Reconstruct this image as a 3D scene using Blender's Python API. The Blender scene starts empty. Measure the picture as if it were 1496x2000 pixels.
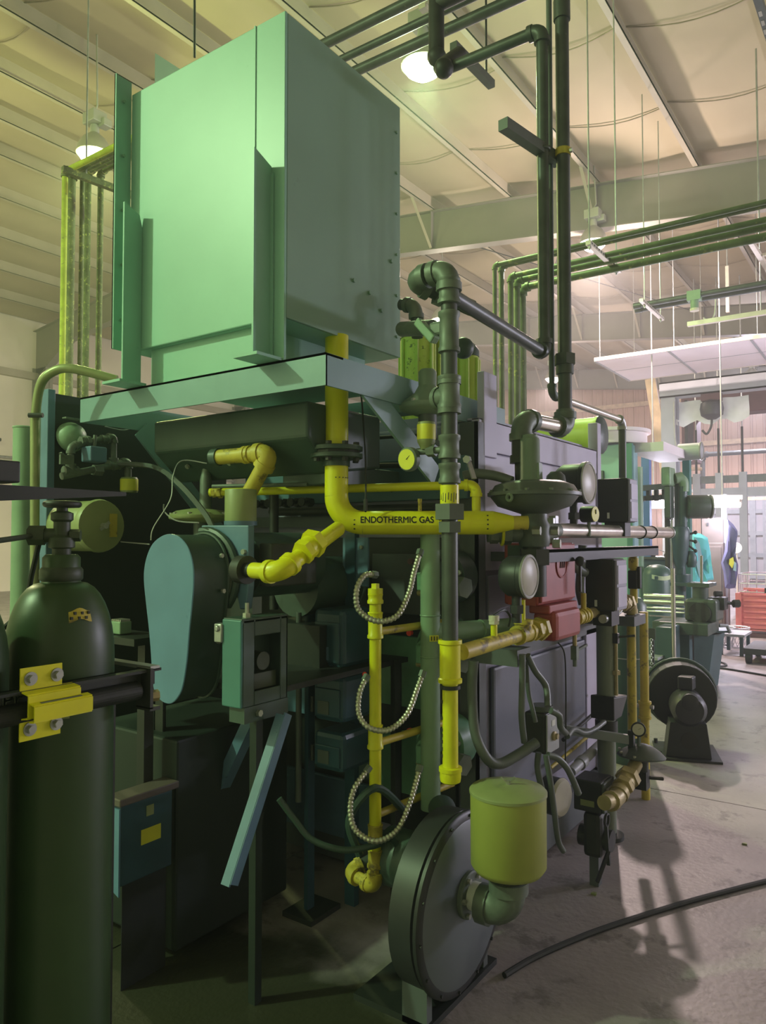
import bpy, bmesh, math, random
from mathutils import Vector, Matrix
random.seed(7)
S = bpy.context.scene
COL = S.collection
rad = math.radians

# ---------------------------------------------------------------- camera
CAM_H, FOC, YAW, PITCH = 1.5, 1450.0, rad(35.2), math.atan(50/1450)
cam_data = bpy.data.cameras.new('camera')
cam_data.sensor_fit = 'VERTICAL'; cam_data.sensor_height = 36.0
cam_data.lens = FOC/2000*36.0
cam_data.clip_start = 0.02; cam_data.clip_end = 200
cam = bpy.data.objects.new('camera', cam_data); COL.objects.link(cam)
cam.location = (0, 0, CAM_H); cam.rotation_euler = (math.pi/2+PITCH, 0, YAW)
S.camera = cam

# ---------------------------------------------------------------- world, exposure
w = bpy.data.worlds.new('world'); S.world = w; w.use_nodes = True
w.node_tree.nodes['Background'].inputs[0].default_value = (0.55, 0.6, 0.7, 1)
w.node_tree.nodes['Background'].inputs[1].default_value = 0.3
# thin haze added to the hall in place of lens veil
_hv = w.node_tree.nodes.new('ShaderNodeVolumeScatter')
_hv.inputs['Density'].default_value = 0.010; _hv.inputs['Anisotropy'].default_value = 0.35
w.node_tree.links.new(_hv.outputs[0], w.node_tree.nodes['World Output'].inputs['Volume'])
S.view_settings.view_transform = 'Standard'; S.view_settings.look = 'None'
S.view_settings.gamma = 1.0; S.view_settings.use_curve_mapping = False
S.view_settings.exposure = -1.45

# high-bay lamps: place, colour of the light, power
LAMPS = [
 ('near', (-6.0, -3.0, 6.1), (0.66, 1.0, 0.52), 2500),
 ('over', (-3.85, 6.15, 6.2), (0.66, 1.0, 0.44), 800),
 ('left', (-8.4, 5.5, 6.4), (0.86, 1.0, 0.34), 1200),
 ('pipes', (-4.0, 11.5, 6.2), (1.0, 0.78, 0.74), 3700),
 ('far', (-8.3, 20.3, 6.1), (1.0, 0.76, 0.74), 2600),
 ('mid', (-8.3, 14.0, 6.3), (1.0, 0.86, 0.66), 900),
 ('corner', (-3.5, 23.0, 6.0), (0.86, 0.82, 1.0), 5000),
 ('aisle', (1.4, 8.5, 6.0), (0.86, 0.80, 1.0), 60),  # unseen lamp added as fill from the right
 ('aisle_far', (1.4, 17.5, 6.0), (0.80, 0.72, 1.0), 1500),  # unseen lamp added for lavender light from the far right
 ('west', (-13.0, 3.5, 6.6), (1.0, 1.0, 0.5), 1800),
 ('behind', (1.2, -2.6, 6.0), (0.62, 1.0, 0.40), 25),  # unseen lamp added as weak fill from the camera side
]

# ---------------------------------------------------------------- picking points in the place
_cy, _sy, _cp, _sp = math.cos(YAW), math.sin(YAW), math.cos(PITCH), math.sin(PITCH)
_R = Vector((_cy, _sy, 0)); _F = Vector((-_sy*_cp, _cy*_cp, _sp)); _U = Vector((_sy*_sp, -_cy*_sp, _cp))
def at(px, py, X=None, Y=None, Z=None, D=None):
    """point of the place seen at a photo pixel, on a given plane or at a given distance"""
    d = _F + _R*((px-748)/FOC) - _U*((py-1000)/FOC)
    if X is not None: t = X/d.x
    elif Y is not None: t = Y/d.y
    elif Z is not None: t = (Z-CAM_H)/d.z
    else: t = D
    return Vector((0, 0, CAM_H)) + d*t

# ---------------------------------------------------------------- materials
MATS = {}
def mat(name, col, rough=0.5, metal=0.0, var=0.18, scale=6.0, dirt=None, dirt_amt=0.35, dscale=14.0, bump=0.0, emit=None, spec=0.5):
    m = bpy.data.materials.new(name); m.use_nodes = True
    nt = m.node_tree; N, L = nt.nodes, nt.links
    b = N['Principled BSDF']
    tc = N.new('ShaderNodeTexCoord')
    n1 = N.new('ShaderNodeTexNoise'); n1.inputs['Scale'].default_value = scale; n1.inputs['Detail'].default_value = 5
    L.new(tc.outputs['Object'], n1.inputs['Vector'])
    r = N.new('ShaderNodeValToRGB')
    r.color_ramp.elements[0].position = 0.3; r.color_ramp.elements[1].position = 0.7
    r.color_ramp.elements[0].color = tuple(c*(1-var) for c in col)+(1,)
    r.color_ramp.elements[1].color = tuple(min(1, c*(1+var)) for c in col)+(1,)
    L.new(n1.outputs['Fac'], r.inputs['Fac'])
    out = r.outputs['Color']
    if dirt:
        n2 = N.new('ShaderNodeTexNoise'); n2.inputs['Scale'].default_value = dscale; n2.inputs['Detail'].default_value = 8
        n2.inputs['Roughness'].default_value = 0.7
        L.new(tc.outputs['Object'], n2.inputs['Vector'])
        r2 = N.new('ShaderNodeValToRGB')
        p = 0.72-0.35*dirt_amt
        r2.color_ramp.elements[0].position = p; r2.color_ramp.elements[1].position = p+0.08
        r2.color_ramp.elements[0].color = (0, 0, 0, 1); r2.color_ramp.elements[1].color = (1, 1, 1, 1)
        L.new(n2.outputs['Fac'], r2.inputs['Fac'])
        mx = N.new('ShaderNodeMix'); mx.data_type = 'RGBA'
        L.new(r2.outputs['Color'], mx.inputs['Factor']); L.new(out, mx.inputs['A'])
        mx.inputs['B'].default_value = tuple(dirt)+(1,)
        out = mx.outputs['Result']
    L.new(out, b.inputs['Base Color'])
    b.inputs['Roughness'].default_value = rough; b.inputs['Metallic'].default_value = metal
    b.inputs['Specular IOR Level'].default_value = spec
    if bump:
        bn = N.new('ShaderNodeBump'); bn.inputs['Strength'].default_value = bump; bn.inputs['Distance'].default_value = 0.01
        n3 = N.new('ShaderNodeTexNoise'); n3.inputs['Scale'].default_value = 40; n3.inputs['Detail'].default_value = 4
        L.new(tc.outputs['Object'], n3.inputs['Vector'])
        L.new(n3.outputs['Fac'], bn.inputs['Height']); L.new(bn.outputs['Normal'], b.inputs['Normal'])
    if emit:
        b.inputs['Emission Color'].default_value = tuple(emit[0])+(1,); b.inputs['Emission Strength'].default_value = emit[1]
    MATS[name] = m
    return m

RUST = (0.10, 0.05, 0.025); SOOT = (0.03, 0.035, 0.03)
mat('concrete', (0.30, 0.265, 0.265), 0.48, 0, 0.20, 2.2, (0.185, 0.165, 0.16), 0.5, 5.5, 0.25)
mat('joint_filler', (0.10, 0.09, 0.08), 0.9)
mat('liner', (0.42, 0.36, 0.235), 0.75, 0, 0.06, 1.2, bump=0.05)
mat('liner_seam', (0.30, 0.25, 0.18), 0.8)
mat('roof_steel', (0.40, 0.36, 0.27), 0.55, 0, 0.08, 2)
mat('beam_grey', (0.23, 0.22, 0.18), 0.55, 0, 0.08, 1.5)
mat('wall_white', (0.80, 0.74, 0.60), 0.7, 0, 0.06, 1)
mat('wall_brown', (0.52, 0.34, 0.25), 0.6, 0, 0.10, 1.2)
mat('girt', (0.62, 0.46, 0.30), 0.6)
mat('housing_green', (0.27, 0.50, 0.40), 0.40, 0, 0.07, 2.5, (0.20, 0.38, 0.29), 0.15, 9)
mat('housing_green_shaded', (0.22, 0.36, 0.27), 0.42, 0, 0.07, 2.5, (0.17, 0.27, 0.20), 0.15, 9)  # darker copy of the housing green, the side's shade put into its colour
mat('dark_green', (0.05, 0.085, 0.07), 0.45, 0, 0.2, 5)
mat('black_paint', (0.018, 0.022, 0.02), 0.5, 0, 0.2, 5)
mat('panel_dark', (0.012, 0.022, 0.018), 0.6, 0, 0.2, 3)
mat('blue_steel', (0.10, 0.20, 0.24), 0.45, 0, 0.12, 4, SOOT, 0.1)
mat('guard_blue', (0.12, 0.24, 0.38), 0.42, 0, 0.10, 6, (0.08, 0.18, 0.30), 0.2)
mat('cast_blue', (0.11, 0.20, 0.30), 0.45, 0, 0.15, 8, SOOT, 0.15)
mat('deep_blue', (0.03, 0.08, 0.115), 0.35, 0, 0.2, 6)
mat('furnace_grey', (0.30, 0.29, 0.40), 0.45, 0, 0.12, 3, (0.12, 0.12, 0.14), 0.22, 7)
mat('furnace_pale', (0.52, 0.49, 0.66), 0.5, 0, 0.10, 4, (0.20, 0.19, 0.22), 0.25, 8)
mat('furnace_dark', (0.10, 0.115, 0.12), 0.5, 0, 0.2, 3)
mat('frame_grey', (0.21, 0.35, 0.36), 0.45, 0, 0.10, 4, RUST, 0.08)
mat('yellow', (0.74, 0.72, 0.008), 0.38, 0, 0.08, 8, (0.25, 0.20, 0.02), 0.16, 16)
mat('yellow_old', (0.52, 0.42, 0.05), 0.5, 0, 0.20, 8, (0.18, 0.14, 0.04), 0.5, 14)
mat('yellow_bracket', (0.76, 0.72, 0.008), 0.42, 0, 0.06, 8, (0.20, 0.16, 0.02), 0.15, 20)
mat('brass_dusty', (0.40, 0.33, 0.16), 0.45, 0.3, 0.25, 12)
mat('steel_dark', (0.075, 0.088, 0.08), 0.42, 0.25, 0.25, 10, (0.16, 0.16, 0.13), 0.2)
mat('iron', (0.035, 0.038, 0.035), 0.5, 0.2, 0.25, 12)
mat('fitting_grey', (0.14, 0.17, 0.14), 0.5, 0.2, 0.25, 14, (0.2, 0.19, 0.15), 0.2)
mat('pipe_green', (0.22, 0.34, 0.22), 0.45, 0, 0.10, 8, (0.14, 0.22, 0.14), 0.15)
mat('reg_green', (0.20, 0.27, 0.20), 0.45, 0, 0.12, 8)
mat('reg_grey', (0.10, 0.12, 0.11), 0.45, 0.1, 0.15, 8)
mat('burner_green', (0.15, 0.33, 0.20), 0.4, 0, 0.15, 10, SOOT, 0.2)
mat('olive', (0.34, 0.37, 0.08), 0.42, 0, 0.07, 8, (0.24, 0.25, 0.06), 0.12, 22)
mat('olive_dull', (0.27, 0.31, 0.13), 0.45, 0, 0.10, 8)
mat('cyl_green', (0.032, 0.066, 0.022), 0.40, 0, 0.15, 4, (0.06, 0.085, 0.03), 0.12, 6)
mat('cyl_dark', (0.04, 0.055, 0.03), 0.5, 0, 0.2, 8)
mat('rubber', (0.016, 0.018, 0.016), 0.6, 0, 0.2, 8)
mat('hose_green', (0.05, 0.09, 0.07), 0.4, 0, 0.15, 8)
mat('galv', (0.42, 0.43, 0.42), 0.4, 0.6, 0.15, 14)
mat('bright_pipe', (0.66, 0.62, 0.55), 0.28, 0.85, 0.15, 10, (0.30, 0.25, 0.18), 0.25)
mat('flex_metal', (0.50, 0.50, 0.40), 0.35, 0.7, 0.15, 20)
mat('bolt', (0.45, 0.46, 0.40), 0.4, 0.7, 0.15, 20)
mat('red_valve', (0.34, 0.055, 0.05), 0.45, 0, 0.12, 8, (0.18, 0.04, 0.04), 0.15)
mat('red_crate', (0.62, 0.17, 0.16), 0.5, 0, 0.12, 5, (0.42, 0.20, 0.18), 0.2)
mat('door_panel_shaded', (0.15, 0.165, 0.22), 0.42, 0, 0.12, 4, (0.08, 0.09, 0.11), 0.2, 7)  # shade on the lower furnace side put into a darker grey
mat('disc_grey', (0.13, 0.15, 0.17), 0.42, 0, 0.12, 4, (0.07, 0.08, 0.09), 0.2, 7)
mat('column_grey', (0.17, 0.20, 0.15), 0.5, 0, 0.12, 6)
mat('far_green', (0.06, 0.13, 0.095), 0.4, 0, 0.12, 6)
mat('red_button', (0.8, 0.05, 0.03), 0.3)
mat('black_box', (0.030, 0.032, 0.036), 0.45, 0, 0.15, 8)
mat('box_grey', (0.36, 0.38, 0.40), 0.45, 0, 0.08, 8)
mat('dial_white', (0.66, 0.62, 0.50), 0.35, 0, 0.05, 8)
mat('dial_dusty', (0.46, 0.44, 0.38), 0.4, 0, 0.15, 8)
mat('label_white', (0.70, 0.72, 0.66), 0.5, 0, 0.05, 8)
mat('label_yellow', (0.72, 0.70, 0.05), 0.5, 0, 0.08, 12)
mat('label_green', (0.62, 0.74, 0.42), 0.5, 0, 0.06, 12)
mat('ink', (0.02, 0.02, 0.015), 0.6)
mat('paint_letter', (0.22, 0.27, 0.19), 0.6)
mat('speckled', (0.56, 0.66, 0.10), 0.5, 0, 0.12, 10, (0.06, 0.07, 0.02), 0.42, 45)
mat('yellow_green', (0.46, 0.58, 0.08), 0.45, 0, 0.15, 8, (0.30, 0.38, 0.05), 0.2, 12)
mat('teal_plate', (0.07, 0.21, 0.20), 0.45, 0, 0.10, 5)
mat('teal_light', (0.27, 0.45, 0.48), 0.45, 0, 0.10, 3)
mat('teal_cloth', (0.16, 0.66, 0.70), 0.85, 0, 0.10, 6)
mat('navy_cloth', (0.10, 0.10, 0.22), 0.85, 0, 0.15, 6)
mat('white_panel', (0.82, 0.76, 0.80), 0.6, 0, 0.05, 2)
mat('gantry_grey', (0.34, 0.36, 0.38), 0.5, 0, 0.08, 3)
mat('blue_post', (0.08, 0.16, 0.40), 0.5, 0, 0.08, 5)
mat('machine_green', (0.06, 0.085, 0.07), 0.4, 0, 0.2, 6, SOOT, 0.2)
mat('machine_teal', (0.05, 0.095, 0.105), 0.4, 0, 0.15, 6)
mat('rod_steel', (0.55, 0.54, 0.50), 0.25, 0.9, 0.1, 10)
mat('locker_brown', (0.12, 0.095, 0.085), 0.5, 0, 0.15, 4)
mat('door_grey', (0.46, 0.44, 0.46), 0.6, 0, 0.06, 2)
mat('maroon', (0.10, 0.045, 0.05), 0.6, 0, 0.15, 3)
mat('wire', (0.66, 0.62, 0.64), 0.4, 0.5, 0.1, 10)
mat('brown_crate', (0.30, 0.22, 0.13), 0.7, 0, 0.15, 6)
mat('dusty_pipe', (0.16, 0.18, 0.08), 0.8, 0, 0.3, 12, (0.50, 0.52, 0.16), 0.45, 30, 0.5)
mat('dusty_lime', (0.48, 0.55, 0.06), 0.7, 0, 0.2, 12, (0.25, 0.26, 0.08), 0.4, 30)
mat('rack_pipe', (0.10, 0.13, 0.06), 0.45, 0.2, 0.3, 8, (0.32, 0.34, 0.10), 0.35, 9)
mat('strut', (0.72, 0.66, 0.58), 0.4, 0.3, 0.08, 12)
mat('strut_dark', (0.10, 0.115, 0.10), 0.5, 0.2, 0.15, 12)
mat('conduit', (0.30, 0.34, 0.16), 0.4, 0.3, 0.15, 8)
mat('conduit_grey', (0.115, 0.135, 0.125), 0.45, 0.1, 0.15, 8)
mat('reflector', (0.40, 0.40, 0.34), 0.4, 0.4, 0.08, 6)
mat('lamp_cap', (0.42, 0.44, 0.36), 0.5, 0.2, 0.08, 6)
mat('glow_green', (1, 1, 1), 0.5, emit=((0.9, 1.0, 0.72), 22))
mat('glow_pink', (1, 1, 1), 0.5, emit=((1.0, 0.93, 0.88), 22))
mat('glow_blue', (1, 1, 1), 0.5, emit=((0.86, 0.93, 1.0), 22))
mat('glow_tube', (1, 1, 1), 0.5, emit=((0.97, 0.94, 1.0), 30))

# grimy floor before the pump, its shade painted into the concrete with ragged edges
def floor_shade(m, cx, cy, rx, ry, col):
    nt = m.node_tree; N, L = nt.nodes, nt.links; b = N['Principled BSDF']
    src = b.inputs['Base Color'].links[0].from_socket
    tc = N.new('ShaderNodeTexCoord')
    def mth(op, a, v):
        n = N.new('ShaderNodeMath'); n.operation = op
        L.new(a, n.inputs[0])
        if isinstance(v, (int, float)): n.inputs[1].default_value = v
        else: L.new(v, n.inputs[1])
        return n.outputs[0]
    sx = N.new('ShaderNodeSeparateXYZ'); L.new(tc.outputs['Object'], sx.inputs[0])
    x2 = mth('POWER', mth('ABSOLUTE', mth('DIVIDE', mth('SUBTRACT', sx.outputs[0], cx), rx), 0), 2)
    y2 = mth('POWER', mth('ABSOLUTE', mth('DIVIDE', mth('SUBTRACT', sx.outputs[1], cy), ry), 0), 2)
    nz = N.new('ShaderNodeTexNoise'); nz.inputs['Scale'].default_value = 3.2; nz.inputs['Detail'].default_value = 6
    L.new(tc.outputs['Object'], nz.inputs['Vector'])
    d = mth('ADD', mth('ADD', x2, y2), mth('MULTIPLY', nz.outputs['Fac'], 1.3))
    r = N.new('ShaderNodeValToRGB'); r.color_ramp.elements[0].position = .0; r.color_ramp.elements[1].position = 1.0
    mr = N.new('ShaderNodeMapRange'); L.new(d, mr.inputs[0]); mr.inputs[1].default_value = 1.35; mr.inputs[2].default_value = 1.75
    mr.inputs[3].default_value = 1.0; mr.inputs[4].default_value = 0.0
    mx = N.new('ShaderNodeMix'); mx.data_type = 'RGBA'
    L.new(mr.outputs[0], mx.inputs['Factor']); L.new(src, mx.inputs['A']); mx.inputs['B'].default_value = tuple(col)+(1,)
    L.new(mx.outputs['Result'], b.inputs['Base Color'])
floor_shade(MATS['concrete'], -2.0, 1.25, 1.45, 1.0, (0.035, 0.036, 0.020))

# ---------------------------------------------------------------- geometry collector
class B:
    def __init__(s): s.v = []; s.f = []; s.sm = []
    def add(s, vs, fs, smooth=False):
        o = len(s.v); s.v += [Vector(v) for v in vs]
        s.f += [tuple(i+o for i in f) for f in fs]; s.sm += [smooth]*len(fs)
        return s
    def box(s, a, b, rz=0.0, c=None):
        x0, y0, z0 = (min(a[i], b[i]) for i in range(3)); x1, y1, z1 = (max(a[i], b[i]) for i in range(3))
        vs = [Vector(p) for p in ((x0,y0,z0),(x1,y0,z0),(x1,y1,z0),(x0,y1,z0),(x0,y0,z1),(x1,y0,z1),(x1,y1,z1),(x0,y1,z1))]
        if rz:
            c = Vector(c) if c else Vector(((x0+x1)/2, (y0+y1)/2, 0)); m = Matrix.Rotation(rz, 3, 'Z')
            vs = [m @ (v-c) + c for v in vs]
        return s.add(vs, [(0,3,2,1),(4,5,6,7),(0,1,5,4),(1,2,6,5),(2,3,7,6),(3,0,4,7)])
    def cbox(s, c, size, rz=0.0):
        c = Vector(c); h = Vector(size)/2
        return s.box(c-h, c+h, rz, (c.x, c.y, 0))
    def bar(s, p0, p1, wd, ht, up=(0, 0, 1)):
        p0, p1 = Vector(p0), Vector(p1); d = (p1-p0).normalized(); u = Vector(up)
        if abs(d.dot(u)) > 0.98: u = Vector((0, 1, 0))
        sd = d.cross(u).normalized(); u = sd.cross(d)
        vs = []
        for p in (p0, p1):
            for a, b_ in ((-1,-1),(1,-1),(1,1),(-1,1)): vs.append(p+sd*a*wd/2+u*b_*ht/2)
        return s.add(vs, [(0,1,2,3),(7,6,5,4),(0,4,5,1),(1,5,6,2),(2,6,7,3),(3,7,4,0)])
    def lathe(s, prof, base, axis=(0, 0, 1), n=20, smooth=True):
        base = Vector(base); ax = Vector(axis).normalized()
        u = ax.orthogonal().normalized()
        if abs(ax.z) > 0.99: u = Vector((1, 0, 0))
        w_ = ax.cross(u); vs = []; fs = []
        for r, h in prof:
            for k in range(n):
                a = 2*math.pi*k/n; vs.append(base+ax*h+(u*math.cos(a)+w_*math.sin(a))*max(r, 1e-5))
        for i in range(len(prof)-1):
            for k in range(n):
                k2 = (k+1) % n; fs.append((i*n+k, i*n+k2, (i+1)*n+k2, (i+1)*n+k))
        s.add(vs, fs, smooth)
        o = len(s.v)-len(vs); m = len(prof)-1
        if prof[0][0] > 1e-4: s.f.append(tuple(o+k for k in reversed(range(n)))); s.sm.append(False)
        if prof[-1][0] > 1e-4: s.f.append(tuple(o+m*n+k for k in range(n))); s.sm.append(False)
        return s
    def cyl(s, p0, p1, r, r1=None, n=16):
        p0, p1 = Vector(p0), Vector(p1); d = p1-p0
        return s.lathe([(r, 0), (r if r1 is None else r1, d.length)], p0, d, n)
    def ball(s, c, r, n=12, sq=1.0):
        k = n//2
        return s.lathe([(r*math.sin(math.pi*i/k), -r*sq*math.cos(math.pi*i/k)) for i in range(k+1)], c, (0, 0, 1), n)
    def tube(s, pts, r, n=8, rf=None, closed=False):
        pts = [Vector(p) for p in pts]; N = len(pts); vs = []; fs = []
        t0 = (pts[1]-pts[0]).normalized(); u = t0.orthogonal().normalized()
        for i, p in enumerate(pts):
            a = pts[i-1] if i else (pts[-1] if closed else pts[0]); b_ = pts[(i+1) % N] if (i < N-1 or closed) else pts[-1]
            t = (b_-a).normalized(); u = (u-t*u.dot(t)).normalized(); w_ = t.cross(u)
            rr = r*(rf(i) if rf else 1)
            for k in range(n):
                g = 2*math.pi*k/n; vs.append(p+(u*math.cos(g)+w_*math.sin(g))*rr)
        for i in range(N if closed else N-1):
            j = (i+1) % N
            for k in range(n):
                k2 = (k+1) % n; fs.append((i*n+k, i*n+k2, j*n+k2, j*n+k))
        s.add(vs, fs, True)
        if not closed:
            o = len(s.v)-len(vs)
            s.f.append(tuple(o+k for k in reversed(range(n)))); s.sm.append(False)
            s.f.append(tuple(o+(N-1)*n+k for k in range(n))); s.sm.append(False)
        return s
    def prism(s, poly, vec):
        vec = Vector(vec); p = [Vector(q) for q in poly]; n = len(p)
        return s.add(p+[q+vec for q in p], [tuple(reversed(range(n))), tuple(range(n, 2*n))]+[(i, (i+1) % n, n+(i+1) % n, n+i) for i in range(n)])
    def torus(s, c, axis, R_, r, n=24, m=8):
        c = Vector(c); ax = Vector(axis).normalized(); u = ax.orthogonal().normalized(); w_ = ax.cross(u)
        return s.tube([c+(u*math.cos(2*math.pi*k/n)+w_*math.sin(2*math.pi*k/n))*R_ for k in range(n)], r, m, closed=True)
    def hexa(s, p, axis, r, h): 
        p = Vector(p); ax = Vector(axis).normalized()
        return s.lathe([(r, 0), (r, h)], p, ax, 6, False)

def spline(pts, seg=8):
    pts = [Vector(p) for p in pts]; out = []
    for i in range(len(pts)-1):
        p0 = pts[max(i-1, 0)]; p1 = pts[i]; p2 = pts[i+1]; p3 = pts[min(i+2, len(pts)-1)]
        for k in range(seg):
            t = k/seg
            out.append(0.5*((2*p1)+(p2-p0)*t+(2*p0-5*p1+4*p2-p3)*t*t+(3*p1-p0-3*p2+p3)*t**3))
    out.append(pts[-1]); return out

ORG = {}
def link(name, b, m, org=Vector((0, 0, 0)), bevel=0.0):
    me = bpy.data.meshes.new(name)
    me.from_pydata([tuple(v-org) for v in b.v], [], b.f)
    me.polygons.foreach_set('use_smooth', b.sm)
    me.materials.append(MATS[m]); me.update()
    if any(b.sm): me.set_sharp_from_angle(angle=rad(42))
    o = bpy.data.objects.new(name, me); COL.objects.link(o)
    if bevel:
        bv = o.modifiers.new('bevel', 'BEVEL'); bv.width = bevel; bv.segments = 2; bv.limit_method = 'ANGLE'
    return o
def tag(o, label=None, cat=None, group=None, kind=None):
    if label: o['label'] = label
    if cat: o['category'] = cat
    if group: o['group'] = group
    if kind: o['kind'] = kind
    return o
def thing(name, label, cat, loc=(0, 0, 0), group=None, kind=None):
    o = bpy.data.objects.new(name, None); COL.objects.link(o); o.location = loc; o.empty_display_size = 0.1
    ORG[o.name] = Vector(loc)
    return tag(o, label, cat, group, kind)
def part(name, b, m, parent, bevel=0.0, label=None, kind=None):
    org = ORG[parent.name]
    o = link(name, b, m, org, bevel); o.parent = parent; ORG[o.name] = org
    if label: o['label'] = label
    if kind: o['kind'] = kind
    return o
def solo(name, b, m, label, cat, loc=None, bevel=0.0, group=None, kind=None):
    org = Vector(loc) if loc is not None else sum(b.v, Vector())/len(b.v)
    o = link(name, b, m, org, bevel); o.location = org; ORG[o.name] = org
    return tag(o, label, cat, group, kind)
def copy_tree(root, loc, label=None):
    r = root.copy(); COL.objects.link(r); r.location = loc
    if label: r['label'] = label
    def rec(a, b):
        for ch in a.children:
            c = ch.copy(); COL.objects.link(c); c.parent = b; rec(ch, c)
    rec(root, r); return r

# pipework ---------------------------------------------------------------------------------
def elbow_b(p, d_in, d_out, r, er):
    """threaded elbow at corner p"""
    b = B(); R_ = er
    a0 = p-d_in*R_; a1 = p+d_out*R_
    pts = []
    for i in range(9):
        t = i/8; pts.append(a0*(1-t)**2+p*2*t*(1-t)+a1*t*t)
    b.tube(pts, r*1.22, 14)
    b.cyl(a0-d_in*r*0.5, a0+d_in*r*0.35, r*1.38, n=14); b.cyl(a1-d_out*r*0.35, a1+d_out*r*0.5, r*1.38, n=14)
    return b
def run(parent, pts, r, m, em=None, ends=True, pipe='pipe', elbow='elbow', er=1.7, n=14):
    pts = [Vector(p) for p in pts]; em = em or m
    for i in range(len(pts)-1):
        d = (pts[i+1]-pts[i]).normalized()
        a = pts[i]+(d*r*er if i else Vector()); z = pts[i+1]-(d*r*er if i < len(pts)-2 else Vector())
        part(pipe, B().cyl(a, z, r, n=n), m, parent)
        if i < len(pts)-2:
            d2 = (pts[i+2]-pts[i+1]).normalized()
            part(elbow, elbow_b(pts[i+1], d, d2, r, r*er), em, parent)
def coupling(parent, p, d, r, m, L=None, name='coupling'):
    d = Vector(d).normalized(); p = Vector(p); L = L or r*2.6
    b = B().lathe([(r*1.22, 0), (r*1.38, 0), (r*1.38, r*.5), (r*1.22, r*.6), (r*1.22, L-r*.6), (r*1.38, L-r*.5), (r*1.38, L), (r*1.22, L)], p-d*L/2, d, 14)
    return part(name, b, m, parent)
def union(parent, p, d, r, m):
    d = Vector(d).normalized(); p = Vector(p)
    b = B().hexa(p-d*r*1.5, d, r*1.5, r*.9).cyl(p-d*r*.6, p+d*r*.4, r*1.35).hexa(p+d*r*.3, d, r*1.75, r*1.1)
    return part('union', b, m, parent)
def tee(parent, p, d, br, r, m):
    d = Vector(d).normalized(); p = Vector(p); br = Vector(br).normalized()
    b = B().cyl(p-d*r*1.9, p+d*r*1.9, r*1.22).cyl(p, p+br*r*1.9, r*1.22)
    b.cyl(p-d*r*2, p-d*r*1.4, r*1.38).cyl(p+d*r*1.4, p+d*r*2, r*1.38).cyl(p+br*r*1.4, p+br*r*2, r*1.38)
    return part('tee', b, m, parent)
def bolts(parent, pts, axis, r, m='bolt', name='bolt', h=None):
    for p in pts: part(name, B().hexa(p, axis, r, h or r*1.1), m, parent)
def ring(c, axis, R_, n, ph=0.0):
    c = Vector(c); ax = Vector(axis).normalized(); u = ax.orthogonal().normalized(); w_ = ax.cross(u)
    return [c+(u*math.cos(ph+2*math.pi*k/n)+w_*math.sin(ph+2*math.pi*k/n))*R_ for k in range(n)]
def lettering(name, text, size, m, parent, place, depth=0.0):
    """flat print: place(x, y) maps the text plane to the surface"""
    cu = bpy.data.curves.new(name, 'FONT'); cu.body = text; cu.size = size; cu.align_x = 'CENTER'; cu.align_y = 'CENTER'
    cu.offset = 0.0
    t = bpy.data.objects.new(name, cu); COL.objects.link(t)
    dg = bpy.context.evaluated_depsgraph_get(); me = bpy.data.meshes.new_from_object(t.evaluated_get(dg))
    bm = bmesh.new(); bm.from_mesh(me); bmesh.ops.triangulate(bm, faces=bm.faces[:])
    bmesh.ops.subdivide_edges(bm, edges=bm.edges[:], cuts=3); bm.to_mesh(me); bm.free()
    b = B(); s_ = size*.024
    for ox, oy in ((0, 0), (s_, 0), (-s_, 0), (0, s_), (0, -s_)):      # bold strokes
        b.add([place(v.co.x+ox, v.co.y+oy) for v in me.vertices], [tuple(p.vertices) for p in me.polygons])
    bpy.data.objects.remove(t); bpy.data.meshes.remove(me)
    return part(name, b, m, parent)
# ================================================================ SETTING
# floor: slabs with recessed joints
fl = B().box((-21, -5, -0.3), (8, 28.6, -0.02))
floor = link('floor', fl, 'joint_filler'); floor['kind'] = 'structure'; ORG[floor.name] = Vector((0, 0, 0))
xs = [-21, -17, -13, -9, -5.6, -2.4, -0.2, 3.6, 8]; ys = [-5, -1.2, 1.35, 4.6, 9.4, 14.2, 19, 23.8, 28.6]
for i in range(len(xs)-1):
    for j in range(len(ys)-1):
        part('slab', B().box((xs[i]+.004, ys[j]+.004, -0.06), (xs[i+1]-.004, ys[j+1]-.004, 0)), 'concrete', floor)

RIDGE = -13.5
def roofz(x): return 7.25 + 0.115*(-2.5-x) if x > RIDGE else 7.25+0.115*(-2.5-RIDGE) - 0.115*(RIDGE-x)
PUR = [-20.5, -19, -17.5, -16, -14.5, -13, -11.6, -10.15, -8.65, -7.1, -5.55, -4.0, -2.5, -1.0, 0.5, 2, 3.5, 5, 6.5, 8]
Y0, Y1 = -5, 28.6
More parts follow.
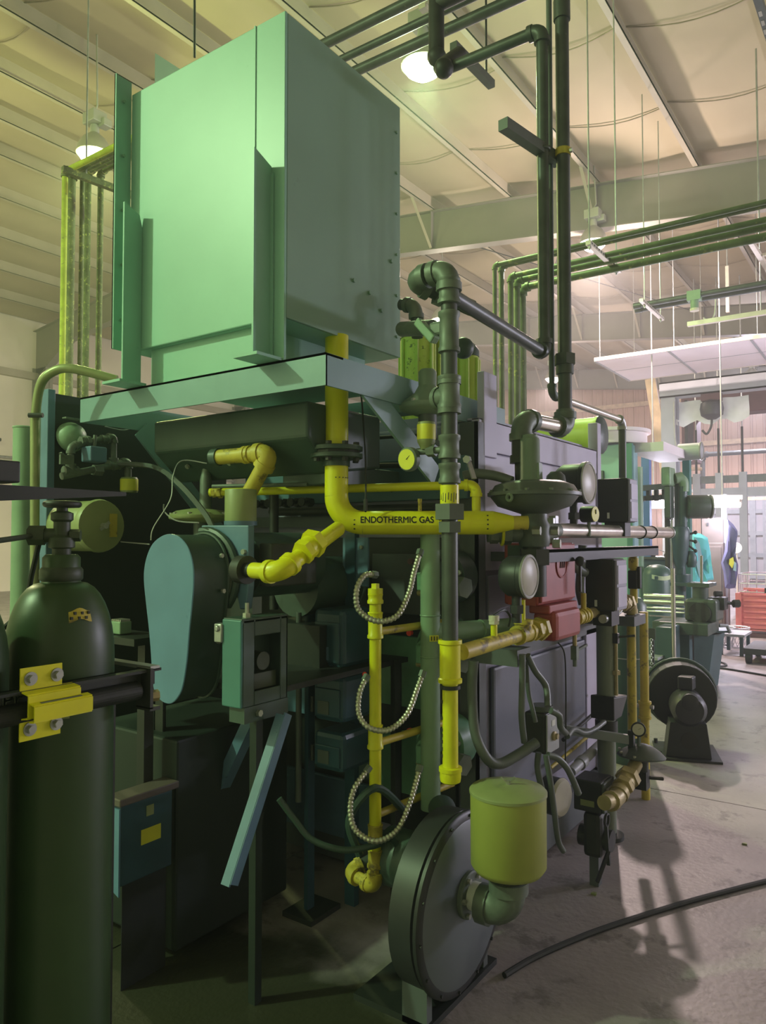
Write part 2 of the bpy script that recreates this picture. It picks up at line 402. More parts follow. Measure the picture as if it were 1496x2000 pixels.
# liner that sags between the purlins
cb = B(); nx = 6; ny = 60
vs = []; cols = []
for i in range(len(PUR)-1):
    for k in range(nx): cols.append((PUR[i]+(PUR[i+1]-PUR[i])*k/nx, k/nx))
cols.append((PUR[-1], 0))
for x, t in cols:
    for j in range(ny+1):
        y = Y0+(Y1-Y0)*j/ny
        sag = 0.06*math.sin(math.pi*t)*(0.8+0.3*math.sin(y*2.1+x))
        vs.append((x, y, roofz(x)+0.06-sag))
fs = [(i*(ny+1)+j, i*(ny+1)+j+1, (i+1)*(ny+1)+j+1, (i+1)*(ny+1)+j) for i in range(len(cols)-1) for j in range(ny)]
cb.add(vs, fs, True)
ceiling = link('ceiling', cb, 'liner'); ceiling['kind'] = 'structure'; ORG[ceiling.name] = Vector((0, 0, 0))
for x in PUR[1:-1]:
    z = roofz(x)
    p = B().box((x-.006, Y0, z-.20), (x+.006, Y1, z+.05)).box((x-.006, Y0, z-.212), (x+.075, Y1, z-.2)).box((x+.063, Y0, z-.212), (x+.075, Y1, z-.185))
    part('purlin', p, 'roof_steel', ceiling)
for y in [3.2, 4.9, 6.6, 8.3, 10.2, 12.4, 14.4, 16.6, 18.4]:
    for i in range(7, 16):
        a, c = PUR[i], PUR[i+1]; pts = []
        yy = y+random.uniform(-.25, .25)
        for k in range(9):
            t = k/8; x = a+(c-a)*t; pts.append((x, yy+0.1*math.sin(math.pi*t), roofz(x)+0.048-0.075*math.sin(math.pi*t)*(0.9+.2*math.sin(yy*2.1+x))))
        part('seam', B().tube(pts, 0.009, 4), 'liner_seam', ceiling)
# rafters (built-up I beams following the roof)
def rafter(n, y, stiff):
    b = B(); D = 0.72
    xsr = [-20.6, -18.8, RIDGE, 7.9]
    def low(x): return roofz(x)-0.22-(D if x > -18.9 else 1.5)
    top = [(x, roofz(x)-0.215) for x in xsr]; bot = [(x, low(x)) for x in xsr]
    for i in range(3):
        (xa, za), (xb, zb) = top[i], top[i+1]; (_, wa), (_, wb) = bot[i], bot[i+1]
        b.prism([(xa, y-.008, wa), (xb, y-.008, wb), (xb, y-.008, zb), (xa, y-.008, za)], (0, .016, 0))
        for p, q in (((xa, za), (xb, zb)), ((xa, wa), (xb, wb))):
            b.prism([(p[0], y-.11, p[1]-.012), (q[0], y-.11, q[1]-.012), (q[0], y-.11, q[1]), (p[0], y-.11, p[1])], (0, .22, 0))
    o = link('trim_%d' % n, b, 'beam_grey'); o['kind'] = 'structure'; ORG[o.name] = Vector((0, 0, 0))
    part('column', B().box((-20.6, y-.11, 0), (-20.58, y+.11, 6.4)).box((-20.6, y-.008, 0), (-19.9, y+.008, 6.4)).box((-19.92, y-.11, 0), (-19.9, y+.11, 6.4)), 'beam_grey', o)
    for x in stiff:
        part('stiffener', B().box((x-.006, y-.1, low(x)), (x+.006, y-.008, roofz(x)-.22)), 'beam_grey', o)
        q = B().bar((x, y-.1, low(x)+.02), (x, y-0.75, roofz(x)-.2), .05, .006)
        part('flange_brace', q, 'roof_steel', o)
rafter(1, 3.6, [])
rafter(2, 11.7, [-7.1, -4.0, -1.0])
rafter(3, 19.5, [-8.65, -7.1, -5.55, -4.0, -2.5])
rafter(4, 27.4, [-11.6, -10.15, -8.65, -7.1, -5.55, -4.0])
# walls
b = B().box((-20.9, Y0, -.02), (-20.62, Y1, 8))
wl = link('wall_left', b, 'wall_white'); wl['kind'] = 'structure'; ORG[wl.name] = Vector((0, 0, 0))
for z in (3.45, 3.6, 3.75): part('pipe', B().cyl((-20.5, Y0, z), (-20.5, Y1, z), .035, n=8), 'galv', wl)
part('girt', B().box((-20.62, Y0, 6.05), (-20.45, Y1, 6.25)), 'roof_steel', wl)
for y in (4.4, 8.6, 10.2):
    part('pipe', B().tube([(-20.45, y, 5.7), (-20.45, y, 3.4)], .05, 8), 'iron', wl)
part('pipe', B().tube([(-20.4, 6.0, 5.15), (-20.4, 9.6, 5.15), (-20.4, 9.6, 4.2), (-20.4, 10.6, 4.2)], .05, 8), 'iron', wl)
# ribbed end wall, panels of one rib pitch
wb = link('wall_back', B().box((-20.9, 28.45, 0), (8, 28.6, 8.6)), 'wall_brown'); wb['kind'] = 'structure'; ORG[wb.name] = Vector((0, 0, 0))
x = -16.0; pitch = 0.40
sheet_me = None
while x < 4:
    p = B()
    prof = [(0, 0), (.03, -.05), (.07, -.05), (.10, 0), (.18, 0), (.2, -.012), (.22, 0), (pitch, 0)]
    for i in range(len(prof)-1):
        (xa, ya), (xb2, yb) = prof[i], prof[i+1]
        p.add([(x+xa, 28.44+ya, 0), (x+xb2, 28.44+yb, 0), (x+xb2, 28.44+yb, 8.5), (x+xa, 28.44+ya, 8.5)], [(0, 1, 2, 3)])
    if sheet_me is None:
        q = part('wall_sheet', p, 'wall_brown', wb); sheet_me = q.data; x_first = x
    else:
        q = bpy.data.objects.new('wall_sheet', sheet_me); COL.objects.link(q); q.parent = wb; q.location = (x-x_first, 0, 0)
    x += pitch
for z in (3.05, 4.9, 6.55): part('girt', B().box((-16, 28.2, z), (5, 28.38, z+.05)).box((-16, 28.2, z-.12), (5, 28.215, z)), 'girt', wb)
wr = link('wall_right', B().box((8, Y0, 0), (8.2, Y1, 6.2)), 'wall_white'); wr['kind'] = 'structure'
wf = link('wall_front', B().box((-20.9, -5.2, 0), (8, -5, 8.6)), 'wall_white'); wf['kind'] = 'structure'
# sliding door in the end wall
d1 = link('door_1', B().box((-5.6, 28.1, .1), (-1.2, 28.16, 3.1)), 'door_grey'); d1['kind'] = 'structure'; ORG[d1.name] = Vector((0, 0, 0))
for x in (-5.6, -4.3, -3.9, -2.4, -1.2): part('door_stile', B().box((x-.09, 28.0, .1), (x+.09, 28.1, 3.1)), 'box_grey', d1)
for z in (.15, .9, 1.65, 2.4, 3.05): part('door_rail', B().box((-5.6, 28.02, z-.07), (-1.2, 28.1, z+.07)), 'box_grey', d1)

# rod bracing in the roof plane
for n_, (p, q, lab) in enumerate([((-4.6, 12.2, 7.2), (-8.3, 19.3, 7.55), 'thin roof brace rod running up right, crossing the other above the strut hangers'),
                     ((-7.6, 12.2, 7.5), (-4.3, 19.3, 7.15), 'thin roof brace rod running down right across the roof bay')]):
    solo('brace_rod', B().cyl(p, q, .012, n=6), 'iron', lab, 'rod')

# ---------------------------------------------------------------- lamps
def lamp(key, loc, col, watts, glow, label, tilt=0.0):
    x, y, z = loc
    t = thing('high_bay_lamp', label, 'lamp', loc, None)
    zr = roofz(x)+.03
    part('stem', B().tube([(x, y, z+.55), (x+.05, y, z+.62), (x+.02, y, zr)], .012, 6), 'lamp_cap', t)
    part('ballast_box', B().cbox((x, y, z+.46), (.24, .20, .15)).cbox((x+.1, y+.08, z+.40), (.14, .12, .1)), 'lamp_cap', t, .01)
    part('socket', B().lathe([(.055, .26), (.06, .30), (.05, .38)], loc, n=12), 'lamp_cap', t)
    part('reflector', B().lathe([(.215, -.005), (.222, .0), (.205, .09), (.15, .19), (.07, .26), (.05, .28)], loc, n=24), 'reflector', t)
    part('lens', B().lathe([(.0, -.13), (.10, -.11), (.17, -.06), (.212, .0), (.212, .004)], loc, n=24), glow, t)
    l = bpy.data.lights.new('lamp_light', 'POINT'); l.energy = watts*(.5 if glow == 'glow_green' else .25); l.color = col; l.shadow_soft_size = 0.12
    o = bpy.data.objects.new('lamp_light', l); COL.objects.link(o); o.parent = t; o.location = (0, 0, -.28)
    l = bpy.data.lights.new('down_light', 'SPOT'); l.energy = watts; l.color = col; l.shadow_soft_size = 0.12; l.spot_size = rad(168); l.spot_blend = 0.5
    o = bpy.data.objects.new('down_light', l); COL.objects.link(o); o.parent = t; o.location = (0, 0, -.27)
GL = {'near': ('glow_green', 'high bay lamp behind the camera above the gas cylinders'),
 'over': ('glow_green', 'bright green-white high bay lamp over the pipes above the big green housing'),
 'left': ('glow_green', 'yellow-green high bay lamp left of the big green housing'),
 'pipes': ('glow_pink', 'small white high bay lamp behind the perforated strut and the pipe rack'),
 'far': ('glow_pink', 'pinkish high bay lamp far off beside the thick vertical pipe'),
 'mid': ('glow_green', 'small far high bay lamp seen behind the pipe elbows over the furnace'),
 'corner': ('glow_blue', 'bluish high bay lamp above the gantry beam at the right edge'),
 'aisle': ('glow_pink', 'added fill lamp over the aisle to the right, out of the picture'),
 'aisle_far': ('glow_pink', 'added far fill lamp over the aisle to the right, out of the picture'),
 'west': ('glow_green', 'high bay lamp near the left wall, hidden by the green housing'),
 'behind': ('glow_green', 'added fill lamp behind the camera over the aisle')}
for key, loc, col, pw in LAMPS: lamp(key, loc, col, pw, GL[key][0], GL[key][1])

# ================================================================ GENERATOR FURNACE
XR, XL, YF, YB = -1.45, -2.75, 2.72, 4.22
fu = thing('generator_furnace', 'big grey box furnace with lavender side panels standing under the platform', 'furnace', (-2.1, 3.4, 0))
part('base_frame', B().box((XL, YF, .02), (XR+.03, YF+.1, .2)).box((XL, YB-.1, .02), (XR+.03, YB, .2)).box((XR-.07, YF, .02), (XR+.03, YB, .2)).box((XL, YF, .02), (XL+.1, YB, .2)), 'furnace_dark', fu)
part('body', B().box((XL, YF+.01, .2), (XR-.012, YB-.01, 1.98)), 'furnace_grey', fu, .01)
part('upper_side_panel', B().box((XR-.012, YF+.03, 1.36), (XR, YB-.05, 1.86)), 'furnace_pale', fu, .004)
part('lid_rail', B().box((XR-.03, YF+.02, 1.865), (XR+.006, YB-.05, 2.0)).box((XR-.2, YF+.02, 1.99), (XR+.006, YB-.05, 2.0)), 'furnace_pale', fu, .003)
part('lid', B().box((XL+.05, YF+.05, 1.98), (XR-.06, YB-.1, 2.03)), 'furnace_grey', fu)
part('corner_post', B().box((XR-.045, YB-.05, .1), (XR+.012, YB+.01, 2.16)), 'furnace_pale', fu, .004)
part('corner_plate', B().box((XR-.02, YF+.05, 1.84), (XR+.014, YF+.17, 2.20)), 'furnace_pale', fu, .004)
part('front_corner_angle', B().box((XR-.07, YF-.012, .1), (XR+.012, YF, 1.98)).box((XR, YF-.012, .1), (XR+.012, YF+.06, 1.98)), 'furnace_dark', fu)
part('ledge', B().box((XR-.01, YF+.1, 1.03), (XR+.05, YB-.06, 1.045)).box((XR, YF+.1, .97), (XR+.012, YB-.06, 1.045)), 'furnace_dark', fu)
part('lower_door_panel', B().box((XR-.01, YF+.13, .34), (XR+.014, YB-.28, .95)), 'door_panel_shaded', fu, .012)
part('end_door_panel', B().box((XR-.01, YB-.26, .34), (XR+.012, YB-.06, 1.0)), 'furnace_pale', fu, .006)  # pale paint carries the light past the shadow edge
part('middle_panel', B().box((XR-.01, YF+.1, 1.08), (XR+.006, YB-.1, 1.34)), 'furnace_grey', fu, .004)
part('front_plate', B().box((XL+.1, YF-.02, .25), (XR-.09, YF+.01, 1.5)), 'black_paint', fu, .004)
part('front_header', B().box((XL, YF-.04, 1.66), (XR-.02, YF+.01, 1.84)), 'blue_steel', fu, .004)
part('front_strip', B().box((XL, YF-.05, 1.55), (XR-.02, YF, 1.60)), 'furnace_dark', fu)
for (px, py) in ((700, 1120), (650, 1330), (590, 1600)):
    pass
part('burner_plate', B().cbox(at(785, 1140, Y=YF-.03), (.3, .03, .26)), 'furnace_dark', fu, .004)
part('burner_plate', B().cbox(at(785, 1310, Y=YF-.03), (.34, .03, .3)), 'burner_green', fu, .004)
part('burner_plate', B().cbox(at(800, 1490, Y=YF-.03), (.3, .03, .26)), 'burner_green', fu, .004)
part('foot_panel', B().cbox(at(640, 1570, Y=YF-.03), (.55, .03, .26)), 'cast_blue', fu, .004)
part('cover_plate', B().cbox(at(660, 1240, Y=YF-.05), (.34, .02, .2)).cbox(at(590, 1330, Y=YF-.05), (.2, .02, .3)), 'cast_blue', fu, .004)

part('rear_section', B().box((XL+.05, YB-.01, .2), (-1.62, 4.72, 2.03)), 'furnace_dark', fu)
# canisters on top of the furnace
def canister(px, py_bot, py_top, Y, r, m, label):
    c0 = at(px, py_bot, Y=Y); c1 = at(px, py_top, Y=Y); c0.z = 2.03
    t = thing('filter_canister', label, 'canister', c0, 'canisters on the furnace top')
    h = c1.z-c0.z
    b = B()
    n = 14
    b.lathe([(r, 0), (r, h-.03), (r*.95, h)], c0, n=n)
    part('shell', b, m, t)
    for k in range(0, n, 2):
        q = ring(c0, (0, 0, 1), r+.004, n)[k]
        part('rib', B().box((q.x-.006, q.y-.006, c0.z), (q.x+.006, q.y+.006, c0.z+h-.03)), 'yellow_green', t)
    part('cap', B().lathe([(r*1.06, 0), (r*1.06, .03), (r*.7, .06), (.02, .075)], c0+Vector((0, 0, h-.02)), n=18), 'dark_green', t)
canister(815, 750, 655, 3.0, .082, 'speckled', 'speckled yellow-green canister on the furnace top left of the upright pipe')
canister(858, 745, 660, 3.15, .07, 'yellow_green', 'lime canister directly behind the upright pipe assembly')
canister(912, 745, 690, 3.05, .055, 'yellow_green', 'short lime canister with dark cap right of the upright pipe assembly')
# horizontal lime drum on the far end of the lid
c0 = at(1128, 838, Y=3.86); c1 = c0+Vector((.05, .4, 0))
t = thing('lime_drum', 'lime green drum with vertical drips lying on the far end of the furnace top', 'drum', (c0.x-.1, c0.y+.2, 2.03))
dc = Vector((-1.58, 3.92, 2.13)); dax = Vector((1, .0, 0))
part('shell', B().lathe([(.12, 0), (.12, .02), (.115, .03), (.115, .40), (.12, .41), (.12, .43)], (-2.0, 4.62, 2.15), (1, 0, 0), 28), 'yellow_green', t)
for xx in (-1.95, -1.68): part('saddle', B().box((xx, 4.54, 2.03), (xx+.03, 4.68, 2.07)), 'dark_green', t)
part('end_cap', B().lathe([(.122, 0), (.11, .012), (.01, .02)], (-1.57, 4.62, 2.15), (1, 0, 0), 28), 'dark_green', t)
# teal sheet leaning on the lid
p = [at(953, 783, Y=3.3), at(965, 768, Y=3.3), at(1003, 800, Y=3.6), at(1003, 812, Y=3.6)]
solo('teal_sheet', B().prism([(-1.95, 3.1, 2.03), (-1.58, 3.1, 2.03), (-1.58, 3.1, 2.05), (-1.83, 3.1, 2.20), (-1.95, 3.1, 2.20)], (0, .02, 0)), 'teal_plate', 'small teal sheet metal plate standing on the furnace lid', 'plate')

# ================================================================ PLATFORM FRAME AND HOUSING
PX0, PX1, PY0, PY1 = -2.84, -1.5, 1.81, 2.72
pf = thing('platform_frame', 'grey angle iron platform frame carrying the big green housing', 'frame', (-2.1, 2.3, 1.0))
part('front_angle', B().box((PX0, PY0, 1.985), (PX1, PY0+.008, 2.09)).box((PX0, PY0, 2.082), (PX1, PY0+.09, 2.09)), 'frame_grey', pf)
part('side_angle', B().box((PX1-.008, PY0+.001, 1.985), (PX1, 3.1, 2.0895)).box((PX1-.09, PY0+.1, 2.082), (PX1-.009, 3.1, 2.09)), 'frame_grey', pf)
part('side_angle', B().box((PX0, PY0+.01, 1.985), (PX0+.008, 3.0, 2.089)), 'frame_grey', pf)
part('cross_angle', B().box((PX0+.01, 2.45, 2.0), (PX1-.1, 2.54, 2.008)).box((PX0+.01, 2.53, 2.0), (PX1-.1, 2.538, 2.08)), 'frame_grey', pf)
a = at(715, 755, X=-1.515); b_ = at(850, 930, X=-1.515)
part('diagonal_brace', B().bar(a, b_, .012, .085, (0, 0, 1)), 'frame_grey', pf)
part('diagonal_brace', B().bar((PX0+.02, 2.1, 1.99), (PX0+.02, 2.7, 1.4), .012, .085), 'frame_grey', pf)

HX0, HX1, HY0, HY1, HZ0, HZ1 = -2.53, -1.69, 1.82, 2.52, 2.24, 3.29
hs = thing('sheet_metal_housing', 'big green sheet metal housing high on the platform', 'housing', (-2.12, 2.17, 2.09))
part('front_panel', B().box((HX0+.002, HY0, HZ0), (HX1-.14, HY0+.012, HZ1)), 'housing_green', hs, .004)
part('front_strip', B().box((HX1-.138, HY0, HZ0-.15), (HX1, HY0+.012, HZ1)), 'housing_green', hs, .002)
part('side_panel', B().box((HX1-.012, HY0+.013, HZ0), (HX1, HY1, HZ1)), 'housing_green_shaded', hs, .003)
part('left_side_panel', B().box((HX0, HY0+.013, HZ0), (HX0+.012, HY1, HZ1)), 'housing_green', hs)
part('back_panel', B().box((HX0+.012, HY1-.012, HZ0), (HX1-.012, HY1, HZ1)), 'housing_green', hs)
part('top_panel', B().box((HX0+.012, HY0+.012, HZ1-.012), (HX1-.012, HY1-.012, HZ1)), 'housing_green', hs)
part('bottom_panel', B().box((HX0+.012, HY0+.012, HZ0), (HX1-.012, HY1-.012, HZ0+.012)), 'housing_green', hs)
part('plinth', B().box((HX0+.10, HY0+.035, 2.09), (HX1-.145, HY1-.05, HZ0)), 'housing_green', hs)
part('seam_strip', B().box((HX1-.144, HY0-.004, 2.75), (HX1-.136, HY0, HZ1)), 'housing_green', hs)
# uprights: angle irons with cut tops and feet
def upright(x, ztop, zcut):
    b = B().prism([(x, HY0-.085, 2.10), (x, HY0-.002, 2.10), (x, HY0-.002, zcut), (x, HY0-.085+.0, ztop)], (.008, 0, 0))
    part('upright_angle', b, 'housing_green', hs)
upx = at(492, 500, Y=1.735).x
upright(upx, 2.80, 2.765)
part('upright_angle', B().box((upx+.008, HY0-.008, 2.10), (upx+.02, HY0-.002, 2.74)), 'housing_green', hs)
part('upright_foot', B().box((upx-.05, HY0-.12, 2.091), (upx+.06, HY0+.0, 2.101)), 'housing_green', hs)
xl = HX0-.005
part('left_flange_plate', B().box((xl, HY0-.075, 2.24), (xl+.006, HY0, 3.34)).box((xl, HY0-.075, 2.24), (xl+.012, HY0-.068, 3.34)), 'housing_green', hs)
part('left_upright', B().prism([(xl+.08, HY0-.085, 2.10), (xl+.08, HY0-.002, 2.10), (xl+.08, HY0-.002, 2.72), (xl+.08, HY0-.015, 2.77), (xl+.08, HY0-.085, 2.80)], (.008, 0, 0)), 'housing_green', hs)
part('upright_foot', B().box((xl+.01, HY0-.12, 2.091), (xl+.12, HY0-.0, 2.101)), 'housing_green', hs)
lug = B().prism([(xl+.10, HY0+.04, HZ1), (xl+.30, HY0+.04, HZ1), (xl+.1, HY0+.04, HZ1+.16)], (0, .008, 0))
part('lifting_lug', lug, 'dark_green', hs)
for k in range(6): 
    z = HZ0+.08+k*.17
    bolts(hs, [(HX1, HY1-.03, z)], (1, 0, 0), .006, 'housing_green_shaded', 'rivet')
for k in range(5): bolts(hs, [(xl+.012, HY0-.04, 2.36+k*.22)], (1, 0, 0), .007, 'housing_green_shaded', 'rivet')
for y, z in ((2.3, 2.45), (2.38, 2.4), (2.2, 2.47), (2.45, 2.62)): bolts(hs, [(HX1, y, z)], (1, 0, 0), .008, 'housing_green_shaded', 'rivet')
# plenum under the platform
pl = thing('plenum', 'dark sheet metal plenum hanging under the platform', 'duct', (-2.1, 2.25, 1.75))
part('shell', B().prism([(-2.6, 2.0, 1.99), (-2.6, 2.45, 1.99), (-2.6, 2.45, 1.78), (-2.6, 2.14, 1.74), (-2.6, 2.0, 1.86)], (.86, 0, 0)), 'dark_green', pl, .01)
part('outlet_box', B().box((-2.0, 2.15, 1.70), (-1.76, 2.62, 1.78)), 'dark_green', pl, .006)
bolts(pl, [(-2.45, 2.06, 1.80), (-2.2, 2.06, 1.80)], (0, -1, -1), .01)

# ================================================================ LEFT PANEL BOARD
pb = thing('panel_board', 'tall dark green steel panel board at the left under the platform', 'panel', (-2.98, 2.6, 0))
part('board', B().box((-3.02, 1.78, .12), (-2.985, 2.77, 2.12)), 'panel_dark', pb)
part('front_edge', B().box((-3.03, 1.745, .1), (-2.975, 1.78, 2.135)), 'cast_blue', pb, .004)
part('edge_channel', B().box((-3.08, 1.755, .1), (-3.035, 1.80, 2.13)), 'dark_green', pb)
part('sill', B().box((-3.05, 1.76, 0), (-2.95, 2.77, .12)), 'panel_dark', pb)
solo('dark_backing', B().box((-3.6, 3.1, 0), (-2.78, 3.14, 1.79)), 'panel_dark', 'dark sheet added behind the pump to keep the back of the bay dark', 'panel')  # made-up sheet that blocks the bright far wall below the gap
# bent yellow-green conduit
c = thing('bent_conduit', 'yellow-green conduit bent over the top of the panel board', 'conduit', at(68, 1200, Y=1.70))
D0 = 3.03
pts = [at(68, 1260, D=D0), at(68, 820, D=D0), at(78, 755, D=D0-.02), at(100, 728, D=D0-.04), at(140, 720, D=D0-.05), at(228, 742, D=2.99)]
part('tube', B().tube([at(64, 1400, D=D0)]+spline(pts[0:2], 2)+spline(pts[1:], 8), .0185, 12), 'conduit', c)
part('strap', B().cyl(at(56, 811, D=3.0), at(84, 811, D=3.0), .01, n=8), 'iron', c)
gp = at(45, 1000, Y=2.1)
t = thing('green_standpipe', 'thick pale green standpipe behind the conduit at the left edge', 'pipe', (gp.x, gp.y, 0))
part('pipe', B().cyl((gp.x, gp.y, 0), (gp.x, gp.y, at(45, 836, Y=2.1).z), .055, n=20), 'pipe_green', t)
part('rim', B().torus((gp.x, gp.y, at(45, 836, Y=2.1).z), (0, 0, 1), .053, .006), 'pipe_green', t)
# round tank sticking out of the board
tc = at(205, 1027, X=-2.62)
t = thing('round_canister', 'olive green round canister lying with its lid facing the room on the panel board', 'canister', (-2.98, tc.y, tc.z))
part('shell', B().lathe([(.088, 0), (.103, .01), (.103, .20), (.098, .215)], (-2.88, tc.y, tc.z), (1, 0, 0), 32), 'olive_dull', t)
part('lid', B().lathe([(.106, 0), (.108, .012), (.103, .03), (.02, .036), (.001, .036)], (-2.67, tc.y, tc.z), (1, 0, 0), 32), 'olive_dull', t)
part('standoff', B().cyl((-2.985, tc.y, tc.z), (-2.88, tc.y, tc.z), .03), 'iron', t)
part('wing_nut', B().cyl((-2.634, tc.y, tc.z), (-2.61, tc.y, tc.z), .012, n=8).bar((-2.62, tc.y-.02, tc.z-.015), (-2.62, tc.y+.02, tc.z+.015), .006, .012), 'bolt', t)
part('data_label', B().box((-2.634, tc.y+.03, tc.z-.045), (-2.632, tc.y+.065, tc.z+.05)), 'yellow_old', t)
# small valve train on the board
X1 = -2.86
vt = thing('pilot_valve_train', 'small looped grey-green pilot valve piping on the panel board', 'pipework', at(190, 900, X=-2.95))
P = lambda x, y, X=X1: at(x, y, X=X)
run(vt, [P(138, 922), P(138, 872), P(222, 852), P(222, 912)], .0135, 'fitting_grey')
run(vt, [P(120, 930), P(232, 907), P(250, 900), P(250, 932)], .0155, 'fitting_grey')
tee(vt, P(138, 920), (0, 1, 0.05), (0, 0, 1), .0155, 'fitting_grey')
tee(vt, P(222, 908), (0, 1, 0.05), (0, 0, 1), .0155, 'fitting_grey')
union(vt, P(166, 862), (0, 1, 0.1), .0145, 'fitting_grey')
coupling(vt, P(205, 858), (0, 1, .1), .0145, 'fitting_grey')
d0 = P(150, 853, -2.92)
part('dome', B().lathe([(.066, 0), (.064, .02), (.048, .05), (.02, .065), (.001, .068)], d0+Vector((-.05, 0, .0)), (1, 0, .15), 24), 'pipe_green', vt)
part('dome_bracket', B().cbox(d0+Vector((0, 0, .075)), (.03, .12, .006)), 'fitting_grey', vt)
part('actuator_box', B().cbox(P(184, 888, -2.83), (.07, .08, .065)), 'cast_blue', vt, .006)
part('actuator_stem', B().cyl(P(184, 872, -2.84), P(186, 850, -2.84), .008), 'fitting_grey', vt)
part('valve_lever', B().cbox(P(130, 898, -2.83), (.012, .06, .04)).bar(P(130, 895, -2.83), P(118, 884, -2.83), .02, .006), 'fitting_grey', vt)
part('valve_body', B().hexa(P(182, 918, -2.86), (0, 1, 0), .024, .04), 'fitting_grey', vt)
yc = P(252, 962)
part('vent_can', B().cyl(P(251, 942), P(251, 928), .012).lathe([(.036, 0), (.038, .004), (.038, .062), (.034, .068)], yc, n=20), 'olive_dull', vt, label='yellow labelled vent can')
part('vent_label', B().lathe([(.0386, .008), (.0392, .010), (.0392, .058), (.0386, .06)], yc, n=20), 'label_yellow', vt)
# wires on the board
for pts, m, lab in (
  ([P(222, 905), P(300, 912, -2.7), at(350, 945, D=2.9), at(398, 1000, D=2.75), at(415, 1030, D=2.7)], 'conduit_grey', 'dark hose sloping from the pilot valves to the pump'),
  ([P(205, 833), P(240, 840), P(270, 835), P(295, 848)], 'galv', 'thin wire curling on the upper panel board'),
  ([at(404, 905, D=3.0), at(355, 900, D=3.0), at(338, 930, D=2.95), at(333, 975, D=2.9), at(300, 1030, D=2.9), at(295, 1055, D=2.9)], 'galv', 'thin wire looping down left of the pump'),
  ([at(320, 985, D=2.9), at(322, 1000, D=2.9), at(345, 1017, D=2.8), at(388, 1021, D=2.6)], 'galv', 'thin curved tube entering the pump regulator'),
  ([P(236, 1058, -2.7), P(292, 1063, -2.5)], 'galv', 'short wire behind the round canister')):
    solo('loose_wire' if m == 'galv' else 'hose', B().tube(spline(pts, 8), .0028 if m == 'galv' else .011, 6), m, lab, 'wire' if m == 'galv' else 'hose')

# ================================================================ PUMP SET WITH BELT GUARD
pu = thing('gas_pump', 'blue cast gas pump behind the belt guard on steel legs', 'pump', (-1.95, 1.9, 0))
# belt guard: teardrop
c_top = at(338, 1140, Y=1.62); YG = 1.62
outl = []
top = [(282, 1148), (281, 1120), (286, 1090), (298, 1063), (318, 1047), (338, 1045), (355, 1055), (368, 1075), (376, 1105), (377, 1140),
       (374, 1180), (369, 1230), (364, 1290), (356, 1340), (346, 1362), (333, 1373), (318, 1370), (304, 1355), (298, 1330), (295, 1280), (291, 1230), (286, 1185)]
top = [Vector(q) for q in [at(x, y, Y=YG) for x, y in top]]
face = []
n0 = len(top)
sm = spline(top+[top[0]], 4)[:-1]
cen = sum(sm, Vector())/len(sm)
bg = thing('belt_guard', 'teardrop shaped blue sheet metal belt guard on the pump', 'guard', (cen.x, YG+.02, cen.z))
part('face_plate', B().prism(sm, (0, .004, 0)), 'guard_blue', bg)
b = B(); N_ = len(sm); b.add([q+Vector((0, .004, 0)) for q in sm]+[q+Vector((0, .15, 0)) for q in sm], [(i, (i+1) % N_, N_+(i+1) % N_, N_+i) for i in range(N_)], True)
part('side_band', b, 'dark_green', bg)
lip = B(); s2 = [cen+(q-cen)*1.02 for q in sm]
lip.tube([q+Vector((0, .15, 0)) for q in s2], .006, 6, closed=True)
part('back_flange', lip, 'dark_green', bg)
part('belt_guard_rim', B().tube([q+Vector((0, .003, 0)) for q in sm], .0025, 6, closed=True), 'guard_blue', bg)
for k in (30, 38, 46): bolts(bg, [s2[k]+Vector((.008, .12, 0))], (1, 0, 0), .008)
# body
pc = at(440, 1100, Y=1.93)
fr = [at(393, 1026, Y=1.80), at(485, 1026, Y=1.80), at(485, 1145, Y=1.80), at(480, 1190, Y=1.80), at(468, 1190, Y=1.80), at(455, 1120, Y=1.80), at(440, 1085, Y=1.80), at(420, 1062, Y=1.80), at(393, 1052, Y=1.80)]
part('front_casting', B().prism(fr, (0, .03, 0)), 'cast_blue', pu, .004)
part('body', B().cyl((-1.98, 1.90, 1.40), (-1.98, 2.25, 1.40), .12, n=28), 'dark_green', pu)
part('guard_hub', B().cyl((-2.05, 1.77, 1.42), (-2.05, 1.80, 1.42), .09, n=28), 'dark_green', pu)
arc = [Vector((-2.03+.155*math.cos(a), 1.79, 1.37+.155*math.sin(a))) for a in [rad(100-i*11) for i in range(14)]]
part('gland_ring', B().tube(arc, .014, 8), 'dark_green', pu)
bolts(pu, [arc[3]+Vector((-.035, -.01, -.02)), arc[6]+Vector((-.035, -.01, 0)), arc[9]+Vector((-.03, -.01, 0))], (0, -1, 0), .011)
part('side_port', B().box((-1.84, 1.86, 1.33), (-1.78, 2.1, 1.48)), 'iron', pu, .006)
part('dark_motor', B().cyl((-2.02, 2.25, 1.30), (-2.02, 2.55, 1.30), .12, n=28), 'dark_green', pu)
part('motor_mount', B().box((-2.15, 2.2, 1.0), (-1.85, 2.6, 1.16)), 'black_paint', pu)
part('bed_plate', B().box((-2.3, 1.78, .98), (-1.72, 2.62, 1.0)), 'black_paint', pu)
bolts(pu, [at(478, 1078, Y=1.80), at(478, 1135, Y=1.80)], (0, -1, 0), .01)
cc = at(470, 1020, Y=1.92)
part('oil_filter', B().lathe([(.057, 0), (.058, .01), (.058, .115), (.055, .12), (.003, .122)], cc, n=28), 'olive_dull', pu, label='olive filter can on top of the pump')
part('filter_neck', B().lathe([(.06, -.012), (.06, .004)], cc, n=28), 'cast_blue', pu)
part('filter_base', B().lathe([(.03, -.05), (.056, -.012)], cc-Vector((.02, .02, 0)), n=24), 'iron', pu)
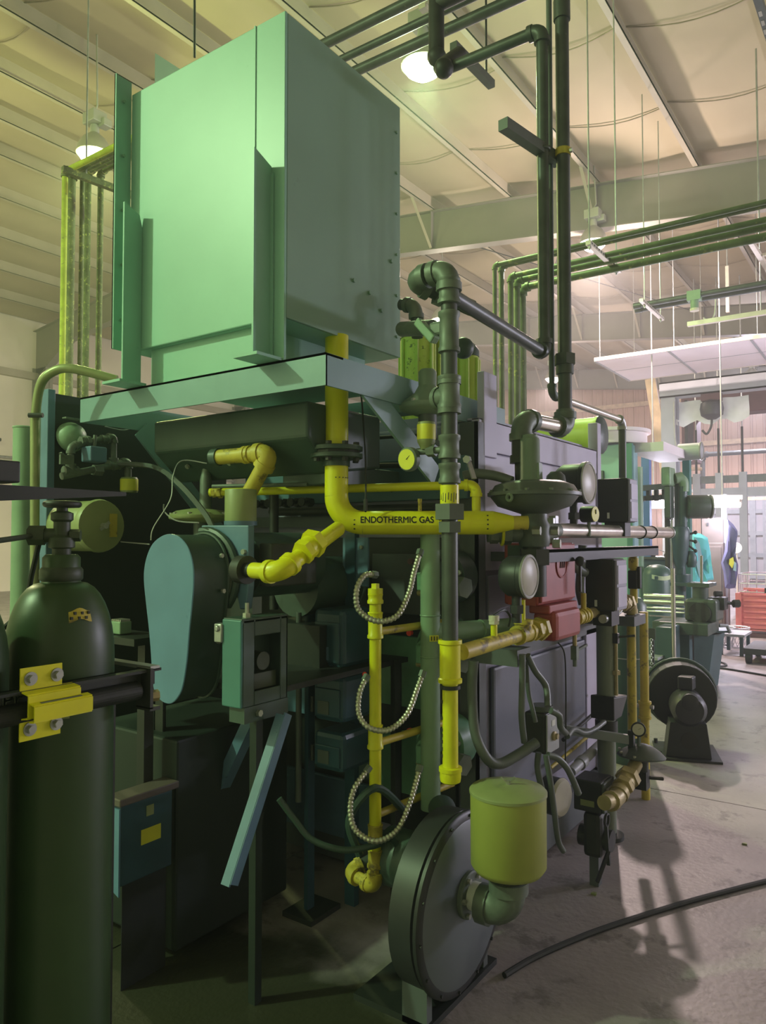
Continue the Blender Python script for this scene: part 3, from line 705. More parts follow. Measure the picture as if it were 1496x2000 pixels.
lettering('cast_number', '20', .022, 'ink', pu, lambda x, y: Vector((at(467, 1098, Y=1.80).x+x, 1.797, at(467, 1098, Y=1.80).z+y)))
# stand legs
def leg(a, b2, wd=.05):
    q = B().bar(a, b2, .006, wd, (1, 0, 0)).bar(Vector(a)+Vector((wd/2, wd/2, 0)), Vector(b2)+Vector((wd/2, wd/2, 0)), wd, .006, (1, 0, 0))
    part('stand_leg', q, 'cast_blue', pu)
leg(at(548, 1395, Y=1.78), at(440, 1730, Y=1.55), .034)
leg(at(490, 1395, Y=2.0), at(400, 1590, Y=1.95), .045)
part('stand_leg', B().box((-2.32, 1.8, 0), (-2.27, 1.806, 1.0)).box((-2.32, 1.8, 0), (-2.314, 1.85, 1.0)), 'black_paint', pu)
part('stand_leg', B().box((-1.76, 2.55, 0), (-1.71, 2.556, 1.0)).box((-1.716, 2.51, 0), (-1.71, 2.556, 1.0)), 'black_paint', pu)
bx0 = at(300, 1700, Y=1.85); bx1 = at(565, 1600, Y=1.85)
part('tank_base', B().box((-2.62, 1.75, 0.04), (-2.13, 2.33, .78)), 'panel_dark', pu, .01)
# diaphragm regulator behind
rc = at(392, 1012, Y=2.1)
t = thing('pump_diaphragm_regulator', 'flat olive diaphragm regulator behind the olive filter can', 'regulator', rc)
part('diaphragm_case', B().lathe([(.06, -.02), (.125, -.006), (.13, 0), (.13, .012), (.10, .03), (.04, .04)], rc, n=28), 'olive_dull', t)
part('spring_tower', B().lathe([(.03, .03), (.026, .05), (.024, .16), (.016, .2), (.012, .22)], rc+Vector((.03, 0, 0)), n=16), 'fitting_grey', t)
bolts(t, ring(rc+Vector((0, 0, .012)), (0, 0, 1), .118, 10), (0, 0, 1), .009)
part('outlet', B().cyl(rc-Vector((0, 0, .12)), rc, .03), 'fitting_grey', t)

# switch box with a window
SB0 = at(473, 1212, Y=1.65); 
sx0 = at(436, 1215, Y=1.65).x; sx1 = SB0.x; zt = SB0.z; zb = at(473, 1385, Y=1.65).z
sy1 = 1.65+.21
sb = thing('window_case', 'green rounded sheet metal case with an open rectangular window beside the belt guard', 'case', (sx0, 1.7, zb))
WZ0, WZ1, WY0, WY1 = zb+.045, zt-.055, 1.65+.055, sy1-.035
part('shell', B().box((sx0, 1.65, zb), (sx0+.012, sy1, zt)).box((sx0+.012, sy1-.01, zb), (sx1, sy1, zt)).box((sx0, 1.65, zt-.012), (sx1, sy1, zt+.004)), 'dark_green', sb, .003)
part('front_face', B().box((sx0, 1.645, zb), (sx1, 1.655, zt)), 'teal_plate', sb, .004)
part('window_side', B().box((sx1-.006, 1.655, zb), (sx1, WY0, zt)).box((sx1-.006, WY1, zb), (sx1, sy1, zt)).box((sx1-.006, WY0, zb), (sx1, WY1, WZ0)).box((sx1-.006, WY0, WZ1), (sx1, WY1, zt)), 'dark_green', sb, .003)
part('inner_mechanism', B().cyl((sx0+.02, (WY0+WY1)/2, (WZ0+WZ1)/2), (sx1-.02, (WY0+WY1)/2, (WZ0+WZ1)/2), .03).box((sx0+.03, WY0, WZ0), (sx1-.02, WY1, WZ0+.05)), 'cyl_dark', sb)
part('bottom_flange', B().box((sx0+.02, 1.66, zb-.05), (sx1+.002, sy1, zb)), 'dark_green', sb)
bolts(sb, [(sx1+.002, 1.72, zb-.025)], (1, 0, 0), .011)
part('hasp', B().cbox((sx0-.012, 1.652, zt-.045), (.035, .03, .06)).cyl((sx0-.012, 1.63, zt-.03), (sx0-.012, 1.65, zt-.03), .011, n=8), 'galv', sb, .004)
part('top_stud', B().hexa((sx1-.03, 1.7, zt+.004), (0, 0, 1), .014, .014).cyl((sx1-.03, 1.7, zt), (sx1-.03, 1.7, zt+.05), .007, n=8), 'bolt', sb)
part('support', B().box((sx0+.02, 1.75, 0), (sx0+.05, 1.78, zb-.05)), 'panel_dark', sb)

# small blue box low at left
x0 = at(213, 1600, Y=1.52).x; q = at(236, 1575, Y=1.52)
lb = thing('low_blue_box', 'dark blue steel box with yellow label low behind the gas cylinders', 'box', (q.x, 1.6, 0))
LX0, LX1, LY0, LY1, LZ0, LZ1 = x0, q.x, 1.52, 1.73, at(236, 1735, Y=1.52).z, q.z
part('case', B().box((LX0, LY0, LZ0), (LX1, LY1, LZ1)), 'deep_blue', lb, .004)
part('front_plate', B().prism([(LX0-.01, LY0-.006, LZ0), (LX1, LY0-.006, LZ0-.03), (LX1, LY0-.006, LZ1-.01), (LX0+.02, LY0-.006, LZ1-.01)], (0, .006, 0)), 'guard_blue', lb)
part('lid', B().box((LX0-.01, LY0-.012, LZ1), (LX1+.012, LY1+.02, LZ1+.025)), 'locker_brown', lb, .004)
part('yellow_label', B().box((LX1+.0005, LY0+.08, LZ0+.11), (LX1+.002, LY0+.16, LZ0+.16)), 'label_yellow', lb)
part('small_label', B().box((LX1+.0005, LY0+.10, LZ0+.20), (LX1+.002, LY0+.13, LZ0+.235)), 'olive_dull', lb)
part('pedestal', B().box((LX0+.03, LY0+.03, 0), (LX1-.03, LY1, LZ0)), 'black_paint', lb)
# bits on the bench behind the cylinders
t = thing('switch_block', 'small pale green terminal block between the cylinder and the belt guard', 'terminal block', at(238, 1228, D=2.7))
q = at(236, 1225, D=2.7)
part('block', B().cbox(q, (.06, .05, .045)), 'pipe_green', t, .004)
for k in range(6): part('terminal', B().cbox(q+Vector((-.024+k*.0095, 0, .026)), (.006, .04, .008)), 'bolt', t)
part('shelf', B().box((q.x-.25, q.y-.06, q.z-.05), (q.x+.16, q.y+.1, q.z-.025)), 'black_paint', t)
part('shelf_post', B().box((q.x+.1, q.y, 0), (q.x+.14, q.y+.04, q.z-.05)), 'black_paint', t)

# ================================================================ BLUE TRANSFORMER BOXES IN THE MIDDLE
def blue_box(px, py0, py1, label, plate):
    a = at(612, py0, Y=2.25); z1 = a.z; z0 = at(612, py1, Y=2.25).z
    t = thing('ignition_box', label, 'box', (a.x+.07, 2.33, z0), 'ignition boxes')
    part('case', B().box((a.x, 2.25, z0), (a.x+.15, 2.44, z1)), 'deep_blue', t, .02)
    part('door', B().box((a.x+.012, 2.243, z0+.02), (a.x+.135, 2.25, z1-.05)), 'deep_blue', t, .004)
    part('name_plate', B().box((a.x+.03, 2.240, z0+.03), (a.x+.085, 2.243, z0+.08)), plate, t)
    part('hinge', B().cyl((a.x-.004, 2.25, z0+.03), (a.x-.004, 2.25, z0+.09), .008, n=8), 'iron', t)
    return t
blue_box(612, 1188, 1300, 'dark blue ignition box with rounded hood, topmost of the three behind the yellow burner pipe', 'cast_blue')
blue_box(612, 1315, 1405, 'dark blue ignition box with pale plate, middle of the three behind the yellow burner pipe', 'reg_grey')
blue_box(612, 1425, 1500, 'dark blue ignition box with pale plate, lowest of the three behind the yellow burner pipe', 'reg_grey')
a = at(612, 1500, Y=2.3)
t = thing('box_stand', 'slim steel stand post carrying the dark blue ignition boxes', 'stand', (a.x, 2.3, 0))
part('post', B().box((a.x-.03, 2.28, .02), (a.x-.01, 2.32, 1.45)), 'deep_blue', t)
part('rear_post', B().box((a.x+.05, 2.44, .0), (a.x+.1, 2.47, 1.52)), 'deep_blue', t)
part('foot', B().box((a.x-.09, 2.22, .0), (a.x+.06, 2.4, .02)), 'black_paint', t)
part('conduit', B().cyl((a.x-.035, 2.25, .45), (a.x-.035, 2.25, 1.2), .012, n=10), 'reg_grey', t)
part('mounting_plate', B().box((a.x+.03, 2.45, 1.3), (a.x+.16, 2.46, 1.5)), 'cast_blue', t)
bolts(t, [(a.x+.06, 2.449, 1.46), (a.x+.13, 2.449, 1.46)], (0, -1, 0), .008)
# ================================================================ YELLOW ENDOTHERMIC GAS LINE
eg = thing('endothermic_gas_pipe', 'thick bright yellow pipe dropping from the platform and turning right, printed with black lettering', 'pipe', at(655, 1020, D=2.74))
r = .0435
DD = 2.74
e0 = at(655, 640, D=DD); e0 = Vector((e0.x, e0.y, 2.25))
ec = at(657, 1021, D=DD); e0.x, e0.y = ec.x, ec.y
e1 = at(962, 1024, D=DD); e1.z = ec.z
dx = (e1-ec).normalized()
RB = .098
part('riser', B().cyl(e0, ec+Vector((0, 0, RB)), r, n=24), 'yellow', eg)
pts = [ec+Vector((0, 0, RB))+(dx*RB*(1-math.cos(t))-Vector((0, 0, RB*math.sin(t)))) for t in [math.pi/2*k/24 for k in range(25)]]
part('bend', B().tube(pts, r, 72), 'yellow', eg)
part('main_pipe', B().cyl(ec+dx*RB, e1, r, n=72), 'yellow', eg)
part('reducer', B().cyl(e1, e1+dx*.075, r, .026, 24), 'yellow', eg)
part('outlet_nipple', B().cyl(e1+dx*.07, e1+dx*.13, .026, n=16), 'yellow_old', eg)
zf = at(655, 884, D=DD).z
for dz, m in ((-.021, 'iron'), (.006, 'iron')):
    part('flange', B().lathe([(.095, 0), (.097, .002), (.097, .015), (.095, .017)], (ec.x, ec.y, zf+dz), n=32), 'dark_green', eg)
part('gasket', B().cyl((ec.x, ec.y, zf-.005), (ec.x, ec.y, zf+.007), .085, n=28), 'iron', eg)
bolts(eg, [q for q in ring((ec.x, ec.y, zf-.034), (0, 0, 1), .078, 8, .3)], (0, 0, 1), .012, 'iron', 'bolt', .07)
part('lower_collar', B().cyl((ec.x, ec.y, zf-.05), (ec.x, ec.y, zf-.02), .05, n=24), 'dark_green', eg)
nrm = Vector((dx.y, -dx.x, 0))      # towards the viewer
def onpipe(c, sx, tilt=rad(12)):
    def f(x, y):
        a = tilt+(y)/(r+.001)
        return c+dx*x+(nrm*math.cos(a)+Vector((0, 0, 1))*math.sin(a))*(r+.0013)
    return f
cl = at(775, 1020, D=DD)
c_lab = ec+dx*(cl-ec).dot(dx)
bb = B(); 
f = onpipe(c_lab, 1)
nx = 2; ys_ = [-.019, -.01, 0, .01, .019]
f0 = lambda x, y: c_lab+dx*x+(nrm*math.cos(rad(12)+y/r)+Vector((0, 0, 1))*math.sin(rad(12)+y/r))*(r+.0007)
bb.add([f0(x, y) for y in ys_ for x in (-.145, .145)], [(2*i, 2*i+1, 2*i+3, 2*i+2) for i in range(4)], True)
part('lettering_band', bb, 'yellow', eg)
lettering('lettering', 'ENDOTHERMIC GAS', .034, 'ink', eg, lambda x, y: f(x*.86, y))
for off in (-.155, .155, .33):
    for k in range(4):
        a = rad(35-k*22); c = c_lab+dx*off
        part('tick_mark', B().add([c+dx*s+(nrm*math.cos(a+t)+Vector((0, 0, 1))*math.sin(a+t))*(r+.001) for s, t in ((-.003, -.06), (.003, -.06), (.003, .06), (-.003, .06))], [(0, 1, 2, 3)]), 'ink', eg)
for zz in (.215, .165):
    c = ec+Vector((0, 0, zz)); 
    for k in range(5):
        a = rad(-150+k*18)
        u = Vector((math.cos(a+YAW+1.05), math.sin(a+YAW+1.05), 0))
        part('tick_mark', B().cbox(c+u*(r+.0005), (.004, .004, .008 if zz > .2 else .003)), 'ink', eg)
# small nipple valve on it
q = at(820, 990, D=DD)
part('test_nipple', B().cyl(q-Vector((0, 0, .02)), q+Vector((0, 0, .02)), .007, n=10).hexa(q+Vector((0, 0, .018)), (0, 0, 1), .009, .012), 'yellow_old', eg)
# capillary behind it
solo('capillary', B().tube(spline([at(714, 1000, D=2.68), at(714, 900, D=2.75), at(708, 800, D=2.8), at(704, 760, D=2.85)], 4), .0035, 6).cyl(at(714, 998, D=2.68), at(714, 975, D=2.68), .008, n=8), 'iron', 'thin dark upright capillary tube beside the yellow riser', 'tube')

# yellow discharge pipe from the pump
yd = thing('discharge_pipe', 'short bright yellow pipe with union and elbow leaving the pump', 'pipe', at(570, 1090, D=2.35))
p0 = at(494, 1114, D=2.32); p1 = at(548, 1118, D=2.24); p2 = at(600, 1072, D=2.34); p3 = at(660, 1033, D=2.60)
r2 = .0265
part('end_nipple', B().cyl(p0, p0+(p1-p0)*.55, r2*.95), 'yellow', yd)
part('thread', B().cyl(p0-(p1-p0)*.25, p0+(p1-p0)*.1, r2*.9), 'iron', yd)
d1_ = (p1-p0).normalized(); d2_ = (p2-p1).normalized()
ae = p1-d1_*.05; be = p1+d2_*.05
part('elbow', B().tube([ae*(1-t)**2+p1*2*t*(1-t)+be*t*t for t in [i/10 for i in range(11)]], r2*1.22, 18).cyl(ae-d1_*.008, ae+d1_*.012, r2*1.38, n=18).cyl(be-d2_*.012, be+d2_*.008, r2*1.38, n=18), 'yellow', yd)
part('pipe', B().cyl(be, p3, r2, n=18), 'yellow', yd)
union(yd, p2+d2_*.012, d2_, r2, 'yellow')
part('flange_block', B().cyl(p0-(p1-p0)*.5, p0-(p1-p0)*.2, .045, n=20), 'iron', yd)
# yellow upper elbow pipe
uy = thing('suction_pipe', 'old yellow pipe with wide elbow above the pump', 'pipe', at(500, 890, D=2.6))
q0 = at(428, 893, D=2.85); q1 = at(530, 884, D=2.74); q2b = at(480, 975, D=2.80)
run(uy, [q0, q1, q2b], .029, 'yellow_old', 'yellow_old', er=1.9, n=18)
part('end_collar', B().cyl(q0-(q1-q0).normalized()*.03, q0, .034, n=18), 'dark_green', uy)
coupling(uy, q0+(q1-q0)*.55, q1-q0, .0245, 'yellow_old', .03)
# thin yellow line
ty = thing('thin_yellow_line', 'thin yellow gas line crossing behind the thick yellow pipe', 'pipe', at(640, 958, D=2.9))
t0 = at(410, 962, D=3.0); t1 = at(930, 947, D=2.78); t2 = at(942, 1000, D=2.78)
t2 = Vector((t1.x, t1.y, t2.z))
run(ty, [t0, t1, t2], .0165, 'yellow', 'yellow', er=2.2)
part('tie_wire', B().torus(at(765, 952, D=2.86), t1-t0, .0175, .002, 12, 5), 'iron', ty)
union(ty, t0+(t1-t0)*.03, t1-t0, .014, 'yellow_old')
solo('grey_line', B().cyl(at(415, 950, D=2.96), at(600, 946, D=2.84), .008, n=8), 'fitting_grey', 'thin grey line lying on top of the thin yellow line', 'pipe')
# dark manifold rods behind
for k, (y0, y1, rr, lab) in enumerate(((912, 908, .012, 'dark rod running across below the yellow flange'), (868, 848, .008, 'thin dark rod sloping up across behind the yellow flange'), (1000, 992, .02, 'dark pipe running across behind the olive filter can'))):
    solo('manifold_rod', B().cyl(at(530, y0, Y=2.6), at(850, y1, Y=2.6), rr, n=10), 'iron', lab, 'rod')
p = B()
for k in range(12): p.cyl(at(548+k*8, 1000, Y=2.56), at(548+k*8, 985, Y=2.56), .008, n=6)
q = thing('dark_valve_row', 'row of small dark hand valves behind the olive filter can', 'valve', at(590, 1000, Y=2.6))
for k in range(5):
    c = at(520+k*22, 985-k, Y=2.58)
    part('valve', B().hexa(c, (0, -1, 0), .022, .03).cyl(c, c+Vector((0, -.06, 0)), .008, n=8).cyl(c+Vector((0, -.06, 0)), c+Vector((0, -.07, 0)), .02, n=10), 'iron', q)
solo('upright_dark_pipe', B().cyl(at(535, 955, Y=2.3), at(535, 1190, Y=2.3), .02, n=10), 'iron', 'upright dark pipe right of the olive filter can', 'pipe')

# ================================================================ UPRIGHT DARK PIPE ASSEMBLY WITH YELLOW DRIP LEG
up = thing('upright_pipe_assembly', 'tall dark threaded pipe assembly ending in a yellow tee and drip leg', 'pipework', at(880, 1280, X=-1.2))
UX = at(879, 1280, X=-1.2); ux, uy_ = UX.x, UX.y
def uz(py): return at(879, py, X=-1.2).z
def up_at(py): return Vector((ux, uy_, uz(py)))
r = .0265
part('pipe', B().cyl(up_at(1005), up_at(1262), r), 'steel_dark', up)
part('large_nut', B().hexa(up_at(1015), (0, 0, 1), .052, .05).hexa(up_at(1040), (0, 0, 1), .040, .035), 'reg_grey', up)
part('yellow_sleeve', B().cyl(up_at(1000), up_at(948), .0305, n=20), 'yellow', up, label='short bright yellow pipe sleeve')
for k in range(7):
    a = rad(-120+k*17); u = Vector((math.cos(a), math.sin(a), 0))
    c = up_at(972)+u*.0307; part('scribble', B().bar(c+Vector((0, 0, -.008-.004*(k % 3))), c+Vector((.001, .001, .012+.003*(k % 2))), .002, .0015), 'ink', up)
part('pipe', B().cyl(up_at(948), up_at(800), r), 'steel_dark', up)
def cpl(y0, y1, k=1.0, m='fitting_grey'):
    a = up_at(y0); L = uz(y1)-uz(y0); rr = r*k
    part('coupling', B().lathe([(rr*1.2, 0), (rr*1.36, .002), (rr*1.36, .014), (rr*1.2, .02), (rr*1.2, L-.02), (rr*1.36, L-.014), (rr*1.36, L-.002), (rr*1.2, L)], a, n=18), m, up)
cpl(945, 905); cpl(897, 850)
part('pipe', B().cyl(up_at(800), up_at(690), r*.95), 'steel_dark', up)
cpl(800, 735, 1.08)
tee(up, up_at(775), (0, 0, 1), (-1, .3, 0), r*1.05, 'fitting_grey')
cpl(690, 610, 1.0)
part('pipe', B().cyl(up_at(735), up_at(560), r), 'steel_dark', up)
cpl(596, 545, 1.05)
topc = up_at(528)
el = at(800, 540, D=2.52)
dl = Vector((el.x-topc.x, el.y-topc.y, 0)).normalized()
b3 = topc+dl*.155
part('elbow', elbow_b(topc, Vector((0, 0, 1)), dl, r*1.15, .055), 'fitting_grey', up)
part('pipe', B().cyl(topc+dl*.04, b3-dl*.04, r*1.1), 'steel_dark', up)
d3 = Vector((.55, .80, -.30)).normalized()
part('elbow', elbow_b(b3, dl, d3, r*1.15, .055), 'fitting_grey', up)
part('pipe', B().cyl(b3+d3*.04, b3+d3*.24, r*1.05), 'steel_dark', up)
part('hex_nut', B().hexa(b3+d3*.10, d3, .045, .03), 'fitting_grey', up)
# side vent and gauge on the assembly
gt = up_at(878)
gd = Vector((-1, -.05, 0)).normalized()
part('gauge_tee', B().cyl(gt, gt+gd*.12, .012, n=10).hexa(gt+gd*.05, gd, .02, .03), 'fitting_grey', up)
gv = gt+gd*.085
part('vent_can', B().lathe([(.018, 0), (.027, .02), (.03, .025), (.03, .085), (.028, .09)], gv+Vector((0, 0, .005)), n=18), 'olive_dull', up)
part('vent_label', B().lathe([(.0305, .032), (.031, .034), (.031, .08), (.0305, .082)], gv+Vector((0, 0, .005)), n=18), 'label_yellow', up)
gc = gt+gd*.135+Vector((.0, -.01, -.025)); gn = Vector((-.1, -1, -.1)).normalized()
part('pressure_gauge', B().lathe([(.036, 0), (.040, .004), (.040, .022), (.036, .026)], gc, gn, 24), 'fitting_grey', up)
part('gauge_face', B().cyl(gc+gn*.0262, gc+gn*.0275, .034, n=24), 'label_yellow', up)
part('gauge_hand', B().bar(gc+gn*.029, gc+gn*.029+Vector((.014, 0, .012)), .003, .001), 'ink', up)
# lower yellow tee and drip leg
yt = up_at(1290)
part('yellow_tee', B().lathe([(.038, 0), (.0385, .002), (.0385, .012), (.0335, .016), (.0335, .12), (.0385, .124), (.0385, .134), (.038, .136)], up_at(1333), n=20), 'yellow', up)
part('drip_leg', B().cyl(up_at(1500), up_at(1330), r*.95, n=18), 'yellow', up)
part('drip_cap', B().lathe([(.001, 0), (.022, .002), (.032, .008), (.034, .02), (.034, .038), (.037, .04), (.037, .052), (.034, .054)], up_at(1531), n=20), 'yellow', up)
part('thread_ring', B().cyl(up_at(1345), up_at(1338), .033, n=18), 'iron', up)
for k, py in enumerate((1370, 1402, 1425, 1436, 1448, 1462, 1476)):
    c = up_at(py)+Vector((-.0195, -.0165, 0)); part('ink_mark', B().cbox(c, (.006, .006, .010)), 'ink', up)
# diaphragm regulator behind the assembly
rc = at(835, 795, D=2.75)
t = thing('rear_diaphragm_regulator', 'flat grey diaphragm regulator half hidden behind the upright pipe assembly', 'regulator', rc)
part('diaphragm_case', B().lathe([(.05, -.03), (.10, -.012), (.105, -.004), (.105, .008), (.09, .02), (.05, .05), (.03, .085)], rc, n=28), 'reg_green', t)
bolts(t, ring(rc+Vector((0, 0, .008)), (0, 0, 1), .097, 8), (0, 0, 1), .009)
part('spring_cap', B().lathe([(.034, .06), (.034, .13), (.025, .14)], rc, n=18), 'reg_green', t)
part('valve_body', B().cyl(rc-Vector((0, 0, .12)), rc, .035), 'reg_grey', t)
# elbows and clamp behind, above the canisters
t = thing('rear_vent_elbows', 'dark pipe elbows with green clamp behind the upright pipe assembly', 'pipework', at(805, 620, D=2.9))
a0 = at(783, 595, D=2.95); a1 = at(812, 597, D=2.9); a2 = at(815, 660, D=2.9)
run(t, [a0, a1, a2], .022, 'steel_dark', 'fitting_grey', er=1.8)
run(t, [at(785, 643, D=2.8), at(845, 640, D=2.6)], .028, 'fitting_grey')
c = at(828, 640, D=2.6)
part('clamp_strap', B().bar(at(817, 628, D=2.58), at(850, 665, D=2.52), .035, .03), 'pipe_green', t, .006)
part('clamp_bolt', B().hexa(at(828, 632, D=2.56), (-.5, -.8, 0), .012, .012), 'bolt', t)
part('bonnet', B().ball(at(905, 680, D=2.75), .04, 16), 'dark_green', t)
part('valve_body', B().cbox(at(860, 645, D=2.55), (.06, .06, .05)), 'fitting_grey', t, .01)

# ================================================================ GREEN DUCT PIPE
gpp = thing('green_air_pipe', 'thick pale green air pipe rising from the blower between the yellow pipes', 'pipe', at(840, 1600, D=2.75))
g0 = at(841, 1580, D=2.75); g1 = Vector((g0.x, g0.y, at(841, 1040, D=2.75).z))
part('pipe', B().cyl(g0, g1, .0365, n=24), 'pipe_green', gpp)
for py in (1203, 1284): part('weld_bead', B().torus((g0.x, g0.y, at(841, py, D=2.75).z), (0, 0, 1), .0365, .003, 24, 6), 'pipe_green', gpp)
gz = at(841, 1238, D=2.75).z
part('branch', B().cyl((g0.x, g0.y, gz), (g0.x+.17, g0.y+.36, gz), .036, n=24), 'pipe_green', gpp)
part('weld_bead', B().torus((g0.x+.10, g0.y+.21, gz), (.17, .36, 0), .036, .003, 24, 6), 'pipe_green', gpp)
lz = at(848, 1246, D=2.75)
nf = Vector((.45, -.88, 0)).normalized()
part('yellow_label', B().cbox(Vector((g0.x, g0.y, lz.z))+Vector((.030, -.022, 0)), (.034, .004, .022), rad(50)), 'label_yellow', gpp)
for k in range(3): part('label_mark', B().cbox(Vector((g0.x, g0.y, lz.z))+Vector((.030+(k-1)*.007, -.022+(k-1)*.008, 0))+Vector((.0025, -.0022, 0)), (.003, .002, .015), rad(50)), 'ink', gpp)

# ================================================================ YELLOW BURNER MANIFOLD
ym = thing('burner_manifold', 'thin bright yellow upright burner manifold with tees and a bottom elbow', 'pipe', at(733, 1700, D=2.6))
m0 = at(733, 1400, D=2.6)
def mz(py): return at(733, py, D=2.6).z
def mp(py): return Vector((m0.x, m0.y, mz(py)))
r = .021
part('pipe', B().cyl(mp(1690), mp(1180), r, n=18), 'yellow', ym)
for a, b_, m in ((1180, 1160, 'yellow'), (1248, 1196, 'yellow'), (1462, 1415, 'yellow'), (1640, 1607, 'yellow_old'), (1690, 1655, 'yellow_old')):
    L = mz(b_)-mz(a)
    part('tee', B().lathe([(r*1.2, 0), (r*1.36, .002), (r*1.36, .012), (r*1.2, .016), (r*1.2, L-.01), (r*1.3, L-.002), (r*1.2, L)], mp(a), n=18), m, ym)
part('top_plug', B().cyl(mp(1160), mp(1150), r*1.25, n=18).cbox(mp(1146), (.02, .02, .02)), 'yellow', ym)
e_ = mp(1728); dl = Vector((at(660, 1712, D=2.75)-e_)); dl.z = 0; dl.normalize()
part('elbow', elbow_b(e_, Vector((0, 0, -1)), dl, r*1.05, .042), 'yellow_old', ym)
part('pipe', B().cyl(mp(1720), mp(1685), r*1.0, n=18).cyl(e_+dl*.03, e_+dl*.13, r, n=18), 'yellow_old', ym)
dn = Vector((.55, .8, .35)).normalized()
part('elbow', elbow_b(e_+dl*.155, dl, dn, r*1.1, .042), 'yellow_old', ym)
part('pipe', B().cyl(e_+dl*.155+dn*.03, e_+dl*.155+dn*.4, r), 'steel_dark', ym)
for py in (1235, 1452, 1590):
    part('branch', B().cyl(mp(py), mp(py)+Vector((.05, .45, 0)), .014, n=12), 'yellow_old', ym)
# burners
def burner(px, py, label, bright):
    c = at(px, py, D=2.72); c.y = 2.55
    t = thing('gas_burner', label, 'burner', c, 'gas burners on the furnace front')
    part('flange', B().cyl(c+Vector((0, .02, 0)), c+Vector((0, .13, 0)), .11, n=28), 'burner_green' if bright else 'dark_green', t)
    part('housing', B().lathe([(.075, 0), (.072, .07), (.05, .1), (.045, .12)], c+Vector((0, .03, 0)), (0, -1, 0), 24), 'burner_green' if bright else 'dark_green', t)
    bolts(t, ring(c+Vector((0, .02, 0)), (0, -1, 0), .09, 6, .5), (0, -1, 0), .011)
    part('air_inlet', B().cyl(c+Vector((.03, -.04, -.02)), c+Vector((.16, -.07, -.03)), .03, n=16), 'fitting_grey', t)
    part('inlet_union', B().hexa(c+Vector((.13, -.062, -.028)), (.13, -.03, -.01), .042, .035), 'fitting_grey', t)
    part('pilot_tube', B().cyl(c+Vector((-.06, -.05, -.06)), c+Vector((.02, -.06, -.06)), .012, n=10), 'brass_dusty', t)
    part('junction_box', B().cbox(c+Vector((-.005, -.09, -.01)), (.045, .05, .07)), 'burner_green', t, .004)
    part('red_cap', B().cyl(c+Vector((-.075, -.075, .065)), c+Vector((-.075, -.09, .065)), .012, n=12), 'red_button' if bright else 'maroon', t)
    part('sight_tube', B().cyl(c+Vector((.02, 0, .06)), c+Vector((.02, -.05, .085)), .011, n=10), 'iron', t)
burner(775, 1135, 'dark gas burner highest on the furnace front', False)
burner(775, 1285, 'green flanged gas burner with a red cap, middle of the furnace front', True)
burner(780, 1490, 'green gas burner with small box, lowest on the furnace front', True)
part('red_indicator', B().ball(at(712, 1317, D=2.55), .0085, 12), 'red_button', ym)
# flexible conduits
def flex(px, label, D=2.42):
    pts = spline([at(x, y, D=D+dd) for x, y, dd in px], 14)
    L = sum((pts[i+1]-pts[i]).length for i in range(len(pts)-1))
    n = int(L/.0032); out = []; acc = 0; j = 0; 
    cum = [0]
    for i in range(len(pts)-1): cum.append(cum[-1]+(pts[i+1]-pts[i]).length)
    for k in range(n+1):
        s = L*k/n
        while j < len(cum)-2 and cum[j+1] < s: j += 1
        t = (s-cum[j])/max(1e-6, cum[j+1]-cum[j]); out.append(pts[j].lerp(pts[j+1], t))
    t = thing('flex_conduit', label, 'conduit', out[0], 'ribbed conduits on the burners')
    part('hose', B().tube(out, .0105, 8, lambda i: (1.0, .96, .78, .80)[i % 4]), 'flex_metal', t)
    for e in (0, -1):
        d = (out[0]-out[3]).normalized() if e == 0 else (out[-1]-out[-4]).normalized()
        part('end_fitting', B().hexa(out[e]-d*.004, d, .013, .022), 'fitting_grey', t)
flex([(728, 1122, .06), (712, 1124, .03), (697, 1150, 0), (700, 1190, 0), (735, 1213, -.01), (775, 1203, 0), (798, 1160, .04), (808, 1120, .08), (819, 1083, .12)], 'ribbed metal conduit looping below the highest burner')
flex([(713, 1328, .05), (702, 1355, .02), (701, 1395, 0), (722, 1422, -.02), (760, 1425, 0), (795, 1395, .04), (815, 1345, .1), (824, 1320, .12)], 'ribbed metal conduit looping below the burner with the red cap')
flex([(716, 1506, .06), (692, 1540, .02), (684, 1580, 0), (695, 1622, -.02), (735, 1643, -.04), (775, 1622, 0), (798, 1575, .05), (812, 1530, .1), (818, 1505, .12)], 'ribbed metal conduit looping lowest beside the air filter')
# black hose on the floor side
solo('black_hose', B().tube(spline([at(545, 1560, D=2.5), at(575, 1600, D=2.5), at(610, 1640, D=2.5), at(670, 1660, D=2.5), at(730, 1652, D=2.52), at(765, 1640, D=2.56), at(785, 1680, D=2.58), at(790, 1740, D=2.58)], 8), .011, 10), 'hose_green', 'dark hose sagging from the pump to behind the yellow manifold', 'hose')

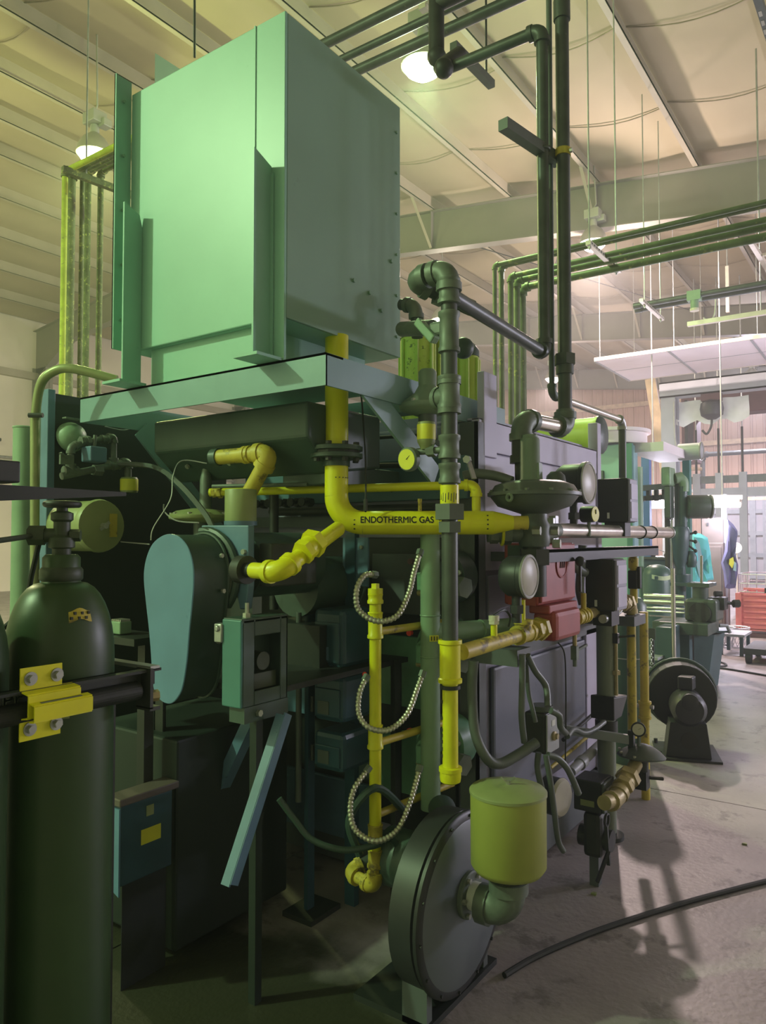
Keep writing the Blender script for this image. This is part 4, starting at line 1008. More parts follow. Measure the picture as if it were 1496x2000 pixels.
# ================================================================ BLOWER
bx, by, bz, br = -1.20, 2.16, .315, .285
bl = thing('blower', 'round grey disc blower with olive air filter standing at the front of the furnace', 'blower', (bx-.1, by, 0))
part('housing', B().lathe([(br-.03, 0), (br-.008, .01), (br-.006, .09), (br-.03, .105)], (bx-.12, by, bz), (1, 0, 0), 48), 'black_box', bl)
part('rim', B().lathe([(br-.005, 0), (br, .003), (br, .014), (br-.006, .02), (br-.03, .022)], (bx-.02, by, bz), (1, 0, 0), 48), 'black_box', bl)
part('cover_disc', B().lathe([(br-.02, 0), (br-.03, .008), (br*.45, .016), (.08, .017), (.001, .017)], (bx-.004, by, bz), (1, 0, 0), 48), 'disc_grey', bl, label='grey dished cover disc')
bolts(bl, ring((bx, by, bz), (1, 0, 0), br-.014, 14, .2), (1, 0, 0), .0055, 'iron')
part('inlet_flange', B().lathe([(.072, 0), (.074, .002), (.074, .014), (.07, .018)], (bx+.012, by+.0, bz+.03), (1, 0, 0), 28), 'fitting_grey', bl)
bolts(bl, ring((bx+.03, by, bz+.03), (1, 0, 0), .062, 6, .2), (1, 0, 0), .009)
ec2 = Vector((bx+.175, by-.035, bz+.035))
fx = at(992, 1700, D=2.2)
part('inlet_nipple', B().cyl((bx+.02, by, bz+.03), (bx+.075, by, bz+.03), .044, n=20), 'label_white', bl)
part('inlet_elbow', elbow_b(ec2, Vector((1, 0, 0)), Vector((0, 0, 1)), .044, .075), 'fitting_grey', bl)
fc = ec2+Vector((.0, 0, .105))
part('filter_neck', B().cyl(fc-Vector((0, 0, .02)), fc+Vector((0, 0, .02)), .05, n=24), 'iron', bl)
fcan = part('air_filter', B().lathe([(.07, 0), (.104, .012), (.116, .03), (.1165, .235), (.117, .247)], fc+Vector((0, 0, .01)), n=40), 'olive', bl, label='olive green round air filter can')
part('filter_lid', B().lathe([(.1195, 0), (.1195, .008), (.114, .014), (.085, .018), (.08, .023), (.04, .026), (.0, .027)], fc+Vector((0, 0, .255)), n=40), 'olive_dull', fcan)
wn = fc+Vector((0, 0, .281))
part('wing_nut', B().cyl(wn, wn+Vector((0, 0, .012)), .007, n=8).bar(wn+Vector((0, 0, .004)), wn+Vector((.018, .012, .022)), .004, .010, (1, -1, 0)).bar(wn+Vector((0, 0, .004)), wn+Vector((-.018, -.012, .022)), .004, .010, (1, -1, 0)), 'bolt', fcan)
for dy_ in (-.2, .17): part('stand_bracket', B().box((bx-.11, by+dy_, 0), (bx-.02, by+dy_+.03, .2)), 'furnace_dark', bl)
part('stand_plate', B().box((bx-.3, by-.2, 0), (bx-.01, by+.25, .02)), 'black_paint', bl)
part('drive_motor', B().cyl((bx-.34, by+.06, bz+.05), (bx-.10, by+.06, bz+.05), .10, n=28), 'dark_green', bl)
part('outlet_duct', B().cyl((bx-.09, by+.05, bz+.2), (g0.x+.06, g0.y-.02, g0.z+.02), .05, n=20), 'dark_green', bl)
part('motor_conduit', B().tube(spline([(bx-.35, by-.1, bz+.1), (bx-.38, by-.12, bz+.22), (bx-.32, by-.05, bz+.32), (bx-.3, by+.1, bz+.2)], 6), .014, 8), 'hose_green', bl)
# ================================================================ GAS TRAIN ON THE RIGHT FACE
GX = -1.2
G = lambda x, y, X=GX: at(x, y, X=X)
gt_ = thing('lower_gas_train', 'dusty yellow threaded gas train pipe with tees and unions leading to the back', 'pipework', G(1000, 1250))
ga = G(893, 1287); gb = G(1232, 1168); zc = (ga.z+gb.z)/2; ga.z = zc-.02; gb.z = zc+.02
gd = (gb-ga).normalized()
def gp_(px): 
    q = G(px, 1287+(px-893)*(1168-1287)/339)
    return ga+gd*((q-ga).dot(gd))
part('pipe', B().cyl(ga+gd*.03, gp_(1040), .0265, n=18), 'yellow_old', gt_)
part('pipe', B().cyl(gp_(1040), gb, .025, n=18), 'brass_dusty', gt_)
for px in (1022,): tee(gt_, gp_(px), gd, (0, 0, 1), .027, 'yellow_old')
union(gt_, gp_(1050), gd, .027, 'yellow_old')
coupling(gt_, gp_(1128), gd, .026, 'yellow_old'); coupling(gt_, gp_(1140), gd, .026, 'yellow_old', .05)
union(gt_, gp_(1196), gd, .026, 'brass_dusty'); union(gt_, gp_(1222), gd, .026, 'brass_dusty'); tee(gt_, gp_(1210), gd, (0, 0, 1), .026, 'brass_dusty')
part('elbow', elbow_b(gb, gd, Vector((0, 0, -1)), .026, .05), 'brass_dusty', gt_)
part('down_pipe', B().cyl(gb-Vector((0, 0, .03)), (gb.x, gb.y, .45), .024, n=14), 'yellow_old', gt_)
# stub valves
q = gp_(965)
part('stub', B().cyl(q+Vector((0, 0, .02)), q+Vector((0, 0, .065)), .012, n=12), 'yellow', gt_)
part('stub_cap', B().hexa(q+Vector((0, 0, .065)), (0, 0, 1), .02, .012).cyl(q+Vector((0, 0, .077)), q+Vector((0, 0, .095)), .019, n=14), 'dial_white', gt_)
part('capillary', B().tube(spline([q+Vector((0, 0, .095)), q+Vector((.01, .06, .11)), q+Vector((.0, .13, .08)), q+Vector((-.02, .16, .04))], 6), .004, 6), 'iron', gt_)
q = gp_(1020)
part('riser', B().cyl(q+Vector((0, 0, .04)), q+Vector((0, 0, .13)), .0125, n=12), 'yellow', gt_)
q = gp_(1140)
part('riser', B().cyl(q+Vector((0, 0, .03)), q+Vector((0, 0, .10)), .0125, n=12), 'yellow_old', gt_)
q = gp_(1122)
part('drain_tube', B().cyl(q-Vector((0, 0, .12)), q, .010, n=10), 'brass_dusty', gt_)
part('drain_cock', B().cbox(q-Vector((0, 0, .15)), (.026, .03, .06)).bar(q-Vector((0, 0, .145)), q+Vector((.02, .09, -.125)), .012, .01).cyl(q-Vector((0, 0, .21)), q-Vector((0, 0, .17)), .010, n=8), 'fitting_grey', gt_)
part('pipe_bracket', B().box((XR, gp_(1005).y-.02, zc-.12), (GX+.02, gp_(1005).y+.10, zc-.06)), 'furnace_dark', gt_)
part('pipe_bracket', B().box((XR, gp_(1225).y-.05, zc-.10), (GX+.05, gp_(1225).y+.15, zc-.05)), 'furnace_dark', gt_)

# red shutoff valve
RV = G(1088, 1140); rz = zc
vy0 = gp_(1062).y; vy1 = gp_(1112).y
rv = thing('red_shutoff_valve', 'faded red safety shutoff valve box with oval cover on the gas train', 'valve', (GX, (vy0+vy1)/2, zc))
part('valve_body', B().box((GX-.05, vy0, zc-.06), (GX+.055, vy1, zc+.06)), 'red_valve', rv, .02)
part('bonnet', B().box((GX-.06, vy0-.01, zc+.05), (GX+.03, vy1+.02, zc+.085)), 'red_valve', rv, .006)
bz0 = G(1050, 1188).z; bz1 = G(1050, 1092).z
HB = (GX-.15, vy0-.05, zc+.085), (GX+.0, vy1+.05, zc+.335)
part('housing', B().box(*HB), 'red_valve', rv, .008)
fxx = HB[1][0]
part('front_cover', B().box((fxx, HB[0][1]+.005, HB[0][2]+.01), (fxx+.012, HB[1][1]-.005, HB[1][2]-.005)), 'red_valve', rv, .006)
oc = Vector((fxx+.013, (HB[0][1]+HB[1][1])/2+.02, HB[1][2]-.09))
part('oval_plate', B().lathe([(.058, 0), (.058, .004), (.05, .005), (.05, .003), (.001, .003)], oc, (1, 0, 0), 28), 'red_valve', rv)
for k in range(3): part('oval_mark', B().bar(oc+Vector((.005, -.022+k*.02, -.015)), oc+Vector((.005, -.014+k*.02, .018)), .004, .004), 'maroon', rv)
part('hand_lever', B().bar(oc+Vector((.04, .11, -.12)), oc+Vector((.04, .11, .0)), .01, .01).ball(oc+Vector((.04, .11, .01)), .022, 14), 'black_box', rv)
part('window_panel', B().box((HB[0][0]+.02, HB[0][1]-.006, HB[0][2]+.1), (HB[1][0]-.01, HB[0][1], HB[1][2]-.01)), 'dark_green', rv)
part('lower_front', B().box((HB[0][0]+.02, HB[0][1]-.006, HB[0][2]), (HB[1][0]-.01, HB[0][1], HB[0][2]+.09)), 'red_valve', rv)
part('name_strip', B().box((HB[0][0]+.025, HB[0][1]-.008, HB[0][2]+.05), (HB[1][0]-.04, HB[0][1]-.006, HB[0][2]+.068)), 'black_box', rv)
part('conduit_stub', B().cyl((GX-.05, vy0+.03, HB[1][2]), (GX-.05, vy0+.03, HB[1][2]+.04), .014, n=12), 'fitting_grey', rv)

# dial pressure switches with round faces
def dial(px, py, X, rr, depth, label, stem=None, ry=None, face='dial_dusty'):
    c = at(px, py, X=X)
    t = thing('dial_pressure_switch', label, 'pressure switch', c, 'round dial switches')
    part('case', B().lathe([(rr*.8, -depth), (rr*.98, -depth*.8), (rr*.98, -.02), (rr*1.06, -.015), (rr*1.06, .0), (rr*.98, .004)], c, (1, 0, 0), 32), 'black_box', t)
    nn = Vector((1, 0, 0))
    part('bezel', B().torus(c+nn*.004, nn, rr*1.0, .006, 32, 8), 'galv', t)
    part('dial_face', B().lathe([(rr*.97, .003), (rr*.8, .010), (.001, .014)], c, nn, 32), face, t)
    if stem: part('stem', B().cyl(c-nn*depth*.5, Vector(c-nn*depth*.5)-Vector((0, 0, stem)), .018, n=14).hexa(c-nn*depth*.5-Vector((0, 0, stem*.8)), (0, 0, 1), .026, .03), 'black_box', t)
    return c
dial(1031, 1126, -1.13, .076, .09, 'large round-faced pressure switch beside the red shutoff valve', .17)
dial(1148, 943, -1.14, .088, .13, 'large round-faced pressure switch behind the governor disc', .20)
dial(1206, 1165, -1.17, .085, .05, 'round dusty disc behind the lower black box', .12)
c = at(1162, 1004, X=-1.14)
t = thing('small_pressure_gauge', 'small black pressure gauge on the bright pipe', 'gauge', c)
nn = Vector((1, -.15, 0)).normalized()
part('case', B().cyl(c-nn*.06, c, .037, n=24), 'black_box', t)
part('face', B().cyl(c, c+nn*.003, .034, n=24), 'label_yellow', t)
part('hand', B().bar(c+nn*.005, c+nn*.005+Vector((0, 0, .02)), .003, .002), 'ink', t)
part('stem', B().cyl(c-nn*.03-Vector((0, 0, .1)), c-nn*.03, .009, n=8), 'fitting_grey', t)

# black actuator boxes
def abox(px0, px1, py0, py1, X, dx_, label):
    """front face between px0 and px1 on a plane of constant Y, pale cover on the right face"""
    Yc = at(px1, (py0+py1)/2, X=X).y
    a = at(px0, py0, Y=Yc); b2 = at(px1, py1, Y=Yc); z1 = at(px1, py0, Y=Yc).z; z0 = b2.z; xa, xb = a.x, b2.x
    t = thing('valve_actuator_box', label, 'actuator', ((xa+xb)/2, Yc+.08, z0), 'black actuator boxes')
    part('case', B().box((xa, Yc, z0), (xb, Yc+dx_, z1)), 'black_box', t, .006)
    h = z1-z0
    part('end_cover', B().box((xb, Yc+.004, z0+.004), (xb+.012, Yc+dx_-.004, z1-.006)), 'furnace_grey', t, .003)
    part('cover_plate', B().box((xb+.012, Yc+.012, z0+.02), (xb+.016, Yc+dx_-.012, z0+h*.46)), 'furnace_pale', t)
    part('cover_plate', B().box((xb+.012, Yc+.012, z0+h*.52), (xb+.016, Yc+dx_-.012, z1-.03)), 'furnace_pale', t)
    lx_ = xa+(xb-xa)*.33
    part('label', B().box((lx_, Yc-.002, z0+.02), (lx_+.012, Yc, z0+.05)), 'label_white', t)
    part('mount', B().box((xa+.03, Yc+.02, z0-.07), (xb-.02, Yc+dx_-.02, z0)), 'iron', t)
    part('linkage', B().cyl((xb-.05, Yc-.015, z0-.035), (xb-.05, Yc+.02, z0-.035), .02, n=14), 'galv', t)
abox(1166, 1226, 933, 1020, -1.14, .13, 'upper black actuator box with pale end cover above the bright pipe')
abox(1142, 1200, 1092, 1195, -1.10, .15, 'lower black actuator box with pale end cover right of the red valve')

# governor (large flat diaphragm regulator)
gc_ = at(1043, 966, D=2.86)
go = thing('gas_governor', 'large flat grey diaphragm governor with an upright spring tower on the upper gas line', 'regulator', gc_)
part('lower_case', B().lathe([(.05, -.075), (.08, -.065), (.14, -.045), (.165, -.012), (.17, 0)], gc_, n=40), 'reg_grey', go)
part('upper_case', B().lathe([(.178, 0), (.178, .006), (.165, .012), (.15, .035), (.11, .05), (.05, .055)], gc_, n=40), 'reg_grey', go)
part('lower_flange', B().lathe([(.172, -.008), (.178, -.006), (.178, 0)], gc_, n=40), 'reg_grey', go)
bolts(go, ring(gc_+Vector((0, 0, .006)), (0, 0, 1), .168, 12), (0, 0, 1), .009, 'fitting_grey')
tw = gc_+Vector((-.012, -.008, .05))
part('spring_tower', B().lathe([(.045, 0), (.038, .012), (.037, .16), (.034, .168), (.03, .17), (.03, .18), (.02, .182)], tw, n=28), 'reg_green', go)
part('tower_rib', B().bar(tw+Vector((.04, .0, .0)), tw+Vector((.038, 0, .07)), .01, .03, (0, 1, 0)), 'reg_green', go)
part('side_cap', B().lathe([(.04, 0), (.035, .03), (.02, .045)], gc_+Vector((.06, .07, .045)), n=20), 'reg_grey', go)
part('lug', B().torus(gc_+Vector((-.02, -.175, -.018)), (.3, 1, 0), .012, .006, 16, 6), 'reg_green', go)
part('valve_body', B().lathe([(.055, -.20), (.06, -.185), (.06, -.12), (.05, -.10), (.05, -.07)], gc_, n=24), 'reg_grey', go)
bolts(go, [gc_+Vector((.05, .04, -.14)), gc_+Vector((.05, .06, -.19)), gc_+Vector((.02, -.06, -.14))], (1, .2, 0), .018, 'bolt', 'bolt', .03)
u = gc_+Vector((0, 0, -.15))
part('inlet_hex', B().hexa(u-dx*.13, dx, .045, .04).hexa(u-dx*.17, dx, .04, .03).cyl(u-dx*.18, u, .034), 'fitting_grey', go)
part('yellow_ring', B().torus(u-dx*.125+Vector((0,0,.0)), dx, .043, .006, 20, 6), 'yellow', go)
part('bottom_body', B().cyl(u-Vector((0, 0, .24)), u, .045).hexa(u-Vector((0, 0, .12)), (0, 0, 1), .06, .06), 'iron', go)
# feed column to the governor
fcn = Vector((gc_.x-.03, gc_.y+.02, gc_.z+.05))
fz = at(1025, 805, D=2.86).z
fo = thing('governor_feed', 'dark upright feed pipe with heavy nut dropping to the governor', 'pipe', fcn)
TX = at(1018, 860, D=2.92)
part('pipe', B().cyl((TX.x, TX.y, gc_.z+.02), (TX.x, TX.y, at(1018, 885, D=2.92).z), .026, n=16), 'iron', fo)
part('hex_nut', B().hexa((TX.x, TX.y, at(1018, 905, D=2.92).z), (0, 0, 1), .05, .03).hexa((TX.x, TX.y, at(1018, 890, D=2.92).z), (0, 0, 1), .042, .07), 'iron', fo)
zt_ = at(1018, 818, D=2.92).z
part('elbow', elbow_b(Vector((TX.x, TX.y, zt_)), Vector((0, 0, 1)), Vector((.1, 1, 0)).normalized(), .034, .07), 'fitting_grey', fo)
q = Vector((TX.x, TX.y, zt_)); dd = (at(1104, 830, X=-1.18)-q); dd.z = 0; dd.normalize()
Lh = ((at(1104, 830, X=-1.18)-q).dot(dd))
part('pipe', B().cyl(q+dd*.05, q+dd*(Lh-.03), .031, n=18), 'bright_pipe', fo)
# thick upright pipe
VB = q+dd*Lh
part('elbow', elbow_b(q+dd*Lh, dd, Vector((0, 0, 1)), .034, .05), 'fitting_grey', fo)
tv = thing('thick_riser_pipe', 'thick dark green riser pipe running from the governor elbow up through the picture top', 'pipe', VB)
ztop = 5.9
part('pipe', B().cyl(VB+Vector((0, 0, .05)), (VB.x, VB.y, ztop), .029, n=20), 'steel_dark', tv)
def vz(py): return at(1102, py, D=(VB-Vector((0, 0, CAM_H))).dot(_F)).z
part('hex_coupling', B().hexa((VB.x, VB.y, vz(712)), (0, 0, 1), .046, .045).cyl((VB.x, VB.y, vz(730)), (VB.x, VB.y, vz(690)), .037), 'steel_dark', tv)
part('coupling', B().cyl((VB.x, VB.y, vz(815)), (VB.x, VB.y, vz(800)), .038, n=18), 'fitting_grey', tv)
part('coupling', B().cyl((VB.x, VB.y, vz(20)), (VB.x, VB.y, vz(-20)), .036, n=18), 'steel_dark', tv)
part('top_hanger', B().bar((VB.x, VB.y, ztop), (VB.x-.4, VB.y, ztop), .04, .04).cyl((VB.x-.2, VB.y, ztop), (VB.x-.2, VB.y, 6.95), .008, n=6), 'iron', tv)
# second riser with elbow at the top and sloping run back
rA = thing('slim_riser_pipe', 'dark green riser pipe with elbows at top and bottom left of the thick riser', 'pipe', at(1063, 500, D=3.14))
A0 = at(1063, 690, D=3.14); A1 = Vector((A0.x, A0.y, at(1058, 42, D=3.14).z)); A2 = at(880, 120, D=3.6); A2 = Vector((A1.x-.46, A1.y+.0, A1.z))
run(rA, [A2, A1, Vector((A0.x, A0.y, A0.z)), Vector((ux, uy_+.02, A0.z+.01))], .025, 'steel_dark', 'steel_dark', er=1.9, n=18)
part('end_tee', B().cyl(A2+Vector((0, -.08, -.04)), A2+Vector((0, .10, .12)), .035, n=16).ball(A2+Vector((.02, -.08, -.05)), .045, 14), 'iron', rA)
# thin riser -> elbow -> run back -> down
rC = thing('thin_riser_pipe', 'thin galvanised pipe behind the risers, turning right and down to the bright pipe', 'pipe', at(1080, 775, D=3.2))
C0 = at(1078, 772, D=3.22); C1 = Vector((C0.x, C0.y, 5.7)); C2 = C0+Vector((0, 1.02, 0)); 
tgt = at(1225, 835, D=3.9); C2 = Vector((C0.x+.03, tgt.y, C0.z)); C3 = Vector((C2.x, C2.y, at(1225, 1020, D=3.9).z))
part('pipe', B().cyl(C0+Vector((0, 0, .04)), C1, .0125, n=14), 'conduit_grey', rC)
part('elbow', elbow_b(C0, Vector((0, 0, -1)), (C2-C0).normalized(), .015, .04), 'fitting_grey', rC)
part('pipe', B().cyl(C0+(C2-C0).normalized()*.03, C2-(C2-C0).normalized()*.02, .0175, n=14), 'bright_pipe', rC)
part('elbow', elbow_b(C2, (C2-C0).normalized(), Vector((0, 0, -1)), .018, .04), 'galv', rC)
part('pipe', B().cyl(C2-Vector((0, 0, .03)), C3, .0195, n=14), 'conduit_grey', rC)
# strut bracket with clamps
k0 = at(1032, 300, D=3.2); k1 = at(1097, 365, D=3.22)
sc = thing('riser_strut', 'short dark steel strut with pipe clamps across the risers', 'bracket', (k0+k1)/2)
kd = (k1-k0); kd.z = 0; 
sa = Vector((A0.x-.06, A0.y-.0, k0.z-.02)); sb_ = Vector((VB.x+.03, VB.y+.05, k0.z-.02))
part('strut', B().bar(Vector((A0.x-.05, A0.y-.28, k0.z-.0)), Vector((VB.x-.04, VB.y+.05, k0.z-.0)), .045, .045), 'strut_dark', sc)
part('clamp', B().torus((A0.x, A0.y, k0.z-.0), (0, 0, 1), .029, .006, 20, 6), 'strut_dark', sc)
part('clamp', B().cyl((VB.x, VB.y, k0.z-.01), (VB.x, VB.y, k0.z+.02), .0335, n=20), 'yellow_old', sc, label='yellow pipe clamp')
bolts(sc, [(VB.x+.035, VB.y-.01, k0.z)], (1, 0, 0), .01)
# bright pipe on the right
bp = thing('bright_upper_pipe', 'long bright dusty pipe running back from the governor on a dark channel', 'pipe', G(1190, 1036))
b0 = G(1085, 1035); b1 = G(1306, 1040); b0.z = b1.z = 1.53
u2 = gc_+Vector((0, 0, -.15))
part('pipe', B().cyl(b0, b1, .0325, n=20), 'bright_pipe', bp)
part('pipe_end', B().lathe([(.036, 0), (.037, .004), (.036, .02), (.02, .03), (.001, .032)], b1, (0, 1, 0), 20), 'galv', bp)
part('inlet_flange', B().cbox(b0+Vector((0, -.02, 0)), (.03, .03, .12)).cbox(b0+Vector((0, -.05, 0)), (.03, .02, .1)), 'galv', bp)
part('inlet_pipe', B().cyl(u2, b0, .033), 'fitting_grey', bp)
for px in (1250, 1272): part('strap', B().torus(Vector((GX, G(px, 1035).y, 1.53)), (0, 1, 0), .034, .004, 20, 6), 'iron', bp)
part('support_channel', B().box((GX-.06, b0.y-.15, 1.44), (GX+.03, b1.y-.35, 1.452)).box((GX+.018, b0.y-.15, 1.40), (GX+.03, b1.y-.35, 1.452)), 'black_paint', bp)
part('support_arm', B().box((XR, b0.y-.1, 1.40), (GX, b0.y-.05, 1.44)), 'furnace_dark', bp)
part('support_arm', B().box((XR, b1.y-.55, 1.40), (GX, b1.y-.5, 1.44)), 'furnace_dark', bp)
# yellow downpipe at the back
yd2 = thing('yellow_down_pipe', 'dull yellow vertical pipe at the far end of the gas train', 'pipe', at(1256, 1300, D=4.3))
w0 = at(1257, 1195, D=4.3); 
part('pipe', B().cyl((w0.x, w0.y, .0), w0, .0245, n=16), 'yellow_old', yd2)
coupling(yd2, (w0.x, w0.y, at(1257, 1385, D=4.3).z), (0, 0, 1), .027, 'yellow_old', .10)
part('union_handle', B().cyl((w0.x-.07, w0.y, at(1257, 1378, D=4.3).z), (w0.x+.05, w0.y, at(1257, 1378, D=4.3).z), .012, n=8), 'galv', yd2)
w1 = at(1238, 1180, D=4.05)
yd3 = thing('yellow_stub_pipe', 'thin yellow stub pipe with cock rising behind the lower black box', 'pipe', w1)
part('pipe', B().cyl(Vector((w1.x, w1.y, zc)), Vector((w1.x, w1.y, 1.44)), .0205, n=14), 'yellow_old', yd3)
part('cock', B().cbox((w1.x, w1.y, at(1240, 1132, D=4.05).z), (.05, .05, .10)).cbox((w1.x+.03, w1.y, at(1240, 1128, D=4.05).z), (.02, .03, .12)), 'iron', yd3, .006)
part('coupling', B().cyl((w1.x, w1.y, at(1240, 1110, D=4.05).z), (w1.x, w1.y, at(1240, 1090, D=4.05).z), .027, n=14), 'yellow_old', yd3)
# grey-green column and small tube behind the train
gcx = at(1183, 1300, D=3.75)
cg = thing('grey_green_column', 'thick grey-green column pipe beside the lavender end panel', 'pipe', (gcx.x, gcx.y, 0))
part('pipe', B().cyl((gcx.x, gcx.y, 0), (gcx.x, gcx.y, 1.12), .045, n=24), 'column_grey', cg)
part('clamp_block', B().prism([(gcx.x-.06, gcx.y-.06, at(1183, 1400, D=3.75).z), (gcx.x-.06, gcx.y+.06, at(1183, 1400, D=3.75).z), (gcx.x-.06, gcx.y+.16, at(1183, 1365, D=3.75).z), (gcx.x-.06, gcx.y-.06, at(1183, 1355, D=3.75).z)], (.12, 0, 0)), 'iron', cg, .006)
part('lower_clamp', B().cyl((gcx.x, gcx.y, at(1183, 1440, D=3.75).z), (gcx.x, gcx.y, at(1183, 1405, D=3.75).z), .055, n=20), 'iron', cg)
part('base_flange', B().lathe([(.08, 0), (.08, .02), (.05, .03)], (gcx.x, gcx.y, .0), n=24), 'iron', cg)
tcx = at(1197, 1250, D=3.75)
tb = thing('drain_tube', 'thin dark drain tube with lever cock beside the grey-green column', 'tube', tcx)
part('tube', B().cyl((tcx.x+.02, tcx.y-.02, at(1197, 1355, D=3.75).z), (tcx.x+.02, tcx.y-.02, zc), .010, n=10), 'brass_dusty', tb)
part('cock', B().cbox((tcx.x+.02, tcx.y-.02, at(1197, 1245, D=3.75).z), (.03, .03, .05)).bar((tcx.x+.02, tcx.y-.02, at(1197, 1243, D=3.75).z), (tcx.x+.10, tcx.y+.03, at(1197, 1240, D=3.75).z), .012, .01), 'iron', tb)
part('nut', B().hexa((tcx.x+.02, tcx.y-.02, at(1197, 1315, D=3.75).z), (0, 0, 1), .022, .02), 'brass_dusty', tb)

# ================================================================ LOWER RIGHT CONTROLS
jb0 = at(1068, 1408, X=-1.16); jb1 = at(1092, 1465, X=-1.16)
yl = at(1069, 1430, X=-1.16).y; yr = at(1092, 1430, X=-1.16).y; zt2 = at(1080, 1390, X=-1.16).z; zb2 = at(1080, 1470, X=-1.16).z
jb = thing('push_button_box', 'small grey push button box with rounded black body on flexible conduits', 'switch', (-1.2, (yl+yr)/2, zb2))
part('body', B().box((-1.26, yl-.0, zb2), (-1.166, yr, zt2)), 'black_box', jb, .012)
part('cover', B().box((-1.166, yl, zb2+.004), (-1.16, yr, zt2-.004)), 'box_grey', jb, .002)
part('label', B().box((-1.16, (yl+yr)/2-.016, zt2-.055), (-1.158, (yl+yr)/2+.016, zt2-.032)), 'label_white', jb)
part('button', B().lathe([(.018, 0), (.018, .008), (.012, .012), (.011, .02)], (-1.16, (yl+yr)/2+.0, zb2+.065), (1, 0, 0), 16), 'brass_dusty', jb)
part('top_hub', B().cyl((-1.21, (yl+yr)/2, zt2), (-1.21, (yl+yr)/2, zt2+.02), .045, n=20), 'conduit_grey', jb)
jc = Vector((-1.21, (yl+yr)/2, zt2))
def cond(px, label, r=.0125, m='conduit_grey', D=None, start=None, end=None):
    pts = [at(x, y, D=d) for x, y, d in px]
    if start is not None: pts = [start]+pts
    if end is not None: pts = pts+[end]
    return solo('conduit', B().tube(spline(pts, 8), r, 10), m, label, 'conduit')
cond([(1020, 1278, 2.72), (1020, 1340, 2.72), (1019, 1400, 2.72), (1024, 1450, 2.74)], 'straight grey conduit hanging below the gas train bracket')
cond([(1030, 1280, 2.74), (1045, 1310, 2.76), (1066, 1340, 2.78), (1070, 1380, 2.74)], 'curved conduit dropping from the gas train into the push button box')
cond([(1028, 1290, 2.8), (1032, 1350, 2.8), (1040, 1385, 2.8), (1046, 1410, 2.8)], 'thinner conduit behind the straight grey conduit', .009)
cond([(925, 1290, 2.68), (922, 1350, 2.68), (928, 1430, 2.66), (950, 1480, 2.64), (975, 1492, 2.66), (1010, 1475, 2.70), (1048, 1450, 2.74)], 'thick dark conduit looping down left to the push button box', .019)
cond([(1076, 1388, 2.8), (1092, 1398, 2.82), (1095, 1420, 2.84), (1105, 1432, 2.9)], 'short conduit arching over the push button box')
cond([(1070, 1475, 2.72), (1090, 1482, 2.74), (1110, 1505, 2.76), (1130, 1550, 2.80)], 'conduit bending down right from the push button box')
cond([(1066, 1475, 2.70), (1074, 1520, 2.70), (1082, 1580, 2.72), (1090, 1640, 2.76), (1100, 1662, 2.8)], 'dark conduit hanging straight down from the push button box', .011)
cond([(1052, 1470, 2.74), (1050, 1500, 2.74), (1058, 1540, 2.74)], 'short conduit stub at the lower left of the push button box', .012)
solo('thin_cable', B().tube(spline([at(1090, 1255, D=2.9), at(1102, 1275, D=2.9), at(1105, 1330, D=2.92), at(1105, 1420, D=2.92), at(1104, 1490, D=2.92)], 6), .003, 6), 'rubber', 'thin black cable hanging along the furnace side panel', 'cable')
dl_ = at(1095, 1558, X=-1.18)
t = thing('lower_dial_switch', 'round-faced pressure switch low behind the conduits', 'pressure switch', dl_)
nn = Vector((1, -.15, 0)).normalized()
part('case', B().lathe([(.06, -.08), (.075, -.07), (.076, -.01), (.08, 0)], dl_, nn, 28), 'black_box', t)
part('support_stem', B().cyl((XR, dl_.y, dl_.z), dl_-nn*.06, .015), 'iron', t)
part('face', B().lathe([(.079, .0), (.07, .012), (.001, .02)], dl_, nn, 28), 'dial_dusty', t)
# lower black motor valve
mv0 = at(1145, 1525, X=-1.1)
ml = thing('lower_motor_valve', 'black motorised valve low at the right side of the furnace', 'valve', (mv0.x, mv0.y, .2))
Ym = at(1174, 1560, X=-1.08).y; mxa = at(1120, 1560, Y=Ym).x; mxb = at(1174, 1560, Y=Ym).x; mz1 = at(1174, 1530, Y=Ym).z; mz0 = at(1174, 1592, Y=Ym).z; my0, my1 = Ym, Ym+.14
part('motor_case', B().box((mxa, my0, mz0), (mxb, my1, mz1)), 'black_box', ml, .006)
part('cover_label', B().box((mxb-.09, my0-.002, mz0+.025), (mxb-.03, my0, mz0+.05)), 'olive_dull', ml)
part('end_cover', B().box((mxb, my0+.004, mz0+.004), (mxb+.012, my1-.004, mz1-.004)), 'reg_grey', ml, .004)
part('end_label', B().box((mxb+.012, my0+.03, mz0+.03), (mxb+.0135, my1-.04, mz1-.03)), 'dial_dusty', ml)
part('valve_body', B().box((mxa+.03, my0+.02, mz0-.2), (mxb-.01, my1-.01, mz0-.01)), 'iron', ml, .02)
part('valve_bottom', B().cyl((mxa, my0+.08, mz0-.13), (mxb+.02, my0+.08, mz0-.13), .045), 'iron', ml)
part('linkage', B().torus((mxb+.02, my0+.01, mz0-.02), (1, 0, 0), .025, .006, 16, 6).bar((mxb+.02, my0, mz0-.04), (mxb+.03, my0+.0, mz0-.2), .014, .014), 'iron', ml)
part('lever', B().bar((mxb+.03, my0, mz0-.14), (mxb-.01, my0-.03, mz0-.27), .016, .012), 'black_box', ml)
part('support', B().box((mxa+.05, my0+.05, .0), (mxa+.09, my0+.09, mz0-.15)), 'furnace_dark', ml)
